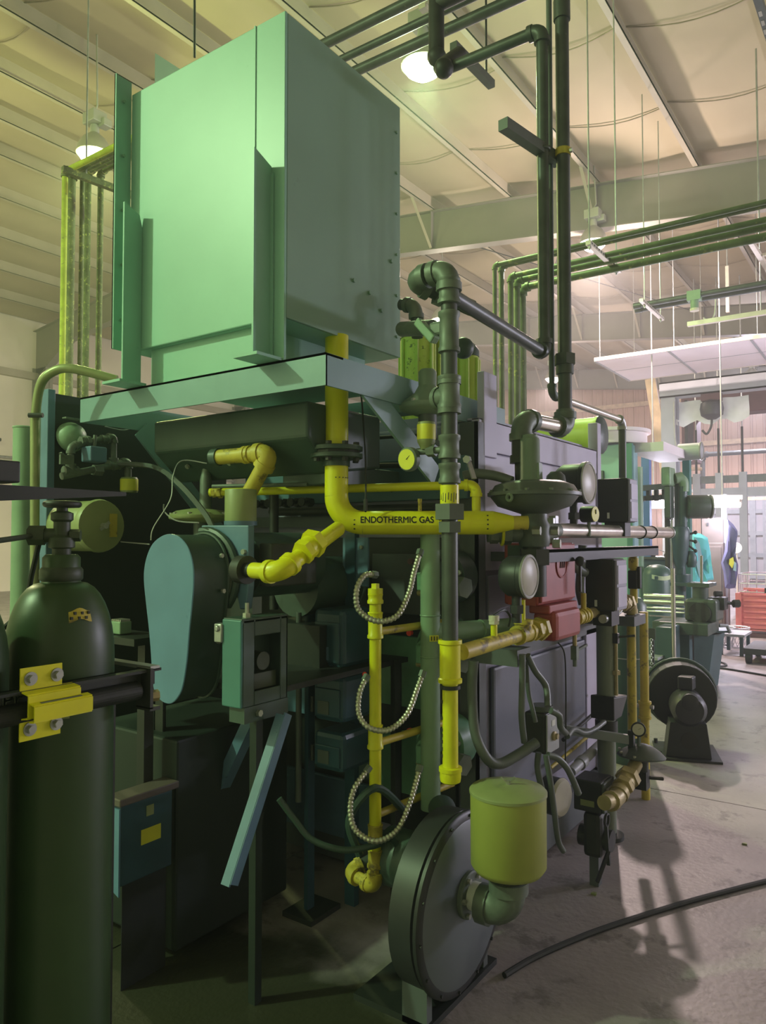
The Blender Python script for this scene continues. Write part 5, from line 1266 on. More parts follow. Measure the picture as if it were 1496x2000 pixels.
# brass elbow to the lower regulator
le = thing('lower_elbow_line', 'dusty brass coloured elbow and union feeding the low regulator', 'pipe', at(1205, 1555, D=3.1))
l0 = Vector((-1.16, my1+.03, at(1195, 1568, D=3.2).z)); 
p1_ = at(1202, 1562, D=3.12); p2_ = at(1232, 1510, D=3.25); p3_ = at(1242, 1492, D=3.32)
run(le, [at(1180, 1568, D=3.02), p1_, p3_], .03, 'brass_dusty', 'brass_dusty', er=1.5, n=18)
union(le, p1_.lerp(p3_, .5), p3_-p1_, .03, 'brass_dusty')
lr = at(1252, 1478, D=3.36)
r_ = thing('low_flat_regulator', 'low flat grey diaphragm regulator with a gauge on its stem', 'regulator', lr)
part('case', B().lathe([(.03, -.02), (.085, -.006), (.105, 0), (.107, .006), (.08, .03), (.045, .05), (.02, .058)], lr, (.1, .1, 1), 32), 'reg_grey', r_, label='saucer shaped case with pale rim')
bolts(r_, ring(lr+Vector((0, 0, .008)), (.1, .1, 1), .098, 8), (0, 0, 1), .007, 'dial_dusty')
part('stem', B().box((lr.x-.045, lr.y-.045, lr.z+.03), (lr.x-.02, lr.y-.02, lr.z+.12)), 'black_box', r_)
part('bracket', B().box((XR+.03, lr.y-.05, lr.z+.06), (lr.x-.04, lr.y-.03, lr.z+.10)), 'box_grey', r_)
part('body', B().cyl(lr-Vector((0, 0, .11)), lr, .032, n=16).box((lr.x-.03, lr.y-.03, lr.z-.14), (lr.x+.03, lr.y+.03, lr.z-.06)), 'iron', r_)
part('vent_plug', B().cyl(lr+Vector((0, 0, -.09)), lr+Vector((.08, .06, -.10)), .008, n=8), 'iron', r_)
g_ = at(1247, 1424, D=3.34); gn_ = Vector((.25, -1, 0.05)).normalized()
part('gauge', B().cyl(g_+gn_*-.015, g_+gn_*.01, .030, n=24).torus(g_+gn_*.01, gn_, .029, .004, 24, 6), 'black_box', r_)
part('gauge_face', B().cyl(g_+gn_*.0105, g_+gn_*.0115, .027, n=24), 'dial_white', r_)
part('gauge_hand', B().bar(g_+gn_*.013, g_+gn_*.013+Vector((.012, 0, .008)), .002, .001), 'ink', r_)
part('gauge_stem', B().cyl(g_-Vector((0, 0, .08)), g_-Vector((0, 0, .02)), .007, n=8), 'fitting_grey', r_)
# pipes along the bottom right of the furnace
solo('grey_side_pipe', B().cyl(at(1115, 1508, X=-1.33), at(1190, 1437, X=-1.33), .024, n=16).cyl(at(1132, 1493, X=-1.33), at(1139, 1486, X=-1.33), .031, n=16).cyl(at(1180, 1447, X=-1.33), at(1188, 1440, X=-1.33), .031, n=16), 'box_grey', 'grey pipe with couplings along the lower furnace side', 'pipe')
solo('yellow_side_line', B().cyl(at(1075, 1500, X=-1.38), at(1160, 1428, X=-1.38), .009, n=10), 'yellow_old', 'thin yellow line along the lower furnace side', 'pipe')
solo('thin_side_rod', B().cyl(at(1100, 1445, X=-1.38), at(1170, 1385, X=-1.38), .010, n=10), 'iron', 'dark rod along the furnace side below the end panel', 'rod')
cond([(1108, 1438, 3.1), (1120, 1425, 3.2), (1140, 1432, 3.3), (1160, 1425, 3.4), (1180, 1410, 3.5)], 'dark conduit wriggling to the grey-green column', .012)
# conduits above between black boxes
cond([(1110, 1060, 3.3), (1112, 1085, 3.3), (1128, 1110, 3.35), (1142, 1118, 3.4)], 'wide dark conduit curling below the bright pipe', .022)
cond([(1138, 1065, 3.4), (1135, 1110, 3.4), (1132, 1150, 3.4), (1138, 1180, 3.4)], 'dark upright conduit between the red valve and the black box', .02)
cond([(905, 930, 2.9), (930, 925, 2.9), (970, 930, 2.88), (1000, 940, 2.85)], 'dark conduit running behind the upright pipe to the governor', .02)
t = thing('hand_lever_valve', 'grey hand lever standing beside the yellow elbow', 'lever', at(918, 920, D=2.75))
part('lever', B().bar(at(915, 900, D=2.75), at(926, 935, D=2.72), .02, .006), 'galv', t)
part('pivot', B().hexa(at(914, 898, D=2.75), (.2, -1, 0), .015, .02), 'galv', t)
# ================================================================ GAS CYLINDERS AND RACK
CX, CY, CR = -1.555, .95, .115
def cylinder(x, y, label):
    t = thing('gas_cylinder', label, 'gas cylinder', (x, y, 0), 'green gas cylinders in the rack')
    prof = [(CR-.012, .0), (CR, .012), (CR, 1.235)]
    for k in range(1, 9):
        a = math.pi/2*k/8; prof.append((.042+(CR-.042)*math.cos(a), 1.235+.165*math.sin(a)))
    prof += [(.040, 1.405), (.040, 1.41), (.040, 1.455), (.034, 1.462)]
    part('body', B().lathe(prof, (x, y, 0), n=48), 'cyl_green', t)
    part('collar', B().lathe([(.043, 1.404), (.046, 1.408), (.046, 1.428), (.041, 1.434)], (x, y, 0), n=32), 'cyl_dark', t)
    v = part('valve_body', B().lathe([(.02, 1.46), (.02, 1.475), (.028, 1.478), (.028, 1.50), (.018, 1.505), (.018, 1.535), (.024, 1.54), (.024, 1.555), (.012, 1.56), (.012, 1.572)], (x, y, 0), n=20), 'cyl_dark', t)
    o = Vector((-.70, -.714, 0)); c = Vector((x, y, 1.505))
    part('outlet', B().cyl(c, c+o*.04, .016).hexa(c+o*.035, o, .022, .035), 'cyl_dark', v)
    part('relief_plug', B().hexa(c-o*.018, -o, .014, .022), 'cyl_dark', v)
    w_ = part('hand_wheel', B().torus((x, y, 1.575), (0, 0, 1), .034, .0075, 28, 10).cyl((x, y, 1.567), (x, y, 1.582), .014, n=14).bar((x-.03, y, 1.575), (x+.03, y, 1.575), .008, .007).bar((x, y-.03, 1.575), (x, y+.03, 1.575), .008, .007), 'iron', v)
    return t
g1 = cylinder(CX, CY, 'dark green gas cylinder with yellow sticker behind the yellow rack bracket')
# sticker on the shoulder and stencil marks
def on_cyl(x, y, ang, z, rr): return Vector((x+rr*math.cos(ang), y+rr*math.sin(ang), z))
ang0 = rad(-57)+.62
b = B(); n = 8
def rz_(z): 
    s = min(1, max(0, (z-1.235)/.165)); return .042+(CR-.042)*math.sqrt(max(0, 1-s*s))
for k in range(n+1):
    a = ang0-.02+k*.06
    for z in (1.322, 1.345): b.v.append(on_cyl(CX, CY, a, z-.004*math.cos(k*.8), rz_(z)+.0016))
b.f = [(2*k, 2*k+2, 2*k+3, 2*k+1) for k in range(n)]; b.sm = [True]*n
part('sticker', b, 'yellow_old', g1)
for k in range(6):
    a = ang0+.03+k*.075; z = 1.333+(.005 if k % 2 else -.005); part('sticker_mark', B().cbox(on_cyl(CX, CY, a, z, rz_(z)+.0022), (.005, .005, .006)), 'ink', g1)
bq = B()
for k in range(5):
    a = ang0-.2+k*.05
    for z in (1.12, 1.126): bq.v.append(on_cyl(CX, CY, a, z, CR+.0006))
bq.f = [(2*k, 2*k+2, 2*k+3, 2*k+1) for k in range(4)]; bq.sm = [True]*4
part('faded_stencil', bq, 'olive_dull', g1)
g2 = cylinder(CX-.0, CY-.245, 'dark green gas cylinder cut off by the left picture edge')
# regulator on the second cylinder and the link hose
rg = Vector((CX-.02, CY-.20, 1.49))
t = thing('cylinder_regulator', 'dark bell shaped regulator between the two gas cylinders', 'regulator', rg)
part('bonnet', B().lathe([(.02, -.03), (.045, -.02), (.05, 0), (.035, .02), (.012, .03)], rg+Vector((.02, .02, 0)), (.2, .9, .1), 20), 'cyl_dark', t)
part('link_rod', B().cyl(rg+Vector((.02, .03, 0)), Vector((CX-.035, CY-.04, 1.505)), .006, n=8), 'cyl_dark', t)
part('stem', B().cyl(rg-Vector((0, .02, .08)), rg+Vector((0, 0, .1)), .022, n=14), 'cyl_dark', t)
solo('pigtail_hose', B().tube(spline([(CX-.04, CY-.03, 1.49), (CX-.085, CY-.02, 1.42), (CX-.12, CY-.02, 1.34), (CX-.14, CY-.08, 1.28), (CX-.12, CY-.16, 1.30), (CX-.06, CY-.22, 1.40)], 8), .006, 8), 'rubber', 'black pigtail hose looping behind the front gas cylinder', 'hose')
# rack
RX = -1.425
rk = thing('cylinder_rack', 'dark steel cylinder rack rail with padded lower bar and end post', 'rack', (RX, .8, 0))
z0 = 1.14
ye = at(283, 1330, X=RX).y
part('back_channel', B().box((RX-.012, -.3, z0+.022), (RX-.004, ye+.03, z0+.062)).box((RX-.012, -.3, z0+.056), (RX+.02, ye+.03, z0+.062)), 'black_paint', rk)
pd = []
for k in range(13):
    a = math.pi*k/12-math.pi/2; pd.append((RX+.0+.022*math.cos(a), z0+.016+.021*math.sin(a)))
part('padded_bar', B().prism([(x, -.3, z) for x, z in pd]+[(RX-.003, -.3, z0+.037), (RX-.003, -.3, z0-.005)], (0, ye+.28, 0)), 'rubber', rk, .002)
part('end_plate', B().box((RX-.02, ye-.008, z0-.025), (RX+.03, ye, z0+.065)).box((RX-.02, ye-.008, z0-.03), (RX+.03, ye+.02, z0-.022)), 'iron', rk)
part('top_flange', B().box((RX-.17, ye+.0, z0+.06), (RX+.02, ye+.025, z0+.068)), 'galv', rk)
part('end_bolt', B().hexa((RX+.01, ye+.0, z0+.0), (.3, 1, 0), .013, .025), 'brass_dusty', rk)
part('rear_rail', B().box((CX-.15, -.3, z0), (CX-.135, ye+.03, z0+.05)), 'black_paint', rk)
part('rack_post', B().box((CX-.16, -.34, 0), (CX-.12, -.3, 1.62)), 'black_paint', rk)
part('short_post', B().box((CX-.05, ye-.0, 0), (CX-.02, ye+.03, z0)), 'black_paint', rk)
part('rack_base', B().box((CX-.16, -.3, -.0), (CX-.14, ye+.04, .05)), 'black_paint', rk)
lettering('painted_letters', 'Pr', .046, 'paint_letter', rk, lambda x, y: Vector((RX-.0035, at(26, 1372, X=RX).y+x, z0+.043+y)))
# tapered top arm
az = 1.62; ay1 = at(247, 940, X=CX-.13).y
part('top_arm', B().prism([(CX-.16, -.3, az+.004), (CX-.16, ay1, az-.0), (CX-.16, ay1, az-.010), (CX-.16, .7, az-.05), (CX-.16, -.3, az-.05)], (.03, 0, 0)), 'black_paint', rk)
bx_ = at(10, 925, X=CX-.14)
solo('small_dark_box', B().box((CX-.18, bx_.y-.12, az+.005), (CX-.10, bx_.y+.015, az+.055)), 'black_box', 'small black box on the rack arm at the left edge', 'box', bevel=.004)
# yellow bracket
yb_ = thing('yellow_bracket', 'bright yellow pressed steel bracket with four bolts over the rack rail', 'bracket', (RX+.03, .86, z0))
BX = RX+.012
ya0 = at(38, 1340, X=BX).y; ya1 = at(120, 1300, X=BX).y; yw1 = at(140, 1350, X=BX).y; yt1 = at(182, 1350, X=BX+.05).y
Zt = at(80, 1300, X=BX).z; Zb = at(80, 1440, X=BX).z
dz_ = Zt-Zb
def strip(prof, y0, y1):
    """sheet that follows an x,z profile"""
    b = B(); th = .003
    for i in range(len(prof)-1):
        (xa, za), (xb, zb) = prof[i], prof[i+1]
        d = Vector((xb-xa, 0, zb-za)).normalized(); nn = Vector((-d.z, 0, d.x))*-th
        b.add([(xa, y0, za), (xb, y0, zb), (xb, y1, zb), (xa, y1, za), (xa+nn.x, y0, za+nn.z), (xb+nn.x, y0, zb+nn.z), (xb+nn.x, y1, zb+nn.z), (xa+nn.x, y1, za+nn.z)],
              [(0, 1, 2, 3), (7, 6, 5, 4), (0, 4, 5, 1), (1, 5, 6, 2), (2, 6, 7, 3), (3, 7, 4, 0)])
    return b
part('upper_plate', strip([(BX, Zt-.047), (BX, Zt)], ya0, ya1), 'yellow_bracket', yb_)
part('lower_plate', strip([(BX, Zb), (BX, Zb+.045)], ya0, ya1-.002), 'yellow_bracket', yb_)
part('hat_section', strip([(BX, Zb+.045), (BX+.03, Zb+.05), (BX+.03, Zt-.05), (BX, Zt-.046)], ya0, yw1), 'yellow_bracket', yb_)
part('tongue', strip([(BX+.031, Zb+.043), (BX+.047, Zb+.045), (BX+.047, Zb+.073), (BX+.03, Zb+.076)], ya0+.003, yt1), 'yellow_bracket', yb_)
part('grease', B().box((BX+.032, ya0+.02, Zb+.075), (BX+.044, yt1-.02, Zb+.078)), 'strut_dark', yb_)
for yy in (ya0+.02, ya1-.012):
    for zz in (Zt-.022, Zb+.022):
        w_ = part('washer', B().cyl((BX+.003, yy, zz), (BX+.006, yy, zz), .0135, n=20), 'galv', yb_)
        part('bolt_head', B().hexa((BX+.006, yy, zz), (1, 0, 0), .0085, .009), 'galv', w_)

# floor cable and scraps
pts = [at(985, 1905, Z=.011), at(1040, 1872, Z=.011), at(1120, 1836, Z=.011), at(1200, 1806, Z=.011), at(1330, 1765, Z=.011), at(1440, 1735, Z=.011), at(1560, 1705, Z=.011)]
solo('floor_cable', B().tube(spline(pts, 8), .0105, 8), 'rubber', 'black cable running across the bare floor at lower right', 'cable')
for px, py, lab in ((1454, 1648, 'small crumpled scrap lying alone on the floor at right'), (1160, 1745, 'tiny dark scrap in the shadow on the floor beside the blower')):
    c = at(px, py, Z=.004); solo('scrap', B().prism([c+Vector((-.012, -.006, -.004)), c+Vector((.012, -.008, -.004)), c+Vector((.008, .008, -.004)), c+Vector((-.006, .01, -.004))], (0.002, 0, .008)), 'olive_dull', lab, 'scrap')

# ================================================================ OVERHEAD PIPE RACK ABOVE THE HOUSING
def xrun(name, label, px0, py0, px1, py1, r, m, Y, grp=None, cat='pipe'):
    a = at(px0, py0, Y=Y); b2 = at(px1, py1, Y=Y)
    return solo(name, B().cyl(a, b2, r, n=14), m, label, cat, group=grp)
YO = 3.9
ov = [(650, 78, 905, -33, .035), (690, 105, 960, -10, .026), (708, 133, 1010, 3, .034)]
labs = ['highest of the dark overhead pipes above the housing', 'middle slim dark overhead pipe above the housing', 'lowest of the dark overhead pipes, meeting the hanger bracket']
for k, (a, b2, c, d, rr) in enumerate(ov):
    p0 = at(a, b2, Y=YO); p1 = at(c, d, Y=YO); p1.z = p0.z
    solo('overhead_pipe', B().cyl(p0-Vector((2.2, 0, 0)), p1+Vector((1.6, 0, 0)), rr, n=16), 'steel_dark', labs[k], 'pipe', group='overhead pipes above the housing')
hb = at(885, 130, Y=3.6)
oh = thing('overhead_hanger', 'dark strut hanger with pipe stubs below the bright lamp', 'hanger', hb)
h0 = at(800, -10, Y=3.3); h1 = at(915, 168, Y=3.9)
part('strut', B().bar(Vector((hb.x+.03, 3.55, h1.z+.02)), Vector((hb.x+.04, 4.0, h1.z+.02)), .045, .045), 'strut_dark', oh)
part('rod', B().cyl((hb.x+.03, 3.95, h1.z), (hb.x+.03, 3.95, 6.9), .007, n=6), 'iron', oh)
part('tee', B().cyl((hb.x-.08, 3.55, h1.z+.02), (hb.x-.08, 3.55, h1.z+.42), .045, n=16).cyl((hb.x-.08, 3.55, h1.z+.3), (hb.x+.12, 3.55, h1.z+.3), .042, n=16).ball((hb.x-.08, 3.55, h1.z), .055, 14), 'iron', oh)
part('cross_pipe', B().cyl((hb.x-.08, 3.55, h1.z+.3), (hb.x+2.2, 3.55, h1.z+.3), .034, n=16), 'steel_dark', oh)
for k in range(2):
    q = at(828+k*24, 16-k*6, Y=3.9)
    part('hanger_clip', B().cbox(q, (.05, .05, .03)), 'dial_white', oh)

# ================================================================ FIVE-PIPE RACK AT RIGHT
YR = 6.5
five = [(966, 518, .021, 0), (979, 520, .026, .10), (997, 540, .028, .24), (1009, 548, .034, .36), (1020, 562, .038, .48)]
for k, (px, py, rr, dy) in enumerate(five):
    y = YR+dy; c = at(px, py, Y=y)
    t = thing('rack_pipe', ['first', 'second', 'third', 'fourth', 'fifth'][k]+' from the left of five yellow-green rack pipes rising behind the furnace and turning right', 'pipe', c, 'five rack pipes behind the furnace')
    run(t, [Vector((c.x, c.y, 1.6)), c, Vector((4.4, c.y, c.z))], rr, 'rack_pipe', 'rack_pipe', er=1.6)
    part('pipe_foot', B().cyl((c.x, c.y, 0), (c.x, c.y, 1.6), rr, n=12), 'rack_pipe', t)
sx = at(1180, 492, Y=6.75)
def strut_hanger(a, b2, rods, label):
    # a bar along Y at constant height
    t = thing('strut_hanger', label, 'hanger', a, 'perforated strut hangers')
    part('strut', B().bar(a, b2, .045, .04), 'strut', t)
    n = 14
    for k in range(n):
        c = a.lerp(b2, (k+.7)/(n+.4)); part('slot', B().cbox(c+Vector((.0235, 0, 0)), (.002, .03, .014)), 'strut_dark', t)
    for f_ in rods:
        c = a.lerp(b2, f_); part('rod', B().cyl(c-Vector((0, 0, .06)), (c.x, c.y, roofz(c.x)-.15), .0075, n=6), 'galv', t)
        part('nut', B().hexa(c-Vector((0, 0, .045)), (0, 0, 1), .016, .02), 'bolt', t)
    return t
strut_hanger(Vector((-2.25, 6.33, 4.105)), Vector((-2.25, 7.2, 4.105)), (.04, .9), 'white perforated strut hanging under the five rack pipes')
strut_hanger(Vector((-2.634, 9.28, 4.44)), Vector((-2.634, 10.27, 4.44)), (.15, .9), 'white perforated strut holding the small pipe pair lower right')
for k, (y0, y1, lab) in enumerate(((598, 546, 'upper of the small pipe pair lower right'), (606, 556, 'lower of the small pipe pair lower right'))):
    y = 9.7+k*.12; a = at(1238+k*3, y0, Y=y)
    solo('small_rack_pipe', B().cyl(a, (4.6, a.y, a.z), .035, n=12).cyl(a, a+Vector((.09, 0, 0)), .043, n=12), 'steel_dark', lab, 'pipe')
vc = at(1356, 578, Y=9.7)
t = thing('rack_valve', 'small green valve hanging on the small pipe pair', 'valve', vc)
part('body', B().cbox(vc, (.16, .1, .12)).cyl(vc-Vector((0, 0, .16)), vc, .05, n=14), 'pipe_green', t)
part('lens', B().cyl(vc-Vector((0, 0, .19)), vc-Vector((0, 0, .16)), .055, n=14), 'dial_white', t)
a = at(1343, 634, Y=10.6)
t = thing('bare_strut', 'thin pale strut hanging level at far right with a hook', 'strut', a)
part('strut', B().box((a.x, a.y-.03, a.z-.03), (4.5, a.y+.03, a.z+.03)), 'strut', t)
q = at(1393, 620, Y=10.6)
part('hook', B().tube(spline([(q.x+.04, q.y, q.z+.35), (q.x+.02, q.y, q.z+.05), (q.x-.06, q.y, q.z-.05), (q.x-.12, q.y, q.z+.02)], 6), .012, 6), 'galv', t)
for xx in (a.x+.9, a.x+3): part('rod', B().cyl((xx, a.y, a.z), (xx, a.y, roofz(xx)-.15), .008, n=6), 'galv', t)
t = thing('hanging_scale_strut', 'short upright white perforated strut hanging over the far bay', 'strut', at(1420, 570, Y=13))
a = at(1420, 520, Y=13); b2 = at(1420, 610, Y=13)
part('strut', B().bar(a, Vector((a.x, a.y, b2.z)), .05, .05), 'strut', t)
part('rod', B().cyl(a, (a.x, a.y, roofz(a.x)-.1), .01, n=6), 'galv', t)
# ladder like frame at right edge
a = at(1465, 465, Y=9.0)
t = thing('cable_ladder', 'white ladder frame hanging at the right edge under the roof', 'ladder', a)
lx0 = at(1462, 462, Y=9.0).x; 
for xx in (lx0, lx0+.28): part('rail', B().bar((xx, 9.0, a.z), (xx+.15, 10.2, a.z-.25), .05, .05), 'strut', t)
for k in range(4): part('rung', B().bar((lx0+.03*k+.05, 9.1+k*.3, a.z-.02-k*.06), (lx0+.28+.03*k+.05, 9.1+k*.3, a.z-.02-k*.06), .04, .03), 'strut', t)
part('hanger', B().cyl((lx0+.1, 9.05, a.z), (lx0+.1, 9.05, roofz(lx0)-.15), .01, n=6), 'galv', t)
a = at(1485, 20, Y=5.5)
t = thing('top_corner_strut', 'dark perforated strut at the top right corner', 'strut', a)
part('strut', B().bar((a.x, 5.0, a.z), (a.x+.02, 6.4, a.z), .05, .05), 'strut_dark', t)
for k in range(5): part('slot', B().cbox((a.x+.0, 5.5+k*.11, a.z-.026), (.02, .06, .002)), 'dial_dusty', t)
part('rod', B().cyl((a.x, 6.2, a.z), (a.x, 6.2, roofz(a.x)-.15), .008, n=6), 'galv', t)
# white suspended panels
WX0, WY0, WY1, WZ = -4.45, 12.8, 14.8, 4.62
for k in range(5):
    x0 = WX0+k*1.25
    t = thing('ceiling_panel', ['first, leftmost', 'second', 'third', 'fourth', 'fifth, rightmost'][k]+' white panel of the suspended panel row', 'panel', (x0+.62, 13.8, WZ), 'suspended white panels')
    part('sheet', B().box((x0+.01, WY0, WZ), (x0+1.24, WY1, WZ+.02)), 'white_panel', t)
    part('edge_rail', B().box((x0, WY0-.03, WZ-.01), (x0+1.25, WY0, WZ+.05)), 'strut', t)
    part('edge_rail', B().box((x0, WY1, WZ-.01), (x0+1.25, WY1+.03, WZ+.05)), 'strut', t)
    part('joint_rib', B().box((x0-.01, WY0, WZ-.02), (x0+.02, WY1, WZ+.04)), 'gantry_grey', t)
    part('middle_rib', B().box((x0+.02, 13.79, WZ-.004), (x0+1.23, 13.81, WZ)), 'gantry_grey', t)
    for yy in (WY0-.015, WY1+.015): part('wire', B().cyl((x0+.1, yy, WZ), (x0+.1, yy, roofz(x0)-.1), .007, n=5), 'galv', t)

# ================================================================ LEFT RISERS (dusty)
lp0 = at(122, 330, D=6.2)
PYL = lp0.y; 
for k, px in enumerate((127, 140, 161, 172, 197)):
    c = at(px, 345, Y=PYL+k*.10)
    t = thing('dusty_riser', ['first', 'second', 'third', 'fourth', 'fifth'][k]+' from the left of the dusty riser pipes left of the housing', 'pipe', c, 'dusty riser pipes')
    zc_ = at(px, 335, Y=PYL+k*.10).z
    run(t, [Vector((c.x, c.y, .0)), Vector((c.x, c.y, zc_)), Vector((c.x+1.3, c.y, zc_))], (.024, .034, .020, .028, .026)[k], 'dusty_lime' if k == 0 else 'dusty_pipe', 'dusty_pipe', er=1.5)
a = at(122, 330, Y=PYL-.08); b2 = Vector((a.x+.12, PYL+.62, a.z-.02))
t = thing('dusty_header', 'dust crusted strut across the tops of the dusty risers', 'strut', a)
part('strut', B().bar(a, b2, .05, .05), 'dusty_pipe', t)
part('rod', B().cyl(a+Vector((.02, .2, 0)), (a.x+.02, a.y+.2, roofz(a.x)-.22), .007, n=6), 'galv', t)
solo('tie_rod', B().cyl(at(380, -20, Y=2.3), at(380, 112, Y=2.3), .006, n=6), 'iron', 'thin rod hanging from the roof to the housing top', 'rod')
# ================================================================ FAR MACHINES
# second blower
c = at(1330, 1378, D=5.3); c.z = .34
sb2 = thing('rear_blower', 'black snail-shaped blower standing on the floor behind the furnace', 'blower', (c.x, c.y, 0))
ax = Vector((.35, -1, 0)).normalized()
sd = ax.cross(Vector((0, 0, 1))).normalized()   # to the left in the picture or right
R0 = .235
def loc2(u, h, d=0): return Vector((c.x, c.y, 0))+sd*u+Vector((0, 0, h))+ax*d
ol = []
for k in range(28):
    a = 2*math.pi*k/28; rr = R0*(1.0-.05*k/28)
    ol.append(loc2(rr*math.cos(a), .375+rr*math.sin(a), -.06))
part('scroll', B().prism(ol, ax*.16), 'black_paint', sb2, .01)
ol2 = [loc2(0, .375, -.075)+(q-loc2(0, .375, -.06))*1.05 for q in ol]
part('scroll_rim', B().tube([q for q in ol2], .014, 8, closed=True), 'dark_green', sb2)
part('motor', B().lathe([(.11, 0), (.115, .02), (.115, .20), (.09, .24), (.05, .25)], loc2(-.02, .34, .10), ax, 28), 'black_box', sb2)
part('motor_nose', B().lathe([(.055, 0), (.055, .03), (.03, .04)], loc2(-.02, .40, .33), ax, 20), 'black_box', sb2)
part('terminal_box', B().cbox(loc2(-.02, .50, .18), (.1, .1, .09)), 'black_box', sb2, .01)
part('pedestal', B().prism([loc2(-.16, .015, .1), loc2(.13, .015, .1), loc2(.10, .25, .1), loc2(-.13, .25, .1)], ax*.2), 'black_paint', sb2, .006)
part('pedestal_hole', B().cyl(loc2(-.02, .13, .295), loc2(-.02, .13, .304), .055, n=24), 'ink', sb2)
part('base_plate', B().prism([loc2(-.22, .0, -.1), loc2(.19, .0, -.1), loc2(.19, .015, -.1), loc2(-.22, .015, -.1)], ax*.44), 'iron', sb2)
bolts(sb2, [loc2(.17, .015, .28), loc2(.17, .015, -.05)], (0, 0, 1), .014, 'iron', 'bolt', .03)
# green tank behind the gas train
q = at(1228, 1450, D=5.0)
t = thing('green_tank', 'tall smooth green tank behind the yellow down pipe', 'tank', (q.x, q.y, 0))
zt = at(1228, 1165, D=5.0).z
part('shell', B().lathe([(.12, 0), (.125, .02), (.125, zt-.06), (.09, zt-.01), (.02, zt)], (q.x, q.y, 0), n=32), 'far_green', t)
part('band', B().torus((q.x, q.y, at(1228, 1283, D=5.0).z), (0, 0, 1), .126, .004, 32, 6), 'galv', t)
# cabinet with second gas cylinder
q = at(1283, 1140, D=8.8)
t = thing('rear_gas_cylinder', 'green gas cylinder with curved pale sticker beside the lathe', 'gas cylinder', (q.x, q.y, 0))
zt = at(1283, 1104, D=8.8).z
part('body', B().lathe([(.158, 0), (.162, .02), (.162, zt-.11), (.14, zt-.04), (.08, zt), (.02, zt+.01)], (q.x, q.y, 0), n=32), 'far_green', t)
bq = B()
for k in range(9):
    a = rad(-95+k*12)
    for dz in (0, .035): bq.v.append(Vector((q.x+.1635*math.cos(a), q.y+.1635*math.sin(a), at(1283, 1130, D=8.7).z+dz*1.4-.02*math.sin(math.pi*k/8))))
bq.f = [(2*k, 2*k+2, 2*k+3, 2*k+1) for k in range(8)]; bq.sm = [True]*8
part('curved_sticker', bq, 'label_green', t)
part('sticker_diamond', B().cbox(Vector((q.x+.165*math.cos(rad(-77)), q.y+.165*math.sin(rad(-77)), at(1283, 1130, D=8.7).z+.01)), (.04, .004, .04)), 'machine_teal', t)
q = at(1278, 1105, D=9.4)
t = thing('dark_work_cabinet', 'dark bench cabinet with cluttered top behind the furnace', 'cabinet', (q.x, q.y+.4, 0))
zt = at(1260, 1088, D=9.4).z
part('top', B().box((q.x-.6, q.y, zt-.03), (q.x+.25, q.y+.6, zt)), 'strut_dark', t)
part('carcass', B().box((q.x-.55, q.y+.03, .05), (q.x+.20, q.y+.57, zt-.03)), 'machine_teal', t, .01)
part('door', B().box((q.x-.1, q.y+.015, .1), (q.x+.18, q.y+.03, zt-.1)), 'dark_green', t)
for k in range(5):
    z_ = zt+.02
    cc_ = Vector((q.x-.4+k*.16, q.y+.2+.1*(k % 2), zt))
    solo('bench_part', B().lathe([(.04, 0), (.045, .02), (.03, .05+.02*(k % 3)), (.012, .06+.02*(k % 3)), (.012, .12)], cc_, n=12), ('galv', 'machine_green', 'iron', 'galv', 'teal_light')[k],
         ['small pale fitting at the left end of the bench clutter', 'small green fitting second in the bench clutter', 'small black fitting in the middle of the bench clutter', 'small pale fitting right of the black one on the bench', 'small teal fitting at the right end of the bench clutter'][k], 'fitting')
    pts_ = [Vector((q.x-.42+k*.17, q.y+.35, zt+.01)), Vector((q.x-.38+k*.17, q.y+.3, zt+.09)), Vector((q.x-.30+k*.17, q.y+.32, zt+.06)), Vector((q.x-.26+k*.17, q.y+.38, zt+.012))]
    solo('wire_coil', B().tube(spline(pts_, 6), .006, 6), 'wire', ['first', 'second', 'third', 'fourth', 'fifth'][k]+' bent pale wire from the left on the cluttered bench', 'wire')
# teal machine with tank top behind the furnace
q = at(1215, 900, D=8.0)
t = thing('teal_oven', 'pale teal machine with round drum top behind the lavender furnace', 'machine', (q.x-.4, q.y+.5, 0))
zt = at(1215, 845, D=8.0).z
part('cabinet', B().box((q.x-.9, q.y, 0), (q.x+.08, q.y+.3, zt-.12)), 'teal_light', t, .01)
part('drum', B().lathe([(.42, 0), (.42, .12), (.46, .125), (.46, .16), (.05, .19)], (q.x-.25, q.y+.3, zt-.1), n=36), 'white_panel', t)
part('roof_slab', B().box((q.x+.0, q.y+.2, zt-.2), (q.x+.38, q.y+1.5, zt-.1)), 'white_panel', t)
part('far_leg', B().box((q.x+.30, q.y+1.35, 0), (q.x+.38, q.y+1.45, zt-.12)), 'teal_plate', t)
part('corner_rail', B().box((q.x+.05, q.y-.02, 0), (q.x+.11, q.y+.04, zt-.12)), 'teal_plate', t)
part('small_vent', B().box((q.x-.35, q.y-.03, zt-.55), (q.x-.2, q.y, zt-.40)), 'dark_green', t)
z_ = at(1275, 895, D=9.4)
part('hood_tube', B().cyl((q.x+.30, q.y+1.2, zt-.12), (q.x+.55, q.y+1.2, zt-.12), .10, n=24), 'box_grey', t)
part('hood_ring', B().torus((q.x+.55, q.y+1.2, zt-.12), (1, 0, 0), .10, .012, 24, 6), 'galv', t)
p_ = at(1261, 1000, D=9.6)
solo('blue_post', B().box((p_.x-.05, p_.y, 0), (p_.x+.05, p_.y+.1, at(1261, 885, D=9.6).z)), 'blue_post', 'slim blue post standing behind the fluorescent light', 'post')
p_ = at(1248, 950, D=9.0)
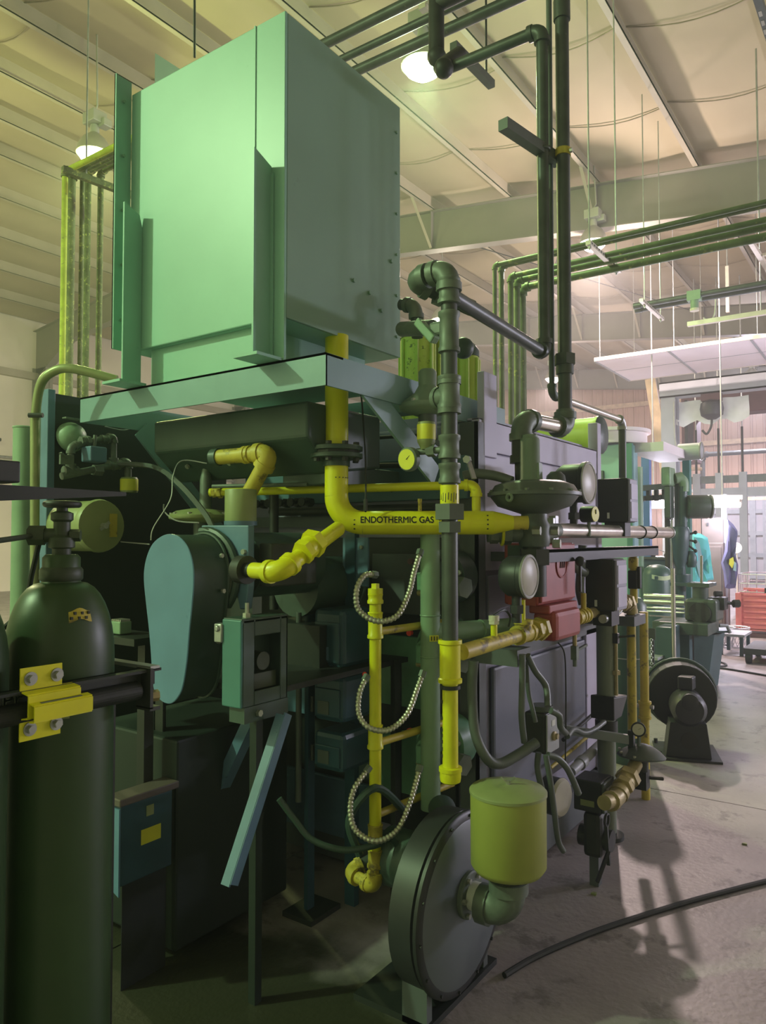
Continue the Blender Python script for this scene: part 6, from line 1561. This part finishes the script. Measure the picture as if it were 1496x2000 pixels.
solo('green_post', B().cyl((p_.x, p_.y, 0), (p_.x, p_.y, at(1248, 912, D=9.0).z), .045, n=16), 'pipe_green', 'short green post left of the blue post', 'post')
p_ = at(1225, 970, D=9.2)
t = thing('dark_overhead_arm', 'dark machine arm with hanging fittings in front of the fluorescent light', 'arm', p_)
a0 = at(1236, 955, D=9.2); a1 = at(1300, 950, D=9.2)
part('beam', B().bar(a0, a1, .08, .07), 'machine_green', t)
for k in range(5):
    cc_ = a0.lerp(a1, k/4.2); part('dropper', B().cyl(cc_, cc_-Vector((0, 0, .12+.05*(k % 2))), .03, n=10).cbox(cc_-Vector((0, 0, .13)), (.1, .06, .06)), 'iron', t)
part('column', B().cyl((a1.x+.02, a1.y+.05, 0), (a1.x+.02, a1.y+.05, a1.z), .05, n=14), 'iron', t)

# drill press
DD_ = 8.2
b0 = at(1322, 1310, Z=0)
t = thing('drill_press', 'tall green drill press with motor and grey head beyond the lathe', 'drill press', at(1322, 1250, D=DD_))
def dp(px, py, d=DD_): return at(px, py, D=d)
base = dp(1330, 1200); base.z = 0
part('column', B().cyl((base.x, base.y, 0), (base.x, base.y, dp(1330, 935).z), .055, n=20), 'machine_teal', t)
part('base', B().box((base.x-.25, base.y-.35, 0), (base.x+.25, base.y+.2, .1)), 'machine_teal', t, .01)
h0 = dp(1296, 914); h1 = dp(1318, 950)
part('head_cover', B().box((h0.x, h0.y-.12, h1.z), (h1.x, h0.y+.12, h0.z)), 'pipe_green', t, .02)
part('head_column', B().box((h0.x+.02, h0.y-.08, dp(1300, 1012).z), (h1.x-.01, h0.y+.08, h1.z)), 'machine_green', t, .01)
part('dust_elbow', B().cyl(dp(1318, 935), dp(1332, 932), .06, n=16).tube(spline([dp(1322, 932), dp(1334, 940), dp(1335, 960)], 6), .055, 14), 'pipe_green', t)
part('spindle_housing', B().lathe([(.035, 0), (.04, .12), (.075, .22), (.10, .42), (.11, .55), (.09, .6)], Vector((dp(1328, 1135).x, dp(1328, 1135).y, dp(1328, 1135).z)), n=24), 'machine_teal', t)
part('quill', B().cyl(dp(1330, 1165), dp(1330, 1080), .045, n=16), 'machine_teal', t)
part('collar', B().cyl(dp(1330, 1140), dp(1330, 1122), .10, n=20), 'machine_teal', t)
part('motor', B().lathe([(.11, 0), (.13, .02), (.13, .22), (.11, .25)], dp(1340, 990), (.9, .45, 0), 28), 'machine_green', t)
part('motor_end', B().lathe([(.13, 0), (.13, .012), (.02, .02)], dp(1340, 990)+Vector((.9, .45, 0)).normalized()*.25, (.9, .45, 0), 28), 'galv', t)
part('upper_quill', B().cyl(dp(1333, 1055), dp(1333, 950), .05, n=16), 'machine_teal', t)
for k in range(3):
    part('feed_handle', B().cyl(dp(1340, 1045+k*8), dp(1358, 1040+k*18), .012, n=8).ball(dp(1358, 1040+k*18), .022, 10), 'iron', t)
part('side_casting', B().lathe([(.04, 0), (.06, .05), (.06, .12), (.03, .18)], dp(1350, 1108), (0, 0, 1), 16), 'machine_teal', t)
part('depth_rod', B().cyl(dp(1312, 1230), dp(1312, 1015), .016, n=10), 'rod_steel', t)
part('work_table', B().box((base.x-.05, base.y-.25, dp(1330, 1142).z), (base.x+.35, base.y+.1, dp(1330, 1136).z)), 'machine_teal', t)
part('clamp_bolt', B().hexa(dp(1318, 1132), (1, 0, 0), .035, .08), 'galv', t)
# horizontal saw in front of the press
t = thing('horizontal_saw', 'green horizontal saw with shining guide rails on a steel pedestal', 'saw', at(1350, 1300, Z=0))
SD = 7.4
def s_(px, py, d=SD): return at(px, py, D=d)
part('bed', B().box((s_(1275, 1215).x, s_(1350, 1215).y-.25, s_(1340, 1235).z), (s_(1400, 1215).x, s_(1350, 1215).y+.25, s_(1340, 1212).z)), 'machine_green', t, .01)
for k, (py, rr) in enumerate(((1163, .022), (1174, .026), (1186, .012), (1193, .010))):
    a0 = s_(1258, py); part('guide_rail', B().cyl(a0, (s_(1350, py).x, a0.y+.0, a0.z), rr, n=14), 'rod_steel', t)
hc = s_(1375, 1190)
part('saw_head', B().cbox((hc.x, hc.y, hc.z), (.30, .34, .22)), 'machine_green', t, .03)
part('head_turret', B().cyl(s_(1368, 1170), s_(1368, 1142), .075, n=20).cbox(s_(1368, 1142), (.2, .2, .04)), 'machine_green', t)
part('head_disc', B().cyl(hc+Vector((0, -.20, -.02)), hc+Vector((0, -.15, -.02)), .1, n=24), 'iron', t)
part('vise', B().cbox(s_(1402, 1178), (.16, .2, .12)).cyl(s_(1398, 1170), s_(1425, 1178), .02, n=10).cyl(s_(1395, 1160), s_(1410, 1160), .03, n=12), 'iron', t, .006)
part('vise_screw', B().cyl(s_(1405, 1175), s_(1440, 1180), .016, n=10).hexa(s_(1432, 1179), (.8, .6, 0), .04, .06), 'iron', t)
part('upright_rod', B().cyl(s_(1370, 1145), s_(1370, 1085), .013, n=8), 'rod_steel', t)
part('drip_tray', B().prism([s_(1310, 1236), s_(1425, 1236), s_(1415, 1228, 7.9), s_(1310, 1228, 7.9)], (0, 0, .02)), 'machine_teal', t)
part('tray_handle', B().tube([s_(1405, 1222), s_(1420, 1222), s_(1426, 1236)], .018, 8), 'box_grey', t)
ft = at(1345, 1308, Z=0)
part('pedestal', B().box((s_(1330, 1250).x, s_(1345, 1250).y-.1, 0), (s_(1352, 1250).x, s_(1345, 1250).y+.2, s_(1340, 1236).z)), 'machine_teal', t)
part('pedestal', B().prism([s_(1355, 1240), s_(1395, 1240), Vector((s_(1380, 1250).x, s_(1380, 1250).y, 0)), Vector((s_(1355, 1250).x, s_(1355, 1250).y, 0))], (.05, .25, 0)), 'machine_teal', t)
part('steel_rule', B().bar(s_(1268, 1202), s_(1320, 1206), .03, .012), 'rod_steel', t)
part('foot_plate', B().prism([at(1365, 1312, Z=0), at(1380, 1302, Z=0), at(1388, 1310, Z=0), at(1372, 1322, Z=0)], (0, 0, .03)), 'box_grey', t)
q = at(1300, 1270, D=7.0)
t = thing('teal_stand', 'dark teal machine stand left of the saw pedestal', 'stand', (q.x, q.y, 0))
part('column', B().box((q.x-.09, q.y, 0), (q.x+.06, q.y+.3, at(1300, 1225, D=7.0).z)), 'machine_teal', t, .01)
part('bright_edge', B().cyl((q.x+.075, q.y, 0), (q.x+.075, q.y, at(1305, 1110, D=7.0).z), .02, n=10), 'rod_steel', t)
part('side_shelf', B().box((q.x-.2, q.y-.2, at(1275, 1285, D=7).z), (q.x-.02, q.y, at(1275, 1280, D=7).z)), 'box_grey', t)
ch = at(1272, 1250, D=6.6)
t = thing('hanging_chain', 'short steel chain hanging from a hook beside the yellow down pipe', 'chain', ch)
for k in range(9):
    part('link', B().torus(ch-Vector((0, 0, k*.026)), (1, 0, 0) if k % 2 else (0, 1, 0), .011, .004, 12, 5), 'galv', t)
part('hook_plate', B().cbox(ch+Vector((0, .02, .05)), (.06, .01, .10)), 'iron', t)
part('hook_post', B().box((ch.x-.012, ch.y+.03, 0), (ch.x+.012, ch.y+.05, ch.z+.1)), 'black_paint', t)

# locker with coats
LD = 12.0
l0 = at(1358, 1060, D=LD); l1 = at(1412, 1060, D=LD)
t = thing('steel_locker', 'brown steel locker with an outlet box behind the hanging coats', 'locker', (l0.x+.2, l0.y+.2, 0))
part('body', B().box((l0.x-.05, l0.y, .05), (l1.x+.05, l0.y+.5, l0.z)), 'locker_brown', t, .01)
part('door', B().box((l0.x+.0, l0.y-.02, .15), (l1.x+.02, l0.y, l0.z-.06)), 'locker_brown', t, .005)
part('outlet_box', B().cbox(at(1386, 1024, D=LD-.05), (.12, .04, .12)), 'galv', t, .006)
for k in range(2): part('outlet', B().cbox(at(1382+k*8, 1024, D=LD-.1), (.03, .012, .05)), 'black_box', t)
part('back_board', B().box((l0.x+.1, l0.y+.02, l0.z-.02), (l1.x+.05, l0.y+.06, at(1386, 1012, D=LD).z)), 'locker_brown', t)
def coat(name, label, outline, m, D, thick=.10, extra=()):
    pts = [at(x, y, D=D) for x, y in outline]; n = len(pts); cen = sum(pts, Vector())/n
    fw = Vector((-.4, .9, 0)).normalized()
    t = thing(name, label, 'jacket', cen)
    # layered rings so that the cloth has folds and thickness
    b = B(); vs = []; fs = []
    rings = [(.0, 0.0), (.55, -.9), (.86, -.75), (1.0, 0.0), (.86, .75), (.5, .9), (.0, 1.0)]
    for i, (s, dpt) in enumerate(rings):
        for k, p in enumerate(pts):
            fold = .35*math.sin(k*2.4+i*.7)
            vs.append(cen+(p-cen)*s+fw*thick*(dpt+(fold if 0 < i < len(rings)-1 and i != 3 else 0)))
    for i in range(len(rings)-1):
        for k in range(n):
            k2 = (k+1) % n; fs.append((i*n+k, i*n+k2, (i+1)*n+k2, (i+1)*n+k))
    b.add(vs, fs, True)
    o = part('cloth', b, m, t)
    for nm, poly, mm, dd in extra:
        part(nm, B().prism([at(x, y, D=dd) for x, y in poly], fw*.02), mm, t)
    return t
coat('teal_jacket', 'bright teal work jacket hanging beside the drill press', [(1352, 1040), (1368, 1042), (1382, 1050), (1388, 1080), (1390, 1105), (1394, 1132), (1380, 1134), (1382, 1150), (1365, 1152), (1352, 1150), (1345, 1152), (1346, 1110), (1348, 1070)], 'teal_cloth', 10.5, .10,
     [('collar_fold', [(1358, 1050), (1366, 1060), (1374, 1100), (1366, 1130), (1360, 1100)], 'teal_light', 10.42)])
coat('navy_jacket', 'navy jacket with orange and teal patches hanging at the right of the locker', [(1421, 1014), (1432, 1024), (1440, 1036), (1438, 1058), (1434, 1080), (1442, 1105), (1440, 1125), (1436, 1148), (1424, 1150), (1416, 1148), (1414, 1120), (1408, 1100), (1416, 1075), (1420, 1050)], 'navy_cloth', 11.3, .09,
     [('orange_patch', [(1425, 1092), (1432, 1088), (1434, 1100), (1430, 1110), (1424, 1102)], 'yellow', 11.2), ('teal_patch', [(1434, 1096), (1438, 1100), (1438, 1116), (1432, 1114)], 'teal_light', 11.2)])
p_ = at(1438, 1070, D=11.6)
solo('round_paddle', B().cyl(p_, p_+Vector((-.03, .06, 0)), .085, n=24).cyl((p_.x, p_.y+.03, 0), p_+Vector((0, .03, 0)), .012, n=8), 'dial_white', 'round pale disc showing behind the navy jacket', 'disc')
q = at(1414, 1014, D=11.9)
solo('coat_post', B().box((q.x-.04, q.y, 0), (q.x+.04, q.y+.08, at(1414, 965, D=11.9).z)), 'box_grey', 'grey post carrying the coats and the far light', 'post')
# red crate with wire basket on it
q = at(1441, 1243, Z=0); q2 = at(1441, 1160, D=11.1)
t = thing('red_crate', 'faded red ribbed steel crate standing on the floor at the right edge', 'crate', (q.x+.5, q.y+.4, 0))
zt = q2.z
part('front_panel', B().box((q.x, q.y, .12), (q.x+1.2, q.y+.03, zt)), 'red_crate', t)
part('side_panel', B().box((q.x, q.y+.03, .12), (q.x+.03, q.y+1.0, zt)), 'red_crate', t)
part('side_panel', B().box((q.x+1.17, q.y+.03, .12), (q.x+1.2, q.y+1.0, zt)), 'red_crate', t)
part('back_panel', B().box((q.x, q.y+1.0, .12), (q.x+1.2, q.y+1.03, zt)), 'red_crate', t)
part('bottom', B().box((q.x, q.y, .10), (q.x+1.2, q.y+1.0, .13)), 'red_crate', t)
for k in range(7): part('rib', B().box((q.x+.09, q.y-.03, .2+k*.085), (q.x+1.1, q.y, .235+k*.085)), 'red_crate', t, .008)
part('corner_rail', B().box((q.x-.02, q.y-.035, .0), (q.x+.06, q.y+.03, zt)), 'red_crate', t)
part('corner_rail', B().box((q.x+1.14, q.y-.035, .0), (q.x+1.22, q.y+.03, zt)), 'red_crate', t)
part('runner', B().box((q.x+.06, q.y+.0, .0), (q.x+1.14, q.y+.06, .06)), 'maroon', t)
zb2_ = zt+.01
t2 = thing('wire_basket', 'pale wire mesh basket stacked on the red crate', 'basket', (q.x+.55, q.y+.45, zb2_))
zh = at(1445, 1123, D=11.1).z
for k in range(10): part('upright_wire', B().cyl((q.x+.02+k*.125, q.y+.01, zb2_), (q.x+.02+k*.125, q.y+.01, zh), .009, n=6), 'wire', t2)
for k in range(8): part('upright_wire', B().cyl((q.x+.02, q.y+.02+k*.13, zb2_), (q.x+.02, q.y+.02+k*.13, zh), .009, n=6), 'wire', t2)
for z in (zb2_+.01, (zb2_+zh)/2, zh): part('level_wire', B().tube([(q.x+.02, q.y+.01, z), (q.x+1.15, q.y+.01, z), (q.x+1.15, q.y+.95, z), (q.x+.02, q.y+.95, z)], .010, 6, closed=True), 'wire', t2)
# low trolley with crates
q = at(1452, 1296, Z=0)
t = thing('low_trolley', 'low dark trolley at the right edge on the floor', 'trolley', (q.x+.5, q.y+.4, 0))
zt = at(1455, 1268, D=9.1).z
part('deck', B().box((q.x, q.y, .12), (q.x+1.1, q.y+.8, zt-.02)), 'locker_brown', t, .01)
part('deck_top', B().box((q.x+.0, q.y+.0, zt-.02), (q.x+1.1, q.y+.8, zt+.05)), 'iron', t)
for xx, yy in ((q.x+.05, q.y+.06), (q.x+.05, q.y+.74), (q.x+1.0, q.y+.06), (q.x+1.0, q.y+.74)): part('wheel', B().cyl((xx-.03, yy, .07), (xx+.03, yy, .07), .07, n=18), 'rubber', t)
solo('brown_carton', B().box((q.x+.25, q.y+.15, zt+.05), (q.x+.8, q.y+.6, at(1480, 1247, D=9.3).z)), 'brown_crate', 'brown carton on the low trolley', 'carton', bevel=.01)
zz = at(1480, 1247, D=9.3).z
t = thing('jack_stand', 'dark T-handled jack standing on the brown carton', 'jack', (q.x+.35, q.y+.3, zz))
part('base', B().lathe([(.07, 0), (.07, .1), (.05, .13)], (q.x+.35, q.y+.3, zz), n=16), 'iron', t)
part('rod', B().cyl((q.x+.35, q.y+.3, zz+.1), (q.x+.35, q.y+.3, at(1488, 1150, D=9.3).z), .015, n=8), 'iron', t)
part('cross_handle', B().bar((q.x+.2, q.y+.3, at(1488, 1150, D=9.3).z), (q.x+.6, q.y+.3, at(1488, 1150, D=9.3).z), .05, .06), 'black_box', t)
# mesh baskets on the floor
for k, (px, lab) in enumerate(((1408, 'left low wire scrap basket on the floor near the locker'), (1435, 'right low wire scrap basket on the floor near the red crate'))):
    q = at(px, 1262, Z=0)
    t = thing('scrap_basket', lab, 'basket', (q.x, q.y, 0), 'low scrap baskets')
    b = B()
    for a in range(16):
        a0 = 2*math.pi*a/16
        p0 = Vector((q.x+.15*math.cos(a0), q.y+.15*math.sin(a0), .01)); p1 = Vector((q.x+.19*math.cos(a0+.5), q.y+.19*math.sin(a0+.5), .26)); p2 = Vector((q.x+.19*math.cos(a0-.5), q.y+.19*math.sin(a0-.5), .26))
        b.cyl(p0, p1, .006, n=4); b.cyl(p0, p2, .006, n=4)
    part('mesh', b, 'wire', t, kind='stuff')
    part('rim', B().torus((q.x, q.y, .26), (0, 0, 1), .19, .01, 24, 6), 'wire', t)
    part('base', B().cyl((q.x, q.y, 0), (q.x, q.y, .01), .16, n=20), 'wire', t)
q = at(1425, 1250, D=9.6)
t = thing('small_side_table', 'small table with rags left of the red crate', 'table', (q.x, q.y, 0))
zt = at(1425, 1236, D=9.6).z
part('top', B().box((q.x-.12, q.y-.15, zt-.03), (q.x+.2, q.y+.4, zt)), 'box_grey', t)
for a, b2 in ((-.08, -.12), (.16, -.12), (-.08, .36), (.16, .36)): part('leg', B().box((q.x+a-.02, q.y+b2-.02, 0), (q.x+a+.02, q.y+b2+.02, zt-.03)), 'machine_teal', t)
for k, (px, py, lab) in enumerate(((1402, 1080, 'x'),)): pass
# floor cords
solo('far_cord', B().tube(spline([at(1383, 1292, Z=.01), at(1410, 1294, Z=.01), at(1418, 1300, Z=.01), at(1395, 1303, Z=.01), at(1430, 1308, Z=.01), at(1500, 1320, Z=.01)], 6), .012, 6), 'rubber', 'dark cord looping on the far lavender floor', 'cord')

# gantry frame with hoist
GD = 15.0
g0_ = at(1290, 760, D=GD); g1_ = at(1318, 760, D=GD)
GY = g0_.y
gt2 = thing('gantry_frame', 'grey steel gantry with wide column and top beam at the back right', 'gantry', (g0_.x, GY, 0))
zb_ = at(1290, 778, D=GD).z; zt_ = at(1290, 748, D=GD).z
part('column', B().box((g0_.x, GY, 0), (g1_.x+.04, GY+.04, zb_)).box((g0_.x, GY+.3, 0), (g1_.x+.04, GY+.34, zb_)).box((g1_.x-.14, GY+.04, 0), (g1_.x-.12, GY+.3, zb_)), 'gantry_grey', gt2)
part('top_beam', B().box((g0_.x-.02, GY-.02, zb_), (4.4, GY+.0, zt_)).box((g0_.x-.02, GY-.02, zb_), (4.4, GY+.3, zb_+.03)).box((g0_.x-.02, GY-.02, zt_-.03), (4.4, GY+.3, zt_)), 'gantry_grey', gt2)
part('far_column', B().box((4.1, GY, 0), (4.4, GY+.3, zb_)), 'gantry_grey', gt2)
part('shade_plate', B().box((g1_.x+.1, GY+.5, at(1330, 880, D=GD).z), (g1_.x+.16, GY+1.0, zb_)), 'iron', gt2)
hz = at(1402, 800, D=GD)
ho = thing('chain_hoist', 'dark chain hoist with a white cloth hung on the gantry beam', 'hoist', hz)
hz2 = Vector((hz.x, GY+.1, zb_))
part('trolley', B().box((hz2.x-.18, hz2.y-.1, zb_-.14), (hz2.x+.18, hz2.y+.1, zb_)), 'maroon', ho)
part('body', B().lathe([(.08, -.5), (.2, -.42), (.22, -.3), (.2, -.18), (.1, -.12)], hz2, n=20), 'black_box', ho)
part('hook', B().tube(spline([(hz2.x, hz2.y, zb_-.5), (hz2.x-.02, hz2.y, zb_-.65), (hz2.x-.1, hz2.y, zb_-.78), (hz2.x-.18, hz2.y, zb_-.7)], 6), .022, 8), 'iron', ho)
vs_ = []; 
b = B()
n_, m_ = 10, 5
vv = [Vector((hz2.x-.72+1.35*i/n_, hz2.y+.22+.04*math.sin(i*1.7+j), zb_-.06-(.46+.06*math.sin(i*1.7))*j/m_)) for i in range(n_+1) for j in range(m_+1)]
b.add(vv, [(i*(m_+1)+j, i*(m_+1)+j+1, (i+1)*(m_+1)+j+1, (i+1)*(m_+1)+j) for i in range(n_) for j in range(m_)], True)
part('white_cloth', b, 'label_white', ho)
part('chain', B().tube(spline([(hz2.x-.68, hz2.y-.1, zb_-.1), (hz2.x-.66, hz2.y-.1, zb_-.9), (hz2.x-.5, hz2.y-.1, zb_-1.35), (hz2.x-.4, hz2.y-.1, zb_-1.4)], 6), .018, 6), 'galv', ho)
# maroon duct behind
q0 = at(1330, 800, D=19); q1 = at(1600, 780, D=19)
solo('maroon_duct', B().box((q0.x, q0.y, at(1330, 815, D=19).z), (q0.x+5.5, q0.y+.6, at(1330, 775, D=19).z)).box((q0.x, q0.y, at(1330, 905, D=19).z), (q0.x+.35, q0.y+.6, at(1330, 815, D=19).z)), 'maroon', 'dark maroon duct running behind the gantry beam and down its column', 'duct', bevel=.02)
# leaning timber
a = at(1270, 740, D=16.5); b2 = at(1290, 870, D=16.5)
solo('timber_brace', B().bar(a, Vector((b2.x+.5, b2.y+.2, 0)), .22, .08, (0, 1, 0)), 'girt', 'pale wooden post leaning beside the gantry column', 'timber')
# chains hanging with a lifting frame
FD = 16.5
f0 = at(1362, 945, D=FD); f1 = at(1474, 938, D=FD)
lf = thing('lifting_frame', 'grey bar frame hung on chains in front of the far wall', 'frame', (f0.x, f0.y, f0.z))
FYY = f0.y
part('top_bar', B().box((f0.x-.4, FYY, f0.z-.0), (f0.x+4, FYY+.1, f0.z+.16)), 'strut_dark', lf)
part('cross_bar', B().box((f0.x, FYY-.02, at(1362, 972, D=FD).z), (f0.x+3, FYY+.08, at(1362, 955, D=FD).z)), 'gantry_grey', lf)
for px in (1360, 1410, 1461):
    xx = at(px, 945, D=FD).x; part('upright_bar', B().box((xx-.07, FYY-.04, at(px, 1010, D=FD).z if px < 1450 else .3), (xx+.08, FYY+.06, f0.z+.22)), 'gantry_grey', lf)
    b = B().cyl((xx, FYY, f0.z+.2), (xx, FYY, f0.z+1.2), .025, n=6); part('chain', b, 'iron', lf)
    part('rod', B().cyl((xx, FYY, f0.z+1.2), (xx, FYY, roofz(xx)-.1), .014, n=6), 'galv', lf)
# wall conduits
q = at(1372, 888, D=22)
t = thing('wall_conduit', 'dark conduit running along the far wall and bending down', 'conduit', q)
run(t, [Vector((q.x, q.y, 1.5)), Vector((q.x, q.y, q.z)), Vector((q.x+8, q.y, q.z))], .07, 'iron', 'iron')
for z_, m, lab in ((2.45, 'galv', 'pale level pipe below the far wall conduit'), (2.15, 'girt', 'ochre level rail along the far wall behind the drill press')):
    a = at(1180, 900, D=23)
    solo('wall_rail', B().box((a.x-2, a.y+2.5, z_+.5), (a.x+12, a.y+2.55, z_+.6)), m, lab, 'rail')
t = thing('bent_wall_pipe', 'pale pipe bending down beside the drill press motor', 'pipe', at(1345, 920, D=17))
pp = [at(1370, 916, D=17), at(1350, 916, D=17), at(1340, 926, D=17), at(1339, 1010, D=17)]
part('tube', B().tube([pp[0]]+spline(pp[1:3], 4)+[pp[3]], .04, 10), 'girt', t)
# fluorescent lights
def fluor(a, b2, label, watts):
    t = thing('fluorescent_light', label, 'light', (a+b2)/2, 'bench fluorescent lights')
    b2.z = a.z
    d = (b2-a).normalized()
    part('housing', B().bar(a+Vector((0, .08, .10)), b2+Vector((0, .08, .10)), .22, .07), 'strut', t)
    for k in range(2):
        o = Vector((0, k*.1, 0)); part('tube', B().cyl(a+o, b2+o, .055, n=12), 'glow_tube', t)
    part('end_cap', B().cbox(a+Vector((0, .05, .03)), (.05, .2, .14)), 'strut', t)
    part('end_cap', B().cbox(b2+Vector((0, .05, .03)), (.05, .2, .14)), 'strut', t)
    part('hanger', B().cyl((a+b2)/2+Vector((0, .08, .1)), Vector(((a.x+b2.x)/2, (a.y+b2.y)/2+.08, roofz((a.x+b2.x)/2)+.04)), .012, n=5), 'galv', t)
    for k in (.25, .75):
        l = bpy.data.lights.new('tube_light', 'POINT'); l.energy = watts; l.color = (.84, .80, 1.0); l.shadow_soft_size = .12
        o = bpy.data.objects.new('tube_light', l); COL.objects.link(o); o.parent = t; o.location = a.lerp(b2, k)-(a+b2)/2+Vector((0, -.05, -.2))
fluor(at(1236, 986, D=12.5), at(1312, 986, D=12.5), 'bright fluorescent tube light left of the drill press', 260)
fluor(at(1376, 984, D=11.5), at(1442, 984, D=11.5), 'bright fluorescent tube light right of the drill press motor', 110)
fluor(Vector((3.3, 8.0, 2.4)), Vector((3.3, 9.2, 2.4)), 'added fluorescent light out of the picture to the right, nearer one', 480)  # unseen fixture added to brighten the furnace side panels
fluor(Vector((3.3, 10.2, 2.4)), Vector((3.3, 11.4, 2.4)), 'added fluorescent light out of the picture to the right, farther one', 500)  # second unseen fixture added for the furnace side
